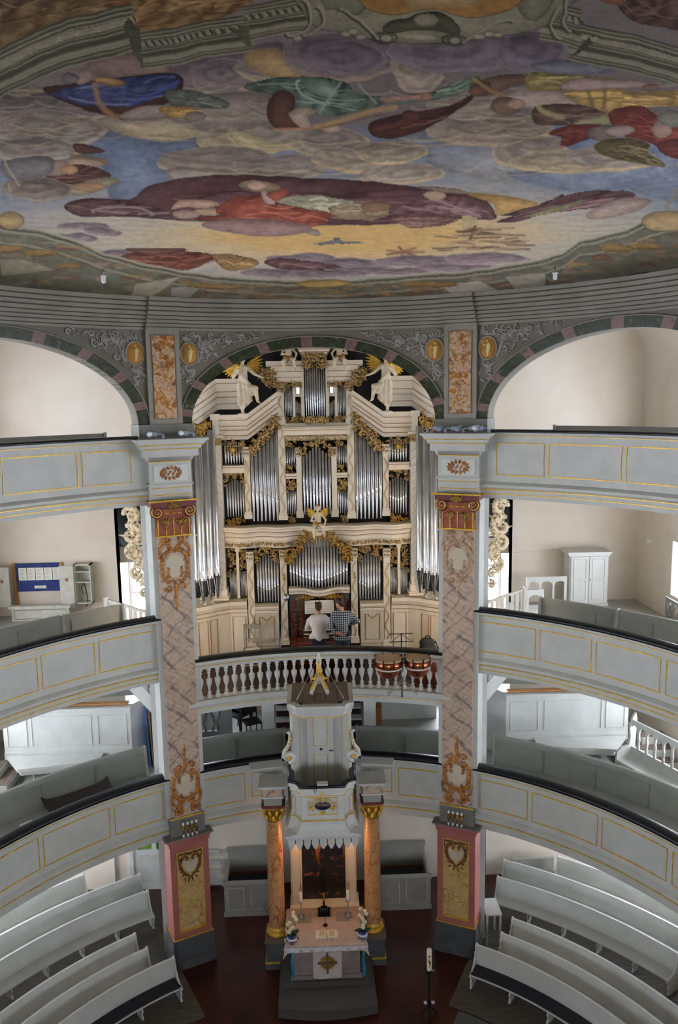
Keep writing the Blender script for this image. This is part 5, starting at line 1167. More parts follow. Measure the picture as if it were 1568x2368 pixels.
for k,(zz,mt,rr) in enumerate(((1.1,'gold',.018),(1.17,'wine',.022),(1.24,'gold',.02),(1.30,'wine',.018),(1.13,'greencurtain',.014),(1.21,'copper',.016))): part(MB().ball((x+.008*math.sin(k*2),y-.043,zz),(rr,.006,rr*1.4),8,5),'wax_ornament',mt,e)
# ================================================================ pews
def pew(R,t0,t1,zf,label,h=.72,cushion=None,mat='white',group=None,legs=True):
    e=thing('pew',label,'pew',tuple(pol(R,(t0+t1)/2,zf)),group=group); n=max(6,int(abs(t1-t0)/rad(2))); k=h/.98; lean=.05; dp=.37
    m=MB(); m.arc([(R-lean,zf+.42*k),(R,zf+h),(R+.025,zf+h),(R-lean+.03,zf+.42*k)],t0,t1,n); part(m,'backrest',mat,e)
    m=MB(); m.arc([(R-.012,zf+h-.01),(R-.012,zf+h+.018),(R+.034,zf+h+.018),(R+.034,zf+h-.01)],t0,t1,n); part(m,'top_rail',mat,e)
    m=MB(); m.arc([(R-dp,zf+.42*k),(R-dp,zf+.46*k),(R-lean+.02,zf+.45*k),(R-lean+.02,zf+.41*k)],t0,t1,n); part(m,'seat',mat,e)
    if cushion: m=MB(); m.arc([(R-dp+.015,zf+.463*k),(R-dp+.02,zf+.49*k),(R-lean-.004,zf+.485*k),(R-lean-.004,zf+.455*k)],t0,t1,n); part(m,'seat_cushion',cushion,e)
    def endp(t,nm,shape):
        c=pol(R,t,zf); W=(Vector((0,RC,zf))-c).normalized(); U=Vector((-W.y,W.x,0)); m=MB(); q_=len(shape)
        m.add([c+W*a+Z*(q*k)+U*d for d in(-.016,.016) for a,q in shape],[tuple(range(q_))[::-1],tuple(range(q_,2*q_))]+[(i,(i+1)%q_,q_+(i+1)%q_,q_+i) for i in range(q_)],False); part(m,nm,mat,e)
    full=[(.32,0),(.36,.04),(.32,.12),(.35,.22),(.32,.32),(.39,.40),(.38,.47),(.25,.5),(.16,.58),(.13,.68),(.09,.72),(.08,.82),(.04,.88),(.04,.98),(.0,1.06),(-.04,1.03),(-.04,.9),(-.0,.6),(.04,.45),(.03,.25),(.0,.12),(.0,0)]
    for t in(t0,t1): endp(t,'end_panel',full)
    if legs:
        q_=max(1,int(abs(t1-t0)*R/.72)); leg=[(.30,0),(.33,.05),(.28,.14),(.32,.26),(.27,.34),(.35,.41),(.05,.41),(.05,.3),(.1,.2),(.07,.08),(.1,0)]
        for i in range(1,q_): endp(t0+(t1-t0)*i/q_,'leg_bracket',leg)
    return e
rows=[(5.92,30.3,70,'frontmost pew with dark seat cushion','cushion'),(6.48,33.4,70,'second pew from the front',None),(7.03,33.7,68,'third pew from the front',None),(8.26,28.4,0,'fourth pew, just behind the cross aisle',None),(8.96,28.2,0,'fifth pew from the front',None),(9.70,34.8,0,'sixth pew, short and near the back wall',None)]
for sg in(-1,1):
    sd='left' if sg<0 else 'right'
    for R,a,b,tx,cu in rows:
        b=b or (56 if sg>0 and R<8.5 else (56 if R<9 else 52))
        pew(R,sg*rad(a),sg*rad(b),.022,'white curved %s, %s of nave'%(tx,sd),cushion=cu,group='curved pews on the ground floor')
pew(10.3,rad(40.5),rad(48),.022,'white curved seventh pew, half hidden under the gallery on the right',group='curved pews on the ground floor',legs=False)
# gallery pews
def gpew(R,t0,t1,zf,label,h,mat='greymid',split=()):
    e=thing('gallery_pew',label,'pew',tuple(pol(R,(t0+t1)/2,zf)),group='pews on the galleries'); n=max(6,int(abs(t1-t0)/rad(2)))
    m=MB(); m.arc([(R,zf),(R+.06,zf+h),(R+.1,zf+h),(R+.05,zf)],t0,t1,n); part(m,'backrest',mat,e)
    m=MB(); m.arc([(R+.035,zf+h-.1),(R+.045,zf+h+.02),(R+.12,zf+h+.02),(R+.11,zf+h-.1)],t0,t1,n); part(m,'top_rail',mat,e)
    m=MB(); m.arc([(R-.42,zf+.38),(R-.42,zf+.42),(R+.02,zf+.42),(R+.02,zf+.38)],t0,t1,n); part(m,'seat',mat,e)
    m=MB(); m.arc([(R-.3,zf),(R-.3,zf+.38),(R-.26,zf+.38),(R-.26,zf)],t0,t1,n); part(m,'seat_front',mat,e)
    for t in(t0,t1,*split):
        c=pol(R,t,zf); W=(Vector((0,RC,zf))-c).normalized(); U=Vector((-W.y,W.x,0)); sh=[(-.1,0),(.42,0),(.42,.42),(.14,.5),(.06,.62),(.0,h+.04),(-.12,h+.04)]; k=7; m=MB()
        m.add([c+W*a+Z*q+U*d for d in(-.02,.02) for a,q in sh],[tuple(range(k))[::-1],tuple(range(k,2*k))]+[(i,(i+1)%k,k+(i+1)%k,k+i) for i in range(k)],False); part(m,'end_panel' if t in(t0,t1) else 'divider',mat,e)
    k=int(abs(t1-t0)*R/1.0)
    for i in range(1,k):
        t=t0+(t1-t0)*i/k; m=MB(); m.arc([(R-.008,zf+.42),(R+.055*.85-.008,zf+h-.1),(R+.06,zf+h-.1),(R+.02,zf+.42)],t,t+rad(.05),1); part(m,'panel_joint','greydark',e)
    return e
for sg in(-1,1):
    sd='left' if sg<0 else 'right'
    gpew(8.2,sg*rad(27.6),sg*rad(74),FLZ['low'],'long curved grey pew on the lower gallery, %s side'%sd,1.02)
    gpew(8.02,sg*rad(5.9),sg*rad(21.6),FLZ['low'],'short grey pew on the lower gallery %s of the pulpit'%sd,1.02)
    gpew(8.3,sg*rad(29.5 if sg<0 else 34),sg*rad(74),FLZ['mid'],'curved grey pew on the middle gallery, %s side'%sd,.95,split=(sg*rad(38 if sg<0 else 45),))
    gpew(8.3,sg*rad(30.5 if sg<0 else 35.5),sg*rad(74),FLZ['top'],'grey pew on the upper gallery, %s side'%sd,1.06,'greydark')
# posts carrying the galleries behind the pillars
for sg in(-1,1):
    sd='left' if sg<0 else 'right'; c=pol(7.25,sg*rad(26.9))
    for z0,z1,nm in((3.08,6.1,'lower'),(6.35,9.6,'middle'),(0,2.85,'ground')):
        tag(part(MB().box(c.x-.13,c.x+.13,c.y-.2,c.y+.2,z0,z1),'gallery_post','white'),'white square post behind the %s pillar, %s storey'%(sd,nm),'post')
# brown pad, hymn sheet on the left lower pew
m=MB(); ths=[-43.5,-42.6,-41,-39,-37,-35,-34.2,-33.6]; lift=[.16,.07,.03,.02,.02,.03,.08,.14]
top=[[pol(8.17,rad(a),3.515+l+.10) for a,l in zip(ths,lift)],[pol(8.02,rad(a),3.515+l*.9+.012) for a,l in zip(ths,lift)],[pol(7.80,rad(a),3.515+l*.6) for a,l in zip(ths,lift)]]
m.surf(top); m.surf([[p-Z*.012 for p in r] for r in top]); m.surf([top[2],[p-Z*.012 for p in top[2]]]); m.surf([[r[0] for r in top],[r[0]-Z*.012 for r in top]])
tag(part(m,'seat_pad','brownpad'),'dark brown felt seat pad curling up at its ends on the left gallery pew','pad')
q=pol(7.9,rad(-46.6),3.505); m=MB(); m.T=Matrix.Translation(q)@Matrix.Rotation(rad(47),4,'Z'); m.box(-.12,.12,-.05,.05,0,.012); tag(part(m,'hymn_sheet','paper'),'white sheet of paper lying on the left gallery pew','paper')
# ================================================================ ground floor, rear
for sg,x0,x1,lb in((-1,-2.25,-1.2,'left'),(1,1.15,2.42,'right')):
    e=thing('box_pew','grey panelled box pew against the rear wall, %s of the altar'%lb,'box pew',((x0+x1)/2,16.6,0)); B_=lambda n,mt,*a:part(MB().box(*a),n,mt,e)
    B_('front_panel','greymid',x0,x1,16.2,16.25,0,.76); B_('front_rail','greymid',x0-.03,x1+.03,16.15,16.3,.76,.8); B_('foot_rail','greymid',x0-.02,x1+.02,16.17,16.2,0,.1)
    k=2; w_=(x1-x0)/k
    for i in range(k):
        a=x0+w_*i; part(MB().tube([(a+.08,16.19,.16),(a+w_-.08,16.19,.16),(a+w_-.08,16.19,.68),(a+.08,16.19,.68)],.012,4,closed=True),'panel_moulding','grey',e)
    B_('end_panel','greymid',x0,x0+.04,16.25,17.2,0,.8); B_('end_panel','greymid',x1-.04,x1,16.25,17.2,0,.8); B_('seat','redwood',x0+.04,x1-.04,16.8,17.15,.42,.46); B_('seat_cushion','cushion',x0+.05,x1-.1,16.55,17.0,.462,.5); B_('back_panel','greymid',x0,x1,17.16,17.22,0,1.0); B_('back_rail','greymid',x0-.02,x1+.02,17.12,17.25,1.0,1.03)
    B_('book_rest','redwood',x0+.08,x1-.5,16.3,16.42,.55,.6)
for k,z_ in enumerate((.1,.35,.6,.85)): tag(part(MB().box(-3.55,-2.45,17.25,17.33,z_,z_+.1),'wall_rail','grey'),'grey wall ledge between left pedestal and box pew, number %s from the floor'%('one','two','three','four')[k],'ledge',group='wall ledges behind the left pedestal')
# glazed door with green curtain, pipes
e=thing('door_1','white door with green curtained glazing under the left gallery','door',(-4.0,17.3,0),kind='structure')
for nm,mt,a in(('frame','white',(-4.6,-4.5,17.27,17.35,0,2.3)),('frame','white',(-3.5,-3.4,17.27,17.35,0,2.3)),('leaf','white',(-4.5,-3.5,17.3,17.34,0,1.02)),('stile','white',(-4.5,-4.4,17.3,17.34,1.02,2.3)),('stile','white',(-3.6,-3.5,17.3,17.34,1.02,2.3)),('stile','white',(-4.05,-3.95,17.3,17.34,1.02,2.3)),('curtain','greencurtain',(-4.4,-3.6,17.34,17.348,1.02,2.3)),('panel','grey',(-4.4,-3.62,17.29,17.3,.2,.9))): part(MB().box(*a),nm,mt,e)
for x,lb in((-4.95,'left'),(3.93,'right')): tag(part(MB().tube([(x,17.32,.02),(x,17.32,2.9)],.025,8),'wall_pipe','grey'),'thin grey heating pipe running up the rear wall on the %s'%lb,'pipe')
tag(part(MB().box(5.3,6.0,17.26,17.35,1.3,1.42),'wooden_shelf','darkwood'),'small brown wooden shelf on the rear wall under the right gallery','shelf')
e=thing('side_table','small white table behind the right pedestal','table',(3.55,15.1,0)); part(MB().box(3.38,3.72,14.85,15.4,.72,.75),'table_top','white',e)
for a,b in((3.41,14.88),(3.69,14.88),(3.41,15.37),(3.69,15.37)): part(MB().box(a-.02,a+.02,b-.02,b+.02,.022,.72),'leg','white',e)
tag(part(MB().box(4.5,5.5,17.0,17.08,.02,.6),'radiator_board','greymid'),'grey board standing in front of the wall behind the right pews','board')
# ================================================================ lower gallery, rear: loges, benches, steps
for sg in(-1,1):
    sd='left' if sg<0 else 'right'
    e=thing('loge','white panelled loge with sloping book ledge on the lower gallery, %s'%sd,'loge',(sg*5.8,17.2,3.08)); x0,x1=4.35,7.25
    def bx(n,mt,xa,xb,ya,yb,za,zb,e=e,sg=sg): return part(MB().box(min(sg*xa,sg*xb),max(sg*xa,sg*xb),ya,yb,za,zb),n,mt,e)
    bx('front_wall','white',x0,x1,17.2,17.26,3.08,4.6)
    m=MB(); m.add([(sg*a,y,z_) for z_ in(3.08,4.62) for a,y in((x0,17.2),(x0-.35,17.8),(x0-.3,17.85),(x0+.05,17.26))],[(0,1,5,4),(2,3,7,6),(4,5,6,7)],False); part(m,'canted_side','white',e)
    for a,b in((x0+.1,5.1),(5.25,6.6),(6.72,7.16)):
        part(MB().tube([(sg*a,17.195,3.75),(sg*b,17.195,3.75),(sg*b,17.195,4.45),(sg*a,17.195,4.45)],.014,4,closed=True),'panel_moulding','white',e)
    bx('base_board','white',x0,x1,17.17,17.2,3.08,3.62); bx('top_ledge','white',x0-.03,x1+.03,17.12,17.32,4.6,4.65)
    bx('wood_strip','orangewood',x0+.05,x1-.2,17.26,17.4,4.66,4.70)
    m=MB(); m.add([(sg*(x0-.3),17.9,4.66),(sg*x1,17.45,4.66),(sg*x1,18.3,5.2),(sg*(x0-.3),18.5,5.2)],[(0,1,2,3)],False); part(m,'sloping_back','greymid',e)
    b=thing('loge_bench','white wall bench in front of the %s loge'%sd,'bench',(sg*6.0,16.9,3.08)); m=MB(); m.prism([(sg*5.0,17.15),(sg*7.2,17.15),(sg*6.7,16.45),(sg*5.0,16.75)],3.49,3.56); part(m,'seat','white',b); m=MB(); m.prism([(sg*5.02,17.15),(sg*7.1,17.15),(sg*6.66,16.52),(sg*5.02,16.8)],3.38,3.49); part(m,'apron','white',b)
    part(MB().lathe([(.03,0),(.03,.02),(.015,.08),(.022,.16),(.015,.2),(.03,.3)],8,(sg*6.45,16.7,3.08)),'turned_leg','white',b)
    s_=thing('gallery_steps','brown carpeted gallery steps beside the %s loge'%sd,'steps',(sg*7.5,17.2,3.08))
    for k in range(3): 
        q=part(MB().box(min(sg*(6.9+.28*k),sg*8.05),max(sg*(6.9+.28*k),sg*8.05),16.3+.28*k,17.16,3.08,3.26+.18*k),'step','white',s_); part(MB().box(min(sg*(6.92+.28*k),sg*8.05),max(sg*(6.92+.28*k),sg*8.05),16.32+.28*k,17.16,3.26+.18*k,3.275+.18*k),'tread','brownboard',q)
    # flight of stairs up to the middle gallery
    f=thing('staircase','white staircase string with balusters rising under the %s middle gallery'%sd,'stairs',(sg*4.0,16.9,4.5))
    a,b_=Vector((sg*3.6,16.75,4.45)),Vector((sg*4.95,16.95,5.95)); d=Vector((0,0,.42)); t_=Y_*.06
    m=MB(); m.add([a,b_,b_+d,a+d,a+t_,b_+t_,b_+d+t_,a+d+t_],[(0,1,2,3),(7,6,5,4),(3,2,6,7),(0,4,5,1),(0,3,7,4),(1,5,6,2)],False); m.add([a+Y_*.06,b_+Y_*.06,b_+Y_*.9,a+Y_*.9],[(0,1,2,3)],False); part(m,'string','white',f)
    for k in range(9): p=a+(b_-a)*((k+.5)/9)+d+Y_*.03; part(MB().lathe([(.035,0),(.02,.04),(.035,.14),(.016,.2),(.03,.3)],8,tuple(p)),'baluster','lattice',f)
    part(MB().tube([a+d+Z*.32+Y_*.03,b_+d+Z*.32+Y_*.03],.04,4),'handrail','white',f)
# right: white bench with pierced back
e=thing('pierced_bench','white bench with arched openings in its back by the right window','bench',(7.4,15.7,3.08))
P0,P1=Vector((6.9,16.2,0)),Vector((7.75,14.0,0)); D=(P1-P0).normalized(); N=Vector((D.y,-D.x,0)); N=N if N.x<0 else -N
L=(P1-P0).length
def slab_on(n,mt,u0,u1,w0,w1,z0,z1):
    m=MB(); m.add([P0+D*u+N*w_+Z*z_ for z_ in(z0,z1) for w_ in(w0,w1) for u in(u0,u1)],[(0,2,3,1),(4,5,7,6),(0,1,5,4),(2,6,7,3),(0,4,6,2),(1,3,7,5)],False); return part(m,n,mt,e)
slab_on('seat','white',0,L,.0,.42,3.5,3.54); slab_on('back_bottom_rail','white',0,L,-.02,.03,3.56,3.78); slab_on('back_top_rail','white',0,L,-.02,.03,4.28,4.40); slab_on('seat_front','white',.0,L,.36,.4,3.3,3.5)
k=int(L/.22)
for i in range(k+1):
    u=L*i/k; m=MB(); c=P0+D*min(u,L-.03); m.add([c+D*a+Z*z_+N*w_ for w_ in(-.015,.025) for a,z_ in((-.03,3.78),(.03,3.78),(.02,3.9),(.035,4.0),(.02,4.1),(.03,4.2),(.08,4.28),(-.08,4.28),(-.03,4.2),(-.02,4.1),(-.035,4.0),(-.02,3.9))],[tuple(range(12)),tuple(range(12,24))[::-1]]+[(j,(j+1)%12,12+(j+1)%12,12+j) for j in range(12)],False); part(m,'splat','white',e)
for u in(0,L-.05):
    m=MB(); c=P0+D*u; sh=[(.42,3.08),(.40,3.3),(.44,3.5),(.42,3.72),(.3,3.8),(.1,3.82),(.05,4.0),(.08,4.2),(.0,4.45),(-.08,4.55),(-.12,4.4),(-.05,3.08)]; k2=len(sh)
    m.add([c+N*a+Z*z_+D*d for d in(0,.05) for a,z_ in sh],[tuple(range(k2))[::-1],tuple(range(k2,2*k2))]+[(i,(i+1)%k2,k2+(i+1)%k2,k2+i) for i in range(k2)],False); part(m,'end_panel','white',e)
# boards leaning behind the left loge; dark door on the right
for k,(mt,lb) in enumerate((('laptopblue','blue edged display board leaning behind the left loge'),('cardboard','brown board leaning behind the left loge'),('redwood','dark brown board leaning behind the left loge'))):
    m=MB(); x=-4.12+.07*k; m.add([(x,17.9,3.09),(x+.03,17.9,3.09),(x+.03+.12,17.35,3.09),(x+.12,17.35,3.09),(x-.06,17.95,4.5-.1*k),(x-.03,17.95,4.5-.1*k),(x+.09,17.4,4.5-.1*k),(x+.06,17.4,4.5-.1*k)],[(0,3,2,1),(4,5,6,7),(0,1,5,4),(1,2,6,5),(2,3,7,6),(3,0,4,7)],False); tag(part(m,'leaning_board',mt),lb,'board')
e=thing('door_2','dark blue-grey door leaf behind the right pillar on the lower gallery','door',(3.9,18.0,3.08),kind='structure'); part(MB().box(3.7,4.0,17.95,18.0,3.08,4.9),'leaf','stonegrey',e)
# rear of the lower gallery behind the pulpit: posts, stair, stored things
for x in(-1.26,1.22): tag(part(MB().box(x-.14,x+.14,18.0,18.3,3.08,5.34),'loft_post','white'),'white post carrying the organ loft, %s of the stair behind the pulpit'%('left' if x<0 else 'right'),'post')
e=thing('loft_stair','dark treads and white risers of the stair behind the pulpit','stairs',(0,18.6,3.08))
for k in range(7):
    q=part(MB().box(-1.1,1.06,18.5+.25*k,18.53+.25*k,3.08+.2*k,3.28+.2*k),'riser','darkwood',e); part(MB().box(-1.1,1.06,18.46+.25*k,18.78+.25*k,3.28+.2*k,3.315+.2*k),'tread','white',q)
e=thing('lattice_screen','grey fretwork screen panel at the rear of the lower gallery','screen',(-2.75,18.7,3.08)); 
for a in((-3.2,-2.2,18.7,18.74,3.08,3.3),(-3.2,-2.2,18.7,18.74,4.1,4.3),(-2.5,-2.2,18.7,18.74,3.3,4.1),(-3.2,-3.08,18.7,18.74,3.3,4.1)): part(MB().box(*a),'frame_board','lattice',e)
for k in range(4):
    x=-3.02+.16*k; part(MB().tube([(x,18.72,3.3),(x+.05*(-1)**k,18.72,3.5),(x,18.72,3.7),(x-.05*(-1)**k,18.72,3.9),(x,18.72,4.1)],[.03,.02,.035,.02,.03],6),'fretwork','lattice',e)
tag(part(MB().box(-3.1,-2.45,18.76,18.77,3.3,4.1),'light_panel','sash'),'pale sheet behind the fretwork screen','panel')
def dark_chair(): 
    e=thing('stacking_chair','x','chair',(0,0,0),group='dark chairs stored behind the lower gallery')
    m=MB(); m.box(-.21,.21,-.2,.2,.42,.46); lpart(m,'seat','dark',e); m=MB(); m.box(-.2,.2,.19,.22,.58,.85); lpart(m,'backrest','dark',e)
    for a,b in((-.2,-.19),(.2,-.19)): lpart(MB().tube([(a,b-.03,0),(a,b,.43)],.014,6),'leg','blackmetal',e)
    for a,b in((-.2,.2),(.2,.2)): lpart(MB().tube([(a,b+.05,0),(a,b,.43),(a,b+.02,.85)],.014,6),'leg','blackmetal',e)
    return e
c0=dark_chair(); c0['label']='single dark chair standing beside the stacked ones behind the lower gallery'; c0.location=(-1.72,18.75,3.08); c0.rotation_euler=(0,0,.4)
for k,tx in enumerate(('lowest','second','third','fourth','topmost')):
    c=copy_tree(c0); c['label']='dark stacked chair behind the lower gallery, %s in the stack'%tx; c.location=(-2.08+.02*k,19.2-.03*k,3.08+.13*k); c.rotation_euler=(0,0,.9)
tag(part(MB().box(1.62,3.1,19.6,20.3,3.08,4.35),'white_cabinet','white'),'large white cabinet at the rear right of the lower gallery','cabinet')
m=MB(); m.box(1.42,1.6,19.1,19.4,3.08,3.62); cb=tag(part(m,'cardboard_box','cardboard'),'brown cardboard box beside the white cabinet','box'); part(MB().box(1.415,1.605,19.095,19.405,3.615,3.63),'flap','cardboard',cb)
# ================================================================ organ loft: people and loose things
def gingham():
    m,nt,b=newmat('checkshirt',.9); v=coord(nt,1); s=nd(nt,'ShaderNodeSeparateXYZ'); nt.links.new(v,s.inputs[0]); ks=[]
    for ax in(0,2):
        q=nd(nt,'ShaderNodeMath',operation='MULTIPLY'); q.inputs[1].default_value=21.0; nt.links.new(s.outputs[ax],q.inputs[0])
        f=nd(nt,'ShaderNodeMath',operation='FRACT'); nt.links.new(q.outputs[0],f.inputs[0]); g=nd(nt,'ShaderNodeMath',operation='GREATER_THAN'); g.inputs[1].default_value=.5; nt.links.new(f.outputs[0],g.inputs[0]); ks.append(g.outputs[0])
    a=nd(nt,'ShaderNodeMath',operation='ADD'); nt.links.new(ks[0],a.inputs[0]); nt.links.new(ks[1],a.inputs[1]); h=nd(nt,'ShaderNodeMath',operation='MULTIPLY'); h.inputs[1].default_value=.5; nt.links.new(a.outputs[0],h.inputs[0])
    nt.links.new(ramp(nt,h.outputs[0],[(0,'#c9cdd0'),(.5,'#5a6470'),(1,'#171d26')],'LINEAR'),b.inputs['Base Color'])
gingham()
def hand(mb,w,d,side,s=1.):
    # w: wrist, d: direction of the fingers, side: direction across the palm (towards the thumb)
    d=d.normalized(); side=(side-d*side.dot(d)).normalized(); n=d.cross(side)
    mb.capsule(w,w+d*.06*s,.028*s,.033*s,8); mb.capsule(w+d*.06*s-side*.02*s,w+d*.06*s+side*.02*s,.02*s,.02*s,8)
    for k,L in enumerate((.07,.08,.075,.055)):
        b=w+d*.075*s+side*((.028-.019*k)*s); c=b+d*(L*.5*s)+n*.006*s; mb.capsule(b,c,.0095*s,.009*s,6); mb.capsule(c,c+d*(L*.45*s)+n*.025*s,.009*s,.0075*s,6)
    b=w+d*.02*s+side*.026*s; c=b+(d*.6+side*.8)*.035*s; mb.capsule(b,c,.012*s,.0105*s,6); mb.capsule(c,c+(d*.9+side*.3)*.03*s,.0105*s,.009*s,6)
def head(e,c,yaw,tilt,hair='hair'):
    # c: centre of the skull; builds skull, jaw, nose, ears, eyes and hair, looking along -y rotated by yaw
    T=Matrix.Translation(c)@Matrix.Rotation(yaw,4,'Z')@Matrix.Rotation(tilt,4,'X')
    m=MB(); m.T=T; m.ball((0,0,0.01),(.075,.095,.105),14,10); m.ball((0,-.04,-.07),(.05,.055,.05),12,8); m.capsule((0,-.09,.01),(0,-.108,-.03),.01,.014,8); m.capsule((-.02,-.088,-.075),(.02,-.088,-.075),.008,.008,6); m.capsule((0,.015,-.06),(0,.02,-.17),.05,.05,10)
    for s in(-1,1): m.ball((s*.077,.005,-.01),(.012,.02,.03),8,6)
    h=MB(); h.T=T; h.ball((0,.018,.035),(.083,.098,.095),14,9); h.ball((0,.06,-.01),(.07,.055,.07),12,8); h.ball((0,-.05,.085),(.06,.05,.035),10,6)
    for k in range(16):
        a=k*2.4; h.ball((.06*math.cos(a),.02+.07*math.sin(a),.085+.02*math.cos(k)),.028,6,4)
    remeshed(h,'hair',hair,e,.012,2); ey=MB(); ey.T=T
    for s in(-1,1): ey.ball((s*.03,-.083,.005),(.012,.01,.009),8,6)
    part(ey,'eyes','blackmetal',e); return m
def seated_man():
    b=Vector((OX-.03,16.93,5.5)); e=thing('person','person in a white shirt seated at the organ with back turned, playing','person',tuple(b))
    p=lambda x,y,z:b+Vector((x,y+(.14*(z-.55) if z>.55 else 0),.66+(z-.52)*.84 if z>.5 else z*1.25))
    m=head(e,p(.0,.1,1.36),PI,rad(16)); m.T=None
    sh=MB(); sh.capsule(p(0,.0,.58),p(0,.04,.92),.155,.165,12); sh.capsule(p(-.1,.0,.6),p(.1,.0,.6),.13,.13,12); sh.capsule(p(-.15,.06,1.05),p(.15,.06,1.05),.082,.082,12); sh.capsule(p(-.07,.03,.95),p(.07,.03,.95),.13,.13,12); sh.capsule(p(0,.08,1.1),p(0,.105,1.2),.08,.066,10); sh.capsule(p(-.12,.05,1.08),p(.12,.05,1.08),.1,.1,12)
    for s in(-1,1):
        sh.capsule(p(s*.21,.06,1.04),p(s*.27,.18,.80),.065,.055,10); sh.capsule(p(s*.27,.18,.8),p(s*.20,.31,.76),.055,.045,10)
        m.capsule(p(s*.2,.06,1.02),p(s*.27,.18,.8),.05,.04); m.capsule(p(s*.27,.18,.8),p(s*.13,.40,.73),.038,.028); hand(m,p(s*.13,.40,.735),Vector((-s*.2,1,-.1)),Vector((-s,0,0)))
    m.capsule(p(0,.03,.55),p(0,.09,1.08),.07,.06,12)
    tr=MB(); tr.capsule(p(-.09,.0,.52),p(.09,.0,.52),.15,.15,12)
    for s in(-1,1):
        tr.capsule(p(s*.1,.03,.54),p(s*.16,.42,.53),.1,.07,12); tr.capsule(p(s*.16,.42,.53),p(s*.14,.40,.14),.066,.05,10); m.capsule(p(s*.1,.05,.54),p(s*.16,.42,.53),.07,.05); m.capsule(p(s*.16,.42,.53),p(s*.14,.4,.1),.045,.035)
    remeshed(m,'body','skin',e,.011,3); remeshed(sh,'shirt','shirtwhite',e,.014,5); remeshed(tr,'trousers','denim',e,.014,4)
    for s in(-1,1): q=MB(); q.capsule(p(s*.14,.38,.07),p(s*.15,.55,.05),.045,.04,8); part(q,'shoe','leather',e)
seated_man()
def standing_man():
    b=Vector((at(792,1500,16.78).x,16.78,5.5)); e=thing('person','person in a checked shirt standing beside the organist, one hand on the hip','person',tuple(b))
    p=lambda x,y,z:b+Vector((x,y,z))
    m=head(e,p(-.045,.05,1.53),PI+rad(50),rad(14)); m.T=None
    sh=MB(); sh.capsule(p(0,0,.84),p(-.01,.0,1.1),.145,.15,12); sh.capsule(p(-.08,0,.80),p(.08,0,.80),.125,.125,12); sh.capsule(p(-.15,.02,1.3),p(.14,.0,1.3),.08,.08,12); sh.capsule(p(-.07,0,1.16),p(.07,0,1.16),.125,.125,12); sh.capsule(p(-.02,.02,1.33),p(-.035,.04,1.41),.075,.064,10); sh.capsule(p(-.1,0,1.26),p(.1,0,1.26),.1,.1,12)
    # left arm hangs, forearm folded behind the back; right elbow out to the side
    sh.capsule(p(-.2,.0,1.28),p(-.25,-.04,1.02),.064,.055,10); sh.capsule(p(-.25,-.04,1.02),p(-.16,-.12,.92),.052,.044,10); m.capsule(p(-.2,0,1.27),p(-.25,-.04,1.02),.045,.036); m.capsule(p(-.25,-.04,1.02),p(-.12,-.15,.90),.034,.026); hand(m,p(-.12,-.15,.90),Vector((1,-.1,.0)),Vector((0,-.2,1)))
    sh.capsule(p(.19,.0,1.28),p(.36,.03,1.12),.064,.056,10); sh.capsule(p(.36,.03,1.12),p(.2,.12,1.03),.053,.044,10); m.capsule(p(.19,0,1.27),p(.36,.03,1.12),.045,.036); m.capsule(p(.36,.03,1.12),p(.13,.17,1.0),.034,.026); hand(m,p(.13,.17,1.0),Vector((-1,.3,-.2)),Vector((0,.3,1)))
    tr=MB(); tr.capsule(p(-.08,0,.84),p(.08,0,.84),.125,.125,12)
    for s in(-1,1):
        tr.capsule(p(s*.085,0,.8),p(s*.095,.02,.46),.088,.068,12); tr.capsule(p(s*.095,.02,.46),p(s*.1,.0,.08),.062,.05,10); m.capsule(p(s*.085,0,.8),p(s*.095,.02,.46),.06,.045); m.capsule(p(s*.095,.02,.46),p(s*.1,0,.08),.042,.032)
    m.capsule(p(0,.01,.85),p(-.02,.03,1.32),.07,.06,12)
    remeshed(m,'body','skin',e,.011,3); remeshed(sh,'shirt','checkshirt',e,.014,5); remeshed(tr,'trousers','denim',e,.014,4)
    for s in(-1,1): q=MB(); q.capsule(p(s*.1,-.03,.045),p(s*.11,.15,.04),.045,.04,8); part(q,'shoe','leather',e)
standing_man()
# chair with papers
cx,cy=-1.49,17.0; e=thing('wooden_chair','old grey wooden chair with papers on its seat, left of the organ','chair',(cx,cy,5.5))
B_=lambda n,*a:part(MB().box(*a),n,'oldgrey',e)
B_('seat',cx-.21,cx+.21,cy-.22,cy+.2,5.93,5.97)
for a,b in((-.19,-.2),(.17,-.2)): B_('leg',cx+a,cx+a+.035,cy+b,cy+b+.035,5.5,5.93)
for a in(-.2,.17): B_('leg',cx+a,cx+a+.035,cy+.16,cy+.2,5.5,6.5)
B_('back_rail',cx-.2,cx+.2,cy+.165,cy+.195,6.4,6.5); B_('back_rail',cx-.2,cx+.2,cy+.165,cy+.195,6.12,6.17)
for a in(-.07,.04): B_('back_slat',cx+a,cx+a+.03,cy+.17,cy+.19,6.17,6.4)
B_('stretcher',cx-.18,cx+.18,cy-.19,cy-.17,5.65,5.68)
m=MB(); m.T=Matrix.Translation((cx+.02,cy-.03,5.972))@Matrix.Rotation(.35,4,'Z'); m.box(-.15,.15,-.1,.1,0,.02); tag(part(m,'music_papers','paper'),'loose white papers lying on the old grey chair','paper')
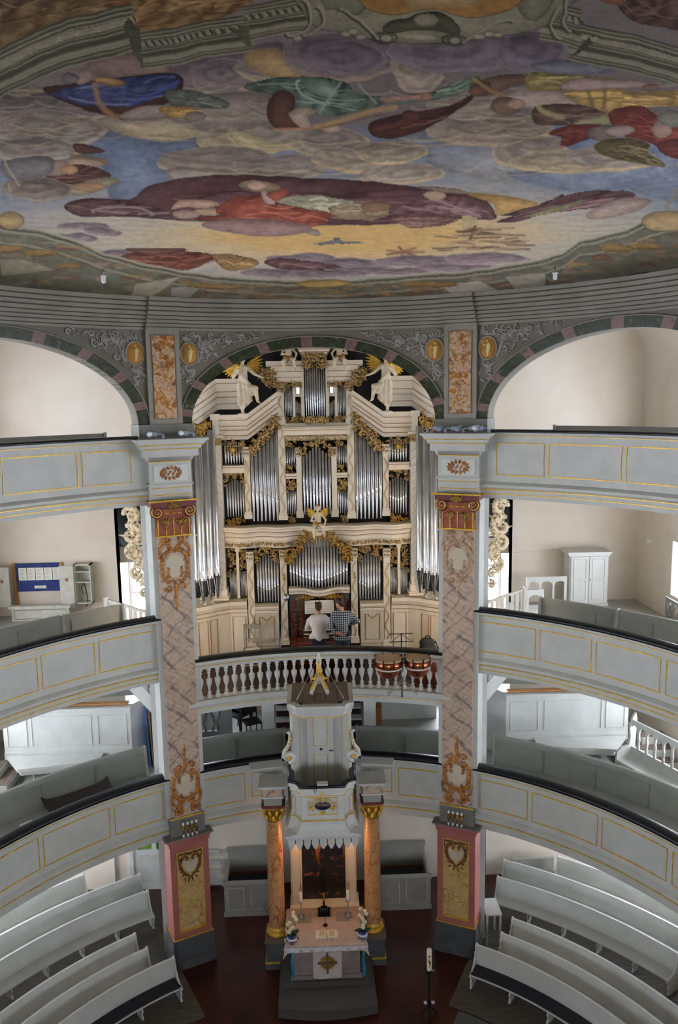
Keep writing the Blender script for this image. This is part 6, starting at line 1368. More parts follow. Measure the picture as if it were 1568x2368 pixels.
# microphone stand with silver lamp-like head
e=thing('microphone_stand','thin steel stand with a round silver lamp head beside the organ','lamp',(-.86,16.45,5.5)); part(MB().tube([(-.86,16.45,5.51),(-.82,16.45,6.3),(-.76,16.42,6.9),(-.70,16.4,7.26)],.013,6),'pole','steel',e)
for k in range(3): a=2*PI*k/3; part(MB().tube([(-.86,16.45,5.62),(-.86+.22*math.cos(a),16.45+.22*math.sin(a),5.515)],.01,5),'foot','blackmetal',e)
for z_ in(6.3,6.75): part(MB().ball((-.82 if z_<6.5 else -.785,16.44,z_),.022,6,4),'joint','steel',e)
m=MB(); m.lathe([(.0,.09),(.05,.08),(.07,.03),(.072,0),(.06,-.01),(0,-.012)],14); m.v=[tuple(Vector((-.685,16.38,7.34))+Vector((x,-z_*.6-y*.3,y*.95-z_*.5))) for x,y,z_ in m.v]; part(m,'lamp_head','steel',e)
part(MB().ball((-.70,16.33,7.33),.028,8,5),'lamp_bulb','bulb',e)
# kettledrums hung before the balustrade
DR=thing('drum_stand','grey steel tripod carrying the two kettledrums in front of the balustrade','stand',(1.66,14.98,5.55)); 
part(MB().tube([(1.66,15.06,5.52),(1.66,15.02,6.4)],.02,8),'post','steel',DR)
for s in(-1,1):
    for k in(0,1): part(MB().tube([(1.66,15.03,5.86+.06*k),(1.66+s*.3,14.98,5.6+.05*k)],.009,5),'leg','steel',DR)
    part(MB().tube([(1.66,15.02,6.28),(1.66+s*.1,14.96,6.22)],.018,6),'arm','steel',DR)
for x,r,lb in((1.37,.275,'left, larger'),(1.95,.255,'right, smaller')):
    c=(x,14.88,6.0); e=thing('kettledrum','copper kettledrum with calfskin head and pale band, the %s of the two'%lb,'drum',c,group='kettledrums on the organ balustrade'); k=r/.275
    part(MB().lathe([(0,0),(.08*k,.008),(.16*k,.05),(.225*k,.13),(.255*k,.22),(.265*k,.3),(.268*k,.42),(.26*k,.42)],28,c),'bowl','copper',e)
    part(MB().lathe([(.0,.425),(.26*k,.425),(.275*k,.42),(.28*k,.395),(.27*k,.39)],28,c),'drumhead','skinhide',e)
    part(MB().lathe([(.262*k,.215),(.272*k,.22),(.275*k,.245),(.266*k,.25)],28,c),'pale_band','linen',e)
    for q in range(8): a=2*PI*(q+.4)/8; part(MB().tube([(x+.285*k*math.cos(a),14.88+.285*k*math.sin(a),6.26),(x+.285*k*math.cos(a),14.88+.285*k*math.sin(a),6.45)],.012,5),'tuning_screw','blackmetal',e)
# music stand, backpack
e=thing('music_stand','black wire music stand behind the kettledrums','music stand',(1.75,15.9,5.5)); m=MB(); m.tube([(1.75,15.9,5.52),(1.75,15.9,6.6)],.012,6); part(m,'pole','blackmetal',e)
part(MB().tube([(1.5,15.88,6.42),(1.5,15.92,6.58),(2.0,15.92,6.58),(2.0,15.88,6.42)],.01,5,closed=True),'desk_frame','blackmetal',e); m=MB(); m.tube([(1.56,15.9,6.44),(1.75,15.9,6.58),(1.94,15.9,6.44)],.007,5); part(m,'cross_wire','blackmetal',e)
for k in range(3): a=2*PI*k/3+.4; part(MB().tube([(1.75,15.9,5.75),(1.75+.25*math.cos(a),15.9+.25*math.sin(a),5.51)],.01,5),'foot','blackmetal',e)
x,y=2.34,16.1; tag(part(MB().box(x-.28,x+.28,y-.15,y+.25,5.5,6.02),'stool','redwood'),'low brown chest under the black backpack','chest')
e=thing('backpack','black backpack with a carrying loop on the right of the organ loft','backpack',(x,y,6.02)); m=MB(); m.capsule((x-.08,y,6.14),(x+.08,y,6.14),.13,.13,12); m.capsule((x-.06,y+.02,6.3),(x+.05,y+.02,6.3),.12,.11,12); m.capsule((x-.07,y-.11,6.12),(x+.07,y-.11,6.12),.08,.08,10); m.capsule((x-.1,y,6.06),(x+.12,y,6.06),.1,.1,10); remeshed(m,'bag','cushion',e,.02,2); part(MB().tube([(x-.05,y,6.4),(x-.04,y,6.46),(x+.03,y,6.465),(x+.05,y,6.4)],.012,6),'loop','blackmetal',e); part(MB().tube([(x+.15,y-.05,6.36),(x+.22,y-.08,6.2),(x+.22,y-.04,6.06)],.018,6),'strap','leather',e)
# ================================================================ middle gallery furniture
YBB=YB-.02
e=thing('notice_board','dark blue notice board with five white sheets on the left rear wall','notice board',(-6.8,YBB,6.3))
part(MB().box(-7.33,-6.27,YBB-.03,YBB,6.97,7.67),'board','blueboard',e)
for x in(-7.38,-6.25): part(MB().box(x-.03,x+.03,YBB-.04,YBB,6.35,7.68),'side_batten','orangewood',e)
for k in range(5):
    x=-7.28+.206*k; q=part(MB().box(x,x+.19,YBB-.034,YBB-.03,7.25,7.56),'notice_sheet','paper',e); m=MB(); rnd=random.Random(k)
    for j in range(13): 
        if j in(3,8): continue
        m.box(x+.03,x+.03+.13*rnd.uniform(.55,1),YBB-.0355,YBB-.034,7.52-.02*j,7.526-.02*j)
    part(m,'printed_lines','greymid',q)
q=part(MB().box(-6.92,-6.64,YBB-.034,YBB-.03,7.04,7.11),'title_strip','paper',e); m=MB(); m.box(-6.85,-6.7,YBB-.0355,YBB-.034,7.075,7.085); m.box(-6.88,-6.67,YBB-.0355,YBB-.034,7.055,7.06); part(m,'printed_lines','greymid',q)
# open wall cabinets either side of it
for x0,x1,dx,lb in((-5.88,-5.48,-.34,'right'),(-8.0,-7.76,.34,'left')):
    e=thing('wall_cabinet','worn white wall cabinet with its door open, %s of the notice board'%lb,'cabinet',((x0+x1)/2,YBB,6.68))
    for n,a in(('back',(x0,x1,YBB-.02,YBB,6.68,7.66)),('side',(x0,x0+.03,YBB-.26,YBB-.02,6.68,7.66)),('side',(x1-.03,x1,YBB-.26,YBB-.02,6.68,7.66)),('top',(x0,x1,YBB-.26,YBB-.02,7.63,7.66)),('bottom',(x0,x1,YBB-.26,YBB-.02,6.68,6.71)),('shelf',(x0+.03,x1-.03,YBB-.24,YBB-.02,7.2,7.225)),('shelf',(x0+.03,x1-.03,YBB-.24,YBB-.02,7.46,7.485))): part(MB().box(*a),n,'oldwhite',e)
    a,b=(x0,x0+dx) if dx<0 else (x1,x1+dx); m=MB(); m.box(min(a,b),max(a,b),YBB-.3,YBB-.27,6.66,7.64); d=part(m,'door','oldwhite',e); part(MB().box((a+b)/2-.03,(a+b)/2+.03,YBB-.315,YBB-.3,7.26,7.34),'lock','brownline',d)
m=MB(); m.tube([(-5.66,YBB-.2,7.2),(-5.74,YBB-.2,7.05),(-5.7,YBB-.2,6.9),(-5.62,YBB-.2,7.0),(-5.66,YBB-.2,7.18),(-5.6,YBB-.2,6.85),(-5.64,YBB-.2,6.6)],.009,5); tag(part(m,'hanging_cord','blackmetal'),'coiled dark cord hanging in the open wall cabinet','cord')
e=thing('desk_front','old greyish panelled desk front below the notice board','desk',(-6.65,18.5,6.35)); part(MB().box(-7.35,-5.98,18.5,18.55,6.35,6.68),'panel','oldwhite',e); part(MB().box(-7.4,-5.93,18.46,18.6,6.66,6.72),'top_rail','oldwhite',e); part(MB().tube([(-7.28,18.495,6.4),(-6.05,18.495,6.4),(-6.05,18.495,6.62),(-7.28,18.495,6.62)],.01,4,closed=True),'panel_moulding','greydark',e)
# cupboard on the right
e=thing('cupboard','tall pale double-door cupboard against the right rear wall','cupboard',(6.65,18.6,6.35)); B_=lambda n,mt,*a,p=e:part(MB().box(*a),n,mt,p)
B_('carcass','white',6.18,7.14,18.45,18.95,6.35,7.66); B_('cornice','white',6.12,7.2,18.38,18.97,7.66,7.72); B_('cornice','white',6.15,7.17,18.41,18.96,7.62,7.66); B_('plinth','white',6.16,7.16,18.43,18.96,6.35,6.43)
for x0,x1 in((6.21,6.65),(6.67,7.11)):
    d=B_('door','white',x0,x1,18.425,18.45,6.45,7.6)
    for z0,z1 in((6.52,7.0),(7.06,7.54)): part(MB().tube([(x0+.07,18.422,z0),(x1-.07,18.422,z0),(x1-.07,18.422,z1),(x0+.07,18.422,z1)],.009,4,closed=True),'panel_moulding','grey',d)
part(MB().ball((6.69,18.415,7.03),.012,6,4),'door_knob','blackmetal',e)
# gates leaning by the cupboard: frames with arched openings
def gate(name,lb,o,U,w_,h,n):
    e=thing(name,lb,'gate',tuple(o)); W=Vector((U.y,-U.x,0))
    def bx(nm,u0,u1,z0,z1): m=MB(); m.add([o+U*u+W*d+Z*z_ for z_ in(z0,z1) for d in(0,.04) for u in(u0,u1)],[(0,2,3,1),(4,5,7,6),(0,1,5,4),(2,6,7,3),(0,4,6,2),(1,3,7,5)],False); part(m,nm,'white',e)
    bx('top_rail',0,w_,h-.1,h); bx('bottom_rail',0,w_,0,.12); bx('stile',0,.06,.12,h-.1); bx('stile',w_-.06,w_,.12,h-.1)
    for k in range(1,n): u=w_*k/n; bx('muntin',u-.025,u+.025,.12,h-.1)
    for k in range(n):
        u0,u1=w_*k/n+.025,w_*(k+1)/n-.025; c=(u0+u1)/2; r=(u1-u0)/2; m=MB(); pts=[(u0,h-.1)]+[(c-r*math.cos(PI*q/8),h-.1-r*.9+r*.8*math.sin(PI*q/8)) for q in range(9)]+[(u1,h-.1)]; kk=len(pts)
        m.add([o+U*a+W*d+Z*z_ for d in(.005,.035) for a,z_ in pts],[tuple(range(kk)),tuple(range(kk,2*kk))[::-1]]+[(j,(j+1)%kk,kk+(j+1)%kk,kk+j) for j in range(kk)],False); part(m,'arched_head','white',e)
gate('wooden_gate','white gate frame with three arched openings beside the cupboard',Vector((5.08,18.3,6.35)),X,.98,.82,3)
gate('wooden_gate','small white gate frame with one arched opening near the stair railing',Vector((4.93,17.8,6.35)),Vector((.98,.2,0)),.45,.62,1)
# railings of the stairs between middle gallery and organ loft
for sg in(-1,1):
    sd='left' if sg<0 else 'right'; a,b=Vector((sg*3.75,16.95,6.9)),Vector((sg*4.7,17.05,7.2)); e=thing('stair_railing','white slatted stair railing on the %s of the organ'%sd,'railing',tuple((a+b)/2-Z*.8))
    part(MB().tube([a,b],.035,4),'handrail','white',e); part(MB().tube([a-Z*.55,b-Z*.55],.03,4),'bottom_rail','white',e)
    for k in range(8): p=a+(b-a)*((k+.5)/8); m=MB(); m.box(p.x-.035,p.x+.035,p.y-.012,p.y+.012,p.z-.55,p.z); part(m,'slat','white',e)
    part(MB().box(b.x-.04,b.x+.04,b.y-.04,b.y+.04,6.35,7.26),'newel_post','white',e)
m=MB(); m.tube([(7.95,16.9,6.35),(7.93,16.9,6.6),(7.96,16.9,6.8)],.02,5)
e=thing('lattice_screen','grey fretwork panel under the right middle gallery window','screen',(8.0,16.4,6.4))
for a in((7.96,8.0,15.0,17.1,6.36,6.45),(7.96,8.0,15.0,17.1,6.85,6.92),(7.96,8.0,17.0,17.1,6.45,6.85)): part(MB().box(*a),'frame_board','lattice',e)
for k in range(6): y=16.95-.22*k; part(MB().tube([(7.98,y,6.45),(7.98,y-.08,6.55),(7.98,y+.02,6.65),(7.98,y-.08,6.76),(7.98,y,6.85)],.025,5),'fretwork','lattice',e)
tag(part(MB().box(7.98,8.06,18.2,18.26,7.95,8.05),'socket_box','bulb'),'small white socket box on the right side wall','socket')
m=MB(); m.tube([(4.95,YB-.01,7.62),(6.4,YB-.01,7.72),(8.0,YB-.01,7.95)],.008,4); tag(part(m,'wall_cable','white'),'thin white cable running along the right rear wall','cable')
for sg in(-1,1):
    m=MB(); c=Vector((sg*3.3,YB-.03,10.95)); m.box(min(c.x,c.x+sg*.6),max(c.x,c.x+sg*.6),YB-.1,YB,10.9,10.97); m.box(min(c.x,c.x+sg*.5),max(c.x,c.x+sg*.5),YB-.06,YB,10.78,10.86); tag(part(m,'wall_ledge','cream'),'cream moulded ledge on the wall behind the %s upper pier'%('left' if sg<0 else 'right'),'ledge')
# lamps on the backs of the pillars that warm the organ front
for sg in(-1,1):
    o,U,W=PIL[sg]
    for z_,pw in((6.75,24),(9.1,30)):
        c=o-W*.55+Z*z_; e=thing('organ_lamp','small warm lamp on the rear of the %s pillar at %s'%('left' if sg<0 else 'right','rail height' if z_<8 else 'capital height'),'lamp',tuple(c)); part(MB().box(c.x-.03,c.x+.03,c.y-.05,c.y+.03,z_-.03,z_+.03),'holder','brass',e); q=c-W*.1; part(MB().ball(q,.05,10,6),'glass_globe','bulb',e)
        ld=bpy.data.lights.new('lamp_bulb','POINT'); ld.energy=pw; ld.color=(1,.74,.46); ld.shadow_soft_size=.06; lo=bpy.data.objects.new('lamp_bulb',ld); COL.objects.link(lo); lo.parent=e; lo.matrix_parent_inverse=WT[e.name].inverted(); lo.location=c-W*.24
# ================================================================ the painted ceiling
# A fresco held as a colour attribute on the flat ceiling mesh; its outlines are given in the survey coordinates of the photograph and lie on the plane z = CZ.
CZ=13.4; FRESCO_K=1.5
us=np.concatenate([np.arange(-1500,-420,18.),np.arange(-420,-20,9.),np.arange(-20,1592,2.5),np.arange(1592,1990,9.),np.arange(1990,3100,18.)]); vv_=np.concatenate([np.arange(-260,-8,8.),np.arange(-8,722,2.2)])
FU,FV=np.meshgrid(us,vv_); _R=np.array(RGT);_Uv=np.array(UPV);_F=np.array(FWD)
dr=_R[None,None]*((FU-784)/FPX)[...,None]+_Uv[None,None]*(-(FV-1184)/FPX)[...,None]+_F
kk=(CZ-ZE)/np.maximum(dr[...,2],1e-3); FX=CX+dr[...,0]*kk; FY=dr[...,1]*kk
ok=(FY>0)&(FY<17.5)&(dr[...,2]>.02); lim=np.minimum(17.5/np.maximum(dr[...,1],1e-3),kk); FX=CX+dr[...,0]*lim; FY=dr[...,1]*lim
rg=np.random.RandomState(4)
def vnoise(sx,sy,seed,oct_=4):
    out=np.zeros_like(FU); amp=1;tot=0
    for o in range(oct_):
        r=np.random.RandomState(seed+o*17); G=r.rand(257,257); x=(FU+900)/sx*2**o; y=(FV+900)/sy*2**o
        xi=x.astype(int);yi=y.astype(int);fx=x-xi;fy=y-yi; fx=fx*fx*(3-2*fx);fy=fy*fy*(3-2*fy)
        g=lambda a,b:G[(yi+b)%257,(xi+a)%257]
        out+=amp*((g(0,0)*(1-fx)+g(1,0)*fx)*(1-fy)+(g(0,1)*(1-fx)+g(1,1)*fx)*fy); tot+=amp; amp*=.5
    return out/tot
NA=vnoise(60,26,1); NB=vnoise(14,7,2); NC=vnoise(130,14,3); ND=vnoise(9,9,5,3)
WU=FU+(vnoise(40,30,7)-.5)*10; WV=FV+(vnoise(40,30,8)-.5)*6      # slightly unsteady hand
C=np.zeros(FU.shape+(3,))
WU2=FU+(vnoise(90,40,21)-.5)*34+(vnoise(26,14,23)-.5)*9; WV2=FV+(vnoise(90,40,22)-.5)*18+(vnoise(26,14,24)-.5)*4
WARP=[WU,WV]
def L3(h): return np.array(lin(h)[:3])
def lay(mask,col): C[...]=C*(1-mask[...,None])+col*mask[...,None]
def smooth(pts,n=6):
    P=np.array(pts,float); k=len(P); o=[]
    for i in range(k):
        a,b,c,d=P[(i-1)%k],P[i],P[(i+1)%k],P[(i+2)%k]
        for t in np.arange(n)/n: o.append(.5*((2*b)+(c-a)*t+(2*a-5*b+4*c-d)*t*t+(3*b-a-3*c+d)*t**3))
    return np.array(o)
def inside(P,u,v):
    r=np.zeros(u.shape,bool); j=len(P)-1
    for i in range(len(P)):
        xi,yi=P[i];xj,yj=P[j]
        if yi!=yj: r^=((yi>v)!=(yj>v))&(u<(xj-xi)*(v-yi)/(yj-yi)+xi)
        j=i
    return r
def seg(P,u,v,closed=False):
    d=np.full(u.shape,1e9)
    for a,b in zip(P[:-1],P[1:]):
        ab=b-a; t=np.clip(((u-a[0])*ab[0]+(v-a[1])*ab[1])/max(ab@ab,1e-9),0,1); d=np.minimum(d,np.hypot(u-a[0]-t*ab[0],v-a[1]-t*ab[1]))
    return d
def box_(P,m=14):
    a=np.searchsorted(vv_,P[:,1].min()-m);b=np.searchsorted(vv_,P[:,1].max()+m);c=np.searchsorted(us,P[:,0].min()-m);d=np.searchsorted(us,P[:,0].max()+m); return slice(a,b),slice(c,d)
def fill(pts,c1,c2=None,fold=0,ang=0.,edge=None,sm=True,soft=0,grain=.25,alpha=1.,body=True,hl=True):
    P=smooth(pts) if sm else np.array(pts,float); s=box_(P)
    u,v=WARP[0][s],WARP[1][s]
    if u.size==0: return
    m=inside(P,u,v).astype(float)
    if soft: m=np.clip(1-seg(np.vstack([P,P[:1]]),u,v)/soft,0,1)*(1-m)+m
    a=L3(c1);b=L3(c2 or c1); y0,y1=P[:,1].min(),P[:,1].max(); t=np.clip((v-y0)/(y1-y0+1e-6),0,1)
    t=np.clip(t+(NA[s]-.5)*.9,0,1)
    if fold:
        w_=u*math.cos(ang)+v*math.sin(ang)+(NA[s]-.5)*60; sn=np.sin(w_/fold*2*PI)+.5*np.sin(w_/fold*5.3+NA[s]*9); t=np.clip(.45+.42*sn*(.6+.4*NB[s])+(t-.5)*.5,-.25,1.35)
    col=a*(1-t[...,None])+b*t[...,None]; col=col*(1+(NB[s]-.5)*grain*2)[...,None]
    if body and P.shape[0]>6:
        q=P[::2]; dd=seg(np.vstack([q,q[:1]]),u,v); sz=max(3.,min(np.ptp(P[:,0]),np.ptp(P[:,1]))*.32); k=np.clip(dd/sz,0,1)**.7; up=np.clip((v-y0)/(y1-y0+1e-6),0,1)
        col=col*(.62+.5*k+.12*(up-.5))[...,None]
    m=m*alpha; C[s]=C[s]*(1-m[...,None])+col*m[...,None]
    if fold and hl:
        hc=L3(c2 or c1)*1.9+.02; dk=L3(c1)*.5; n=int(min(16,4+np.ptp(P[:,0])*np.ptp(P[:,1])/900)); rr=np.random.RandomState(int(P[0,0]*7+P[0,1]*3)%9999)
        for i in range(n):
            ce=P.mean(0); D_=P-ce; ev,ew=np.linalg.eigh(D_.T@D_); mj,mn=ew[:,1],ew[:,0]; ej=np.abs(D_@mj).max(); en=np.abs(D_@mn).max(); o_=rr.uniform(-.7,.7); x0=rr.uniform(-.9,.2); x1=x0+rr.uniform(.3,.8); cv=rr.uniform(-.25,.25)
            L_=np.array([ce+mj*(ej*(x0+(x1-x0)*x))+mn*(en*(o_*(1-.3*x)+cv*math.sin(PI*x))) for x in np.linspace(0,1,9)])
            kk=np.clip(1.25-seg(L_,u,v)/rr.uniform(1.2,2.6),0,1)*m*(.5 if i%2 else .6); C[s]=C[s]*(1-kk[...,None])+(hc if i%2 else dk)*kk[...,None]
    if edge: 
        d=seg(np.vstack([P,P[:1]]),u,v); k=np.clip(1-d/2.2,0,1)*.7; C[s]=C[s]*(1-k[...,None])+L3(edge)*k[...,None]
def stroke(pts,w_,c,al=.8,sm=True):
    P=np.array(pts,float)
    if sm and len(P)>2:
        Q=smooth(pts,5); P=Q[:(len(pts)-1)*5+1]
    s=box_(P,w_+4); u,v=WU[s],WV[s]
    if u.size==0: return
    k=np.clip(1.3-seg(P,u,v)/w_,0,1)*al; C[s]=C[s]*(1-k[...,None])+L3(c)*k[...,None]
def ell(cx,cy,rx,ry,n=14,rot=0.): return [(cx+rx*math.cos(2*PI*k/n)*math.cos(rot)-ry*math.sin(2*PI*k/n)*math.sin(rot),cy+rx*math.cos(2*PI*k/n)*math.sin(rot)+ry*math.sin(2*PI*k/n)*math.cos(rot)) for k in range(n)]
def cloud(cx,cy,rx,ry,dark,light,rim='#a8977f',rings=2,soft=3):
    cloud_(cx,cy,rx,ry,dark,light,rim,rings,soft)
    P=np.array(ell(cx,cy,rx,ry)); s=box_(P,16); u,v=WU2[s],WV2[s]
    if u.size:
        x=(u-cx)/rx; y=(v-cy)/ry; r0=np.hypot(x,y); r1=np.hypot((x+.12)/.92,(y+.18)/.85); m=np.clip((1-r0)*8,0,1)
        b=np.sin(r1*10+(NA[s]-.5)*6)*.17+np.clip(y,-1,1)*.24*np.clip(r0*1.5-.3,0,1)+(NC[s]-.5)*.3-.06
        C[s]*=(1+b*m)[...,None]
        e=np.clip(1-abs(r0-.93)/.1,0,1)*np.clip(y+.2,0,1)*.62; C[s]=C[s]*(1-e[...,None])+L3(rim)*1.12*e[...,None]
        e=np.clip(1-abs(r0-1.03)/.04,0,1)*np.clip(y+.1,0,1)*.4; C[s]*=(1-e*.45)[...,None]
def cloud_(cx,cy,rx,ry,dark,light,rim='#a8977f',rings=2,soft=3):
    WARP[:]=[WU2,WV2]; fill(ell(cx,cy,rx,ry),light,rim,soft=soft,body=False); fill(ell(cx-rx*.03,cy-ry*.1,rx*.93,ry*.84),dark,light,soft=4,body=False); WARP[:]=[WU,WV]
    for k in range(rings): q=.72-.28*k; stroke(ell(cx-rx*.05*k,cy-ry*(.1+.08*k),rx*q,ry*q)[0:9],max(2,ry*.08),light,.5)
# sky, glory
d=np.sqrt(((WU-800)/620)**2+((WV-545)/88)**2)+(NC-.5)*.22
def lerp3(d,stops):
    out=np.zeros(d.shape+(3,)); 
    for (p,a),(q,b) in zip(stops[:-1],stops[1:]):
        t=np.clip((d-p)/(q-p),0,1)[...,None]; m=(d>=p)[...,None]; out=np.where(m,L3(a)*(1-t)+L3(b)*t,out)
    return out
C[...]=lerp3(d,[(-1,'#b8923f'),(.35,'#bd974d'),(.62,'#b39a6e'),(.85,'#9d9587'),(1.15,'#8f8a88'),(1.6,'#6f7a90'),(2.4,'#5d6f92'),(3.4,'#6c6468')])
lay(np.clip((330-WV)/60,0,1)*.9,L3('#665c60'))
ang=np.arctan2((WV-545)*7,(WU-800)); lay(np.clip(.5+.5*np.sin(ang*46+NA*8),0,1)*np.clip(1-abs(d-.95)/.5,0,1)*.30,L3('#c0b49a'))
# ---- blue openings
fill([(160,335),(235,298),(330,318),(460,322),(455,350),(392,362),(388,392),(420,405),(400,440),(335,472),(262,462),(248,420),(235,385),(170,362)],'#56688a','#66748c',soft=8)
fill([(880,330),(980,303),(1050,300),(1100,330),(1200,350),(1260,385),(1180,420),(1060,400),(1000,380),(980,350)],'#656f88','#8a8a8c',soft=22)
fill([(1230,285),(1300,325),(1400,352),(1500,335),(1560,330),(1600,400),(1600,470),(1470,442),(1330,440),(1180,405),(1250,388),(1240,330)],'#5d6c8c','#74809a',soft=10)
fill([(1240,290),(1300,285),(1400,300),(1560,325),(1545,350),(1430,352),(1330,345)],'#5a6c90','#63749a',soft=4)
# ---- upper clouds
fill([(380,190),(420,150),(520,130),(640,100),(700,150),(700,230),(560,230),(430,220)],'#5f5460','#70646a',soft=6)
cloud(520,180,75,45,'#625660','#76686c','#8a7a70'); cloud(615,160,70,32,'#6a5f66','#857868','#9a8560',1)
fill([(565,125),(600,118),(650,120),(720,165),(680,178),(620,172),(580,150)],'#8f7448','#a08455',soft=6)
cloud(790,130,140,56,'#584c58','#6e606a','#857468',3); cloud(800,135,95,36,'#544a58','#665a66','#6e606a',2)
cloud(960,160,60,52,'#75685f','#8a7c74','#8e8078',1); cloud(1060,120,160,48,'#544b58','#68606c','#6e6670',2); cloud(1230,120,80,48,'#4f4552','#62586a','#6a606a',2)
fill([(1230,150),(1340,140),(1420,160),(1370,170),(1280,172)],'#545466','#666678',soft=5)
cloud(70,260,170,45,'#5b5154','#726766','#8a7e76',2); cloud(110,300,130,42,'#6b605e','#83786f','#8f857a',1); cloud(30,230,120,30,'#453c40','#5c5254','#6e6462',1); cloud(80,345,110,28,'#6e6462','#867b74','#94897c',1)
fill([(210,140),(240,120),(310,125),(390,150),(380,175),(300,180),(215,172)],'#6a5550','#75605a',soft=8)
fill([(235,275),(300,270),(400,268),(480,270),(470,308),(400,325),(330,320),(240,292)],'#7c716c','#a89670',soft=4)
fill([(400,240),(520,215),(620,225),(640,280),(560,295),(470,300),(430,275)],'#746a68','#877c74',soft=8)
cloud(560,325,110,32,'#857a6c','#98896c','#a99668',2); cloud(620,310,95,34,'#756b68','#8a7e72','#b0a078',2)
fill([(530,300),(560,340),(640,350),(740,335),(640,332),(570,310)],'#a99a74','#a8986c',soft=3)
cloud(500,372,140,32,'#71675f','#83776e','#948776',1); cloud(640,388,110,30,'#756a68','#857a74','#96887a',1); cloud(760,330,90,40,'#776d6a','#8a7d70','#9c8a6e',2); cloud(830,365,110,34,'#7c706a','#8f8070','#a48f6a',2); cloud(900,355,80,28,'#776a5e','#93846e','#aa956c',1); cloud(930,405,100,22,'#847670','#958778','#a5926e',1)
cloud(1130,300,150,40,'#72655f','#85766c','#958470',2); cloud(1230,350,90,40,'#756860','#877a70','#a2906e',2); cloud(1290,375,110,26,'#8a7c6c','#a2906e','#b29c6c',1); cloud(1410,370,105,28,'#7c706e','#8c8078','#a8956e',2); cloud(1080,240,90,38,'#70665f','#847870','#8a7d74',1)
fill([(390,400),(420,388),(560,398),(700,405),(640,412),(430,425)],'#7d736c','#8b8076',soft=5)
for k in range(150):
    x=rg.uniform(-20,1590); y=rg.uniform(175,420); L=rg.uniform(18,75); h=L*rg.uniform(.12,.3)
    i_=np.searchsorted(vv_,y); j_=np.searchsorted(us,x); c_=C[min(i_,len(vv_)-1),min(j_,len(us)-1)]
    if c_[2]>c_[0]*1.08: continue
    P=[(x+L*math.cos(a),y+h*math.sin(a)) for a in np.linspace(.2,PI-.2,7)]
    stroke(P,rg.uniform(1.5,4),'#b09a78' if k%3 else '#94867c',.35); stroke([(px_-2,py_-4) for px_,py_ in P],rg.uniform(2,5),'#544a4a',.3)
for cx,cy,rx,ry in((-120,330,120,40),(-240,400,130,36),(-90,400,90,30),(-330,470,140,36),(1680,380,110,36),(1760,310,120,36),(1850,420,140,36),(1950,340,140,40),(2150,430,160,40)): cloud(cx,cy,rx,ry,'#6b605e','#83786f','#9a8c78',2)
# ---- left group (horn player in blue)
fill([(100,205),(160,195),(280,180),(400,170),(425,200),(400,230),(300,275),(230,262),(160,240)],'#3c2222','#4a2a26',edge='#2a1818')
fill([(120,215),(220,190),(330,178),(400,172),(410,205),(370,225),(300,245),(200,245),(150,230)],'#1f2c5a','#33406c',fold=38,ang=.5)
stroke([(300,240),(360,215),(410,190)],5,'#2c3f8c'); stroke([(160,225),(230,240),(300,238)],3,'#60688c'); stroke([(190,205),(250,195)],4,'#56648c')
fill([(385,210),(440,208),(500,225),(532,240),(520,250),(450,250),(395,240)],'#4c534e','#5c6058',fold=26,ang=.8,edge='#363a38')
fill([(275,268),(320,248),(390,245),(400,262),(350,276),(290,276)],'#8c7c78','#7c6c66',edge='#5c4e4a'); fill([(365,250),(420,245),(470,258),(460,268),(400,272)],'#8a6a30','#a27c34',fold=14,ang=.3); fill(ell(452,270,26,12),'#6c625a','#7a6c62')
stroke([(222,195),(226,230),(245,258),(270,270)],7,'#8a6638'); fill(ell(255,190,34,9,rot=.12),'#a37c42','#5c4020',edge='#6c4c26')
fill([(155,162),(210,160),(215,185),(185,196),(170,180)],'#7a6460','#866e66'); fill(ell(160,182,22,13),'#565056','#625a60')
# ---- middle group in green with brown wing
fill([(562,202),(640,178),(740,178),(800,190),(830,215),(900,228),(870,250),(760,268),(680,250),(640,225)],'#39473f','#5d6f66',fold=46,ang=.35)
fill([(700,180),(760,185),(780,225),(720,215)],'#53665c','#72847a'); stroke([(690,185),(700,220),(760,240)],3,'#8a9a90'); stroke([(790,190),(760,230),(740,262)],3,'#7c8c84'); stroke([(830,195),(870,240)],2.5,'#7c8c84')
fill([(960,228),(1030,200),(1090,178),(1110,185),(1060,218),(990,235)],'#465a4e','#647a6c',fold=30,ang=.9); fill([(900,232),(960,215),(1010,212),(990,228),(930,242)],'#3a4a44','#556a60')
fill([(620,235),(650,210),(680,225),(680,260),(700,290),(650,300),(622,275)],'#4c3028','#5a3a30',soft=3)
fill([(668,265),(700,248),(735,258),(715,270),(720,295),(700,298)],'#8f7c70','#a08c80'); stroke([(640,300),(700,298),(740,292)],4,'#a06c48'); fill(ell(765,296,26,11),'#8c7468','#9a8274'); stroke([(735,293),(800,275),(860,258),(910,250)],7,'#a07c44'); stroke([(745,296),(900,262)],2.5,'#6c4a24')
fill([(880,225),(940,220),(985,215),(995,228),(960,232),(890,236)],'#94786c','#8a6658'); fill(ell(985,222,14,11),'#86584c','#8c6454')
fill([(855,285),(900,270),(960,260),(1040,245),(1090,220),(1080,240),(1000,290),(930,315),(875,318),(855,305)],'#3f2422','#54302a',fold=40,ang=1.2,edge='#2e1a18'); fill(ell(950,268,22,12),'#472a24','#553028')
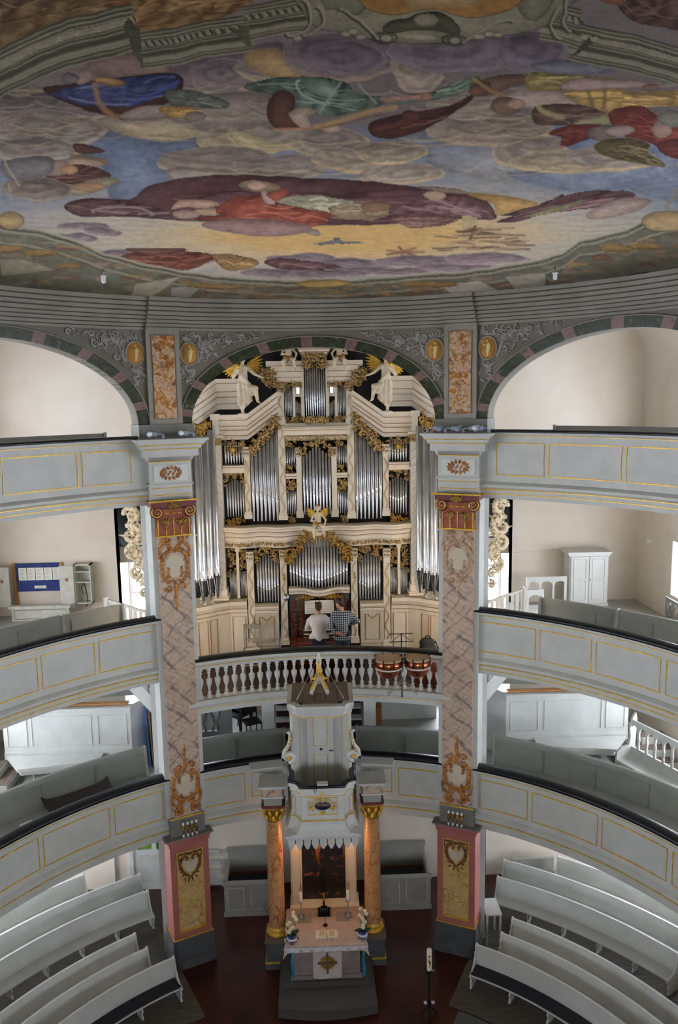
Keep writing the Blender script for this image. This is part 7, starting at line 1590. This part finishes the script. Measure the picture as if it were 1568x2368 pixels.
# ---- right group with trumpet, yellow drapery, red cloaks
fill([(1085,215),(1100,190),(1180,170),(1260,185),(1190,200),(1130,220)],'#5c4438','#6c5044'); fill(ell(1110,205,28,16,rot=-.3),'#54392e','#6a4a3c'); stroke([(1095,182),(1130,205),(1170,220)],5,'#8f6c3c')
fill([(1180,215),(1260,205),(1320,225),(1330,245),(1260,258),(1190,240)],'#8d7a74','#9c8880'); fill(ell(1170,245,36,22),'#5c4836','#6e5844'); fill(ell(1195,240,20,12),'#8a6c5e','#947868')
fill([(1220,170),(1300,172),(1420,180),(1400,200),(1330,205),(1230,208)],'#6c6030','#8a7a40',fold=22,ang=1.1)
fill([(1300,205),(1400,200),(1480,215),(1600,208),(1600,238),(1500,250),(1420,260),(1360,248),(1320,228)],'#8f7030','#ab883c',fold=34,ang=.1); stroke([(1360,212),(1370,250)],5,'#6c5a2c'); stroke([(1400,208),(1395,250)],5,'#6a582c'); stroke([(1440,215),(1560,225)],4,'#6c5426')
fill([(1295,197),(1340,182),(1430,184),(1500,190),(1535,192),(1500,202),(1400,206),(1310,210)],'#8a7070','#967e7a',edge='#5c4648'); fill(ell(1505,203,20,9),'#6c4c44','#745450')
fill([(1240,245),(1330,240),(1400,262),(1420,285),(1320,290),(1240,285)],'#4a342e','#5f463c',fold=26,ang=1.3); fill([(1325,285),(1400,262),(1415,285),(1380,290)],'#75704c','#84805c'); stroke([(1250,240),(1255,255),(1300,272)],7,'#9a8a60')
fill([(1270,308),(1310,292),(1390,288),(1380,310),(1330,335),(1300,335),(1300,318)],'#5c1f18','#6e2a20',fold=30,ang=.9,edge='#461612')
fill([(1415,255),(1480,245),(1530,270),(1600,262),(1600,330),(1540,345),(1500,330),(1450,320),(1410,280)],'#6a241c','#7c3026',fold=40,ang=.8); fill([(1525,330),(1600,320),(1600,365),(1540,362)],'#5c201a','#6c2c22',fold=22,ang=1.)
fill(ell(1395,308,36,18,rot=-.1),'#5a504a','#6c605a'); fill(ell(1435,303,32,12,rot=-.1),'#84706c','#907c76'); fill(ell(1530,300,24,20),'#8e7068','#9c7e74'); fill(ell(1560,275,40,20),'#66645c','#76746a')
fill([(1372,340),(1400,322),(1460,320),(1505,335),(1500,350),(1540,385),(1480,378),(1410,365)],'#4a3f2a','#6c5f38',fold=12,ang=1.35,edge='#7a6a34')
# ---- left putti
fill([(170,335),(200,335),(240,345),(235,352),(180,355)],'#4c2e28','#5a382f'); fill(ell(200,375,50,14),'#8c7064','#96796a'); stroke([(165,362),(215,366),(240,376)],6,'#5e5038'); fill([(120,400),(180,380),(250,400),(240,415),(150,428),(68,428)],'#4c2f2c','#5c3a34',fold=18,ang=1.2); fill(ell(130,388,34,20),'#8c7266','#7e6a60'); fill(ell(160,392,22,11),'#8f6644','#a07850'); fill([(175,425),(240,410),(280,420),(230,440),(180,452),(120,440)],'#7c7460','#8a8066'); fill(ell(205,432,40,10),'#8c6a4c','#967454'); cloud(90,440,85,26,'#64574f','#786c66','#857a72',1); fill([(5,375),(110,362),(120,395),(70,412),(20,410)],'#5c5a60','#6c686c',soft=4)
# ---- lower central figures: purple cloaks, red robe
fill([(150,478),(200,458),(300,462),(340,432),(420,412),(560,405),(700,412),(860,420),(1000,438),(1100,450),(1145,490),(1140,506),(1080,505),(960,512),(860,520),(760,520),(640,528),(560,520),(480,512),(400,508),(280,500),(190,500)],'#4a2c30','#65444a',fold=70,ang=1.35,edge='#3a2226')
fill([(150,480),(200,460),(290,465),(360,480),(400,500),(300,500),(190,498)],'#4a2c30','#5e4248',fold=30,ang=1.1); stroke([(220,492),(250,478),(320,482),(350,498)],3,'#8a7478'); stroke([(230,486),(300,492)],2,'#8a7478'); stroke([(320,495),(390,492)],2,'#8c787c')
fill([(395,485),(420,462),(480,462),(510,475),(470,482),(430,478)],'#9a7a68','#a88672'); fill(ell(430,495,32,10),'#8c7468','#9a8272'); fill(ell(480,490,34,8),'#96765f','#a08068')
fill([(500,490),(530,462),(600,450),(660,440),(670,452),(640,470),(690,478),(760,490),(750,515),(700,528),(660,530),(560,512),(450,506),(520,498)],'#7c3424','#9a4a34',fold=42,ang=1.0,edge='#5c2418')
fill(ell(600,432,50,14,rot=.1),'#8c7660','#6c5840'); fill(ell(592,430,22,10),'#9c7a66','#a88672'); fill([(605,440),(625,450),(635,472),(612,468)],'#9a8078','#a88e84'); fill([(620,450),(660,435),(668,448),(640,465)],'#8a3a26','#9a4a34')
fill([(640,465),(700,450),(790,460),(830,475),(800,492),(740,488),(690,480)],'#8a8870','#a09e84',fold=24,ang=.9); fill([(760,480),(840,470),(900,485),(880,505),(800,508)],'#7c6a50','#8f7a5c',fold=20,ang=.8); fill(ell(870,478,36,12),'#6a4c38','#7c5c44')
fill([(905,490),(950,468),(1000,452),(1060,455),(1120,480),(1140,505),(1050,500),(980,497)],'#5c3a40','#76565c',fold=34,ang=.7); fill(ell(1005,453,26,11),'#947864','#9c806c'); fill([(965,435),(1000,432),(1060,438),(1090,450),(1030,446)],'#6e5c4c','#7c6a58'); stroke([(1000,462),(1060,480),(1110,500)],3,'#8c747a')
fill([(465,518),(540,507),(640,510),(720,525),(690,540),(600,545),(520,535)],'#80605e','#907070',soft=3); fill([(910,500),(980,500),(1060,505),(1030,520),(960,528),(920,515)],'#6a4640','#84645a',fold=18,ang=1.1)
fill([(1080,448),(1150,452),(1240,470),(1200,490),(1150,495),(1140,470)],'#a17c34','#b4914c',soft=3); fill([(1160,500),(1200,485),(1260,470),(1300,448),(1290,470),(1240,492)],'#3f2e28','#5c463c',fold=9,ang=.9); fill([(1200,495),(1280,460),(1360,442),(1455,442),(1470,455),(1430,470),(1340,485),(1250,498),(1190,515),(1150,512)],'#4f3036','#6c4c52',fold=26,ang=1.35); fill([(1210,500),(1300,475),(1350,462),(1300,488),(1240,500)],'#747050','#86805c'); fill([(1420,465),(1480,458),(1505,468),(1460,490),(1380,508),(1360,495)],'#8f7a76','#9c867c',soft=4)
# cross bearers, dove, small putto
fill([(1070,498),(1105,500),(1090,555),(1068,552)],'#9a8862','#a8946c',sm=False); fill([(1098,520),(1105,520),(1092,556),(1085,556)],'#6c4c30','#6c4c30',sm=False)
for k in range(46):
    q=rg.rand(4); stroke([(1000+180*q[0],528+52*q[1]),(1000+180*q[0]+25+40*q[2],528+52*q[1]+(q[3]-.5)*8)],2.5,['#5c4434','#7a5c48','#8c6c58','#4a342a','#9c8468'][k%5],.75)
fill([(718,562),(745,560),(770,555),(772,549),(785,549),(788,557),(830,558),(842,561),(800,564),(780,565),(740,565)],'#5c5a60','#6c6a70',sm=False)
for a in range(7): stroke([(935,583),(935+45*math.cos(a*.9),583+11*math.sin(a*.9))],3.2,'#6c3c30' if a%2 else '#8a5c48',.85)
fill([(700,535),(735,530),(745,545),(715,540)],'#847068','#8c7870')
# lower clouds and figures towards the rim
for cx,cy,rx,ry in((200,525,60,9),(240,535,45,8),(170,552,60,8),(420,600,90,10),(700,600,80,10),(820,612,90,10),(980,605,110,9),(1060,618,90,8),(880,626,120,8),(1130,600,100,10),(640,632,90,8),(760,634,90,8),(280,592,60,9)): cloud(cx,cy,rx,ry,'#6c5c66','#83727a','#98858a',1,2)
fill([(275,598),(330,580),(400,578),(440,582),(500,592),(470,612),(420,625),(340,612)],'#5c2f26','#7c4436',fold=16,ang=1.3); fill([(490,590),(540,588),(600,605),(570,622),(520,622)],'#7c5c34','#96743e',fold=14,ang=1.2); fill([(290,575),(400,572),(430,578),(350,588)],'#5a3a34','#6c4c42'); fill([(610,605),(650,598),(740,606),(790,620),(700,625),(640,620)],'#4c3036','#6a4c50',fold=14,ang=1.3)
# ---- painted architecture ring at the far edge
RIM=[(-1500,-40),(-900,160),(-430,330),(-220,430),(-60,495),(0,520),(90,532),(180,558),(245,590),(320,608),(400,624),(490,637),(600,645),(720,650),(800,650),(900,641),(1000,634),(1090,627),(1180,612),(1250,600),(1300,585),(1345,556),(1450,532),(1500,505),(1640,480),(1800,415),(2000,330),(2500,150),(3100,-60)]
fill(RIM+[(3100,760),(-1500,760)],'#706e60','#5c5a4c',sm=False,body=False)
for off,w_,c in((0,3.,'#94917f'),(5,2.,'#4c4a3e'),(9,2.5,'#8a8774'),(15,1.6,'#55523f'),(28,2,'#8c8976'),(33,1.6,'#4c4a3c')): stroke([(x,y+off*(1.2 if 200<x<1350 else 1.4)) for x,y in RIM],w_,c,.85,False)
for k in range(150):
    t=k/150*(len(RIM)-1); i=int(t); x=RIM[i][0]+(RIM[i+1][0]-RIM[i][0])*(t-i); y=RIM[i][1]+(RIM[i+1][1]-RIM[i][1])*(t-i)+6; stroke([(x,y),(x+4,y+2)],1.6,'#3f3d32',.8,False)
pal=['#8c6c34','#7c4c34','#5c3a30','#5c6a68','#858270','#9a7c44','#4c4a42','#947468']
for k in range(420):
    x=rg.uniform(-40,1620); t=np.interp(x,[p[0] for p in RIM],[p[1] for p in RIM]); bot=np.interp(x,[0,400,780,1200,1568],[680,706,712,700,655]); y=rg.uniform(t+16,bot-6); L=rg.uniform(8,46); stroke([(x,y),(x+L*.5,y+rg.uniform(-3,3)),(x+L,y+rg.uniform(-4,4))],rg.uniform(1.5,4.5),pal[rg.randint(8)],rg.uniform(.25,.7))
for pts,c in(([(310,655),(420,640),(350,690),(300,690)],'#8b8878'),([(395,665),(470,660),(440,690),(395,692)],'#82807a'),([(1012,657),(1115,650),(1175,682),(1050,683)],'#96928a'),([(1165,640),(1260,630),(1265,670),(1190,672)],'#8c897e'),([(0,600),(60,600),(130,625),(0,640)],'#7d7a68'),([(100,690),(165,672),(200,688),(160,700)],'#4a4c42'),([(1310,690),(1340,665),(1390,682)],'#4a4c42')): fill(pts,c,c,sm=False,edge='#4a483c')
for x,y,rx,ry,c in((95,585,40,9,'#8f7034'),(20,575,35,9,'#8f7034'),(160,615,30,7,'#8a6a34'),(500,662,70,6,'#8f7038'),(990,658,70,7,'#8f7038'),(1425,575,40,9,'#96742e'),(1490,570,40,8,'#96742e'),(1390,595,20,7,'#7a3c34')): fill(ell(x,y,rx,ry),c,'#6c5428')
fill(ell(748,656,64,9),'#8c7030','#a3853c',edge='#5c4a24'); fill(ell(728,708,100,14),'#7c6226','#977a34',edge='#4c3c1c'); fill(ell(25,510,30,20),'#8f7848','#9c8452',edge='#4c463a'); fill(ell(1545,512,60,24),'#94794a','#a08858',edge='#4c463a')
fill([(330,692),(420,688),(480,696),(400,703)],'#2c2a20','#332f24'); fill([(1030,684),(1130,682),(1180,695),(1090,698)],'#2c2a20','#332f24'); fill([(1420,650),(1480,632),(1560,636),(1480,655)],'#232838','#2c3040')
# ---- painted cornices at the near edge
def cornice(low,h,up=(0,-1)):
    P=np.array(low,float); hi=P+np.array(up)*h
    fill([tuple(p) for p in P]+[tuple(p) for p in hi[::-1]],'#474536','#5c594a',sm=False,body=False)
    for k,w_,c in((0,2.4,'#77735f'),(.05,2,'#3f3d30'),(.09,2.2,'#6c6858'),(.14,1.8,'#403e31'),(.18,3,'#7c7968'),(.25,6,'#7a7666'),(.36,7,'#3d3b2e'),(.45,2,'#77745f'),(.49,1.8,'#3c3a2e'),(.53,2.2,'#696555'),(.74,3,'#75725e'),(.78,2,'#3d3b2f'),(.83,3,'#7d7966'),(.88,2.4,'#3b392d'),(.93,3,'#6e6b5a'),(.98,2.4,'#3b392d')): stroke([tuple(p) for p in P+np.array(up)*(h*k)],w_,c,.9,False)
    n=int(sum(np.hypot(*(b-a)) for a,b in zip(P[:-1],P[1:]))/17); 
    for i in range(n):
        t=(i+.5)/n*(len(P)-1); j=int(t); p=P[j]+(P[j+1]-P[j])*(t-j)+np.array(up)*(h*.57); fill([(p[0],p[1]),(p[0]+9,p[1]-3),(p[0]+3,p[1]-3-h*.13),(p[0]-6,p[1]-h*.13)],'#757161','#7f7b6b',sm=False); fill([(p[0]+9,p[1]-3),(p[0]+13,p[1]-4),(p[0]+6,p[1]-4-h*.14),(p[0]+2,p[1]-3-h*.13)],'#34322a','#34322a',sm=False)
fill([(-60,-60),(330,-60),(320,30),(200,60),(60,90),(-60,130)],'#4c3018','#75603c',fold=60,ang=.6,body=False); fill([(270,30),(350,-10),(640,-60),(560,20),(440,60),(330,85)],'#563a1a','#84683a',fold=40,ang=.8,body=False); fill([(1420,-60),(1640,-60),(1640,60),(1500,60),(1430,20)],'#3c2420','#5c4038',fold=40,ang=.7); fill([(1320,-60),(1460,-60),(1440,10),(1380,-5)],'#6a3c26','#7c4c2e')
for k in range(60): x=rg.uniform(-20,600); y=rg.uniform(-30,85-x*.1); stroke([(x,y),(x+rg.uniform(5,30),y+rg.uniform(-12,12))],rg.uniform(2,6),['#7c4c1e','#a8803a','#5c3a34','#86817a','#8c6030'][k%5],.5)
cornice([(-1400,900),(-420,460),(-200,330),(-60,252),(0,225),(90,180),(160,154),(230,138),(305,118)],112); cornice([(325,160),(400,150),(470,132),(585,117)],84); cornice([(565,95),(640,80),(715,68)],80); cornice([(1290,92),(1335,112),(1345,112)],84); cornice([(1320,137),(1400,155),(1480,170),(1535,186),(1600,205),(1760,255),(1990,340),(3000,760)],88); cornice([(1250,88),(1300,98),(1340,112)],90)
fill([(295,40),(325,70),(330,160),(305,118),(285,60)],'#3c3a2e','#47453a',sm=False); fill([(575,60),(585,117),(560,95),(540,70)],'#4a483a','#55523f',sm=False); fill([(1340,112),(1320,137),(1345,120),(1370,100),(1360,85)],'#35332a','#3f3d32',sm=False)
stroke([(-40,395),(20,400),(45,425)],5,'#6e6b5c',.9); stroke([(0,350),(15,380),(45,428)],3,'#8c8876',.9); stroke([(5,425),(12,470)],4,'#77745f',.9); stroke([(20,428),(30,475)],3,'#8a8674',.9); stroke([(1540,480),(1568,440),(1600,410)],5,'#77745f',.9)
# top cartouche
fill([(690,-60),(700,20),(730,60),(790,75),(860,90),(930,100),(1000,100),(1070,98),(1130,85),(1190,80),(1260,60),(1310,20),(1330,-60)],'#6b6756','#7a7664',edge='#35332a'); fill([(740,-60),(748,15),(780,22),(840,30),(870,-60)],'#605d4e','#6c6958',edge='#3a382d'); fill([(1190,-60),(1200,20),(1232,46),(1270,20),(1290,-60)],'#605d4e','#6c6958',edge='#3a382d')
fill([(825,-60),(835,8),(870,28),(910,36),(960,24),(1010,22),(1050,36),(1100,40),(1160,28),(1200,5),(1215,-60)],'#74501a','#946a22',edge='#2c2418',body=False); fill([(940,-60),(950,10),(1010,12),(1100,5),(1120,-60)],'#94794a','#a08552',soft=8)
fill([(885,70),(900,50),(945,40),(970,30),(1010,28),(1040,42),(1062,60),(1060,78),(1010,72),(960,70),(910,76)],'#34322a','#55523f',edge='#2c2a22'); fill(ell(985,47,28,16),'#7c7866','#6a6654'); fill([(915,84),(960,78),(1000,82),(1010,92),(960,94)],'#8c8876','#7c7866')
for cx,cy,h in((892,88,1),(1050,93,-1)):
    stroke(ell(cx,cy,27,12),4,'#35332a'); stroke(ell(cx,cy,15,7),3,'#35332a'); stroke(ell(cx+2,cy,8,4),4,'#8a8674')
for pts in([(782,25),(820,45),(845,65),(868,92)],[(700,5),(715,40),(700,75),(660,82)],[(730,20),(745,55),(700,85)],[(1070,100),(1100,80),(1140,55),(1180,52)],[(1290,20),(1270,60),(1290,90)],[(1310,0),(1300,50),(1315,75)]): stroke(pts,4,'#3a382d',.9); stroke([(x+5,y-3) for x,y in pts],3,'#8a8674',.8)
for x,y in((800,78),(818,72),(835,85),(1110,86),(1130,80),(1150,82),(690,90)): fill(ell(x,y,12,7),'#8c8876','#77745f',edge='#46443a')
C*=(1+(ND-.5)*.16)[...,None]; C*=(.93+.14*NA)[...,None]
lum=C.mean(-1,keepdims=True); C=lum+(C-lum)*.72; C=C*np.array([1.06,.99,.91]); C=.18+(C-.18)*1.08; C=np.clip(C*FRESCO_K,.004,1)
h_,w__=FU.shape; nv=h_*w__
me=bpy.data.meshes.new('ceiling'); me.vertices.add(nv); co=np.stack([FX,FY,np.full_like(FX,CZ)],-1).reshape(-1); me.vertices.foreach_set('co',co.astype(np.float32))
ii=np.arange(nv).reshape(h_,w__); good=np.ones((h_-1,w__-1),bool); q=np.stack([ii[:-1,:-1],ii[1:,:-1],ii[1:,1:],ii[:-1,1:]],-1).reshape(-1,4)
Yq=FY.reshape(-1)[q]; q=q[(np.ptp(Yq,axis=1)>1e-5)]; nq=len(q)
me.loops.add(nq*4); me.loops.foreach_set('vertex_index',q.reshape(-1).astype(np.int32)); me.polygons.add(nq); me.polygons.foreach_set('loop_start',np.arange(0,nq*4,4,dtype=np.int32)); me.polygons.foreach_set('loop_total',np.full(nq,4,dtype=np.int32)); me.update(calc_edges=True); me.validate()
at_=me.color_attributes.new('fresco','FLOAT_COLOR','POINT'); at_.data.foreach_set('color',np.concatenate([C.reshape(-1,3),np.ones((nv,1))],1).reshape(-1).astype(np.float32))
m,nt,b=newmat('fresco_paint',.85,0,.2); a_=nd(nt,'ShaderNodeAttribute'); a_.attribute_name='fresco'; v_=coord(nt,1); n1=noise(nt,v_,9,5); n2=noise(nt,v_,55,4)
cc=mixc(nt,1.0,a_.outputs['Color'],ramp(nt,n1.outputs[0],[(.3,(.86,.86,.86,1)),(.7,(1.1,1.09,1.06,1))]),'MULTIPLY'); cc=mixc(nt,1.0,cc,ramp(nt,n2.outputs[0],[(.3,(.9,.9,.9,1)),(.7,(1.08,1.08,1.08,1))]),'MULTIPLY')
br=nd(nt,'ShaderNodeVectorMath',operation='SCALE'); br.inputs[3].default_value=1.0; FRESCO_GAIN=br; nt.links.new(cc,br.inputs[0]); nt.links.new(br.outputs[0],b.inputs['Base Color']); bump(nt,b,n2.outputs[0],.05)
me.materials.append(m); o=bpy.data.objects.new('ceiling',me); COL.objects.link(o); o['kind']='structure'; o['label']='flat ceiling with a baroque fresco of clouds, angels and painted cornices'; o['category']='ceiling'
struct(MB().box(-9,9,YN,21.6,13.43,13.6),'ceiling_slab','greydark',label='grey plaster ceiling above the fresco and the galleries',cat='ceiling')
# small fixtures hanging from the ceiling
for px,py,lb in((238,628,'left'),(1284,622,'right')):
    p=atz(px,py-6,CZ); e=thing('ceiling_hook','small glass pendant fitting hanging from the %s of the painted ceiling'%lb,'pendant',(p.x,p.y,CZ)); part(MB().tube([(p.x,p.y,CZ),(p.x,p.y,CZ-.1)],.012,5),'rod','steel',e); part(MB().lathe([(0,-.2),(.03,-.18),(.03,-.1),(.045,-.1),(.045,-.09),(0,-.09)],10,(p.x,p.y,CZ)),'glass_tube','bulb',e)
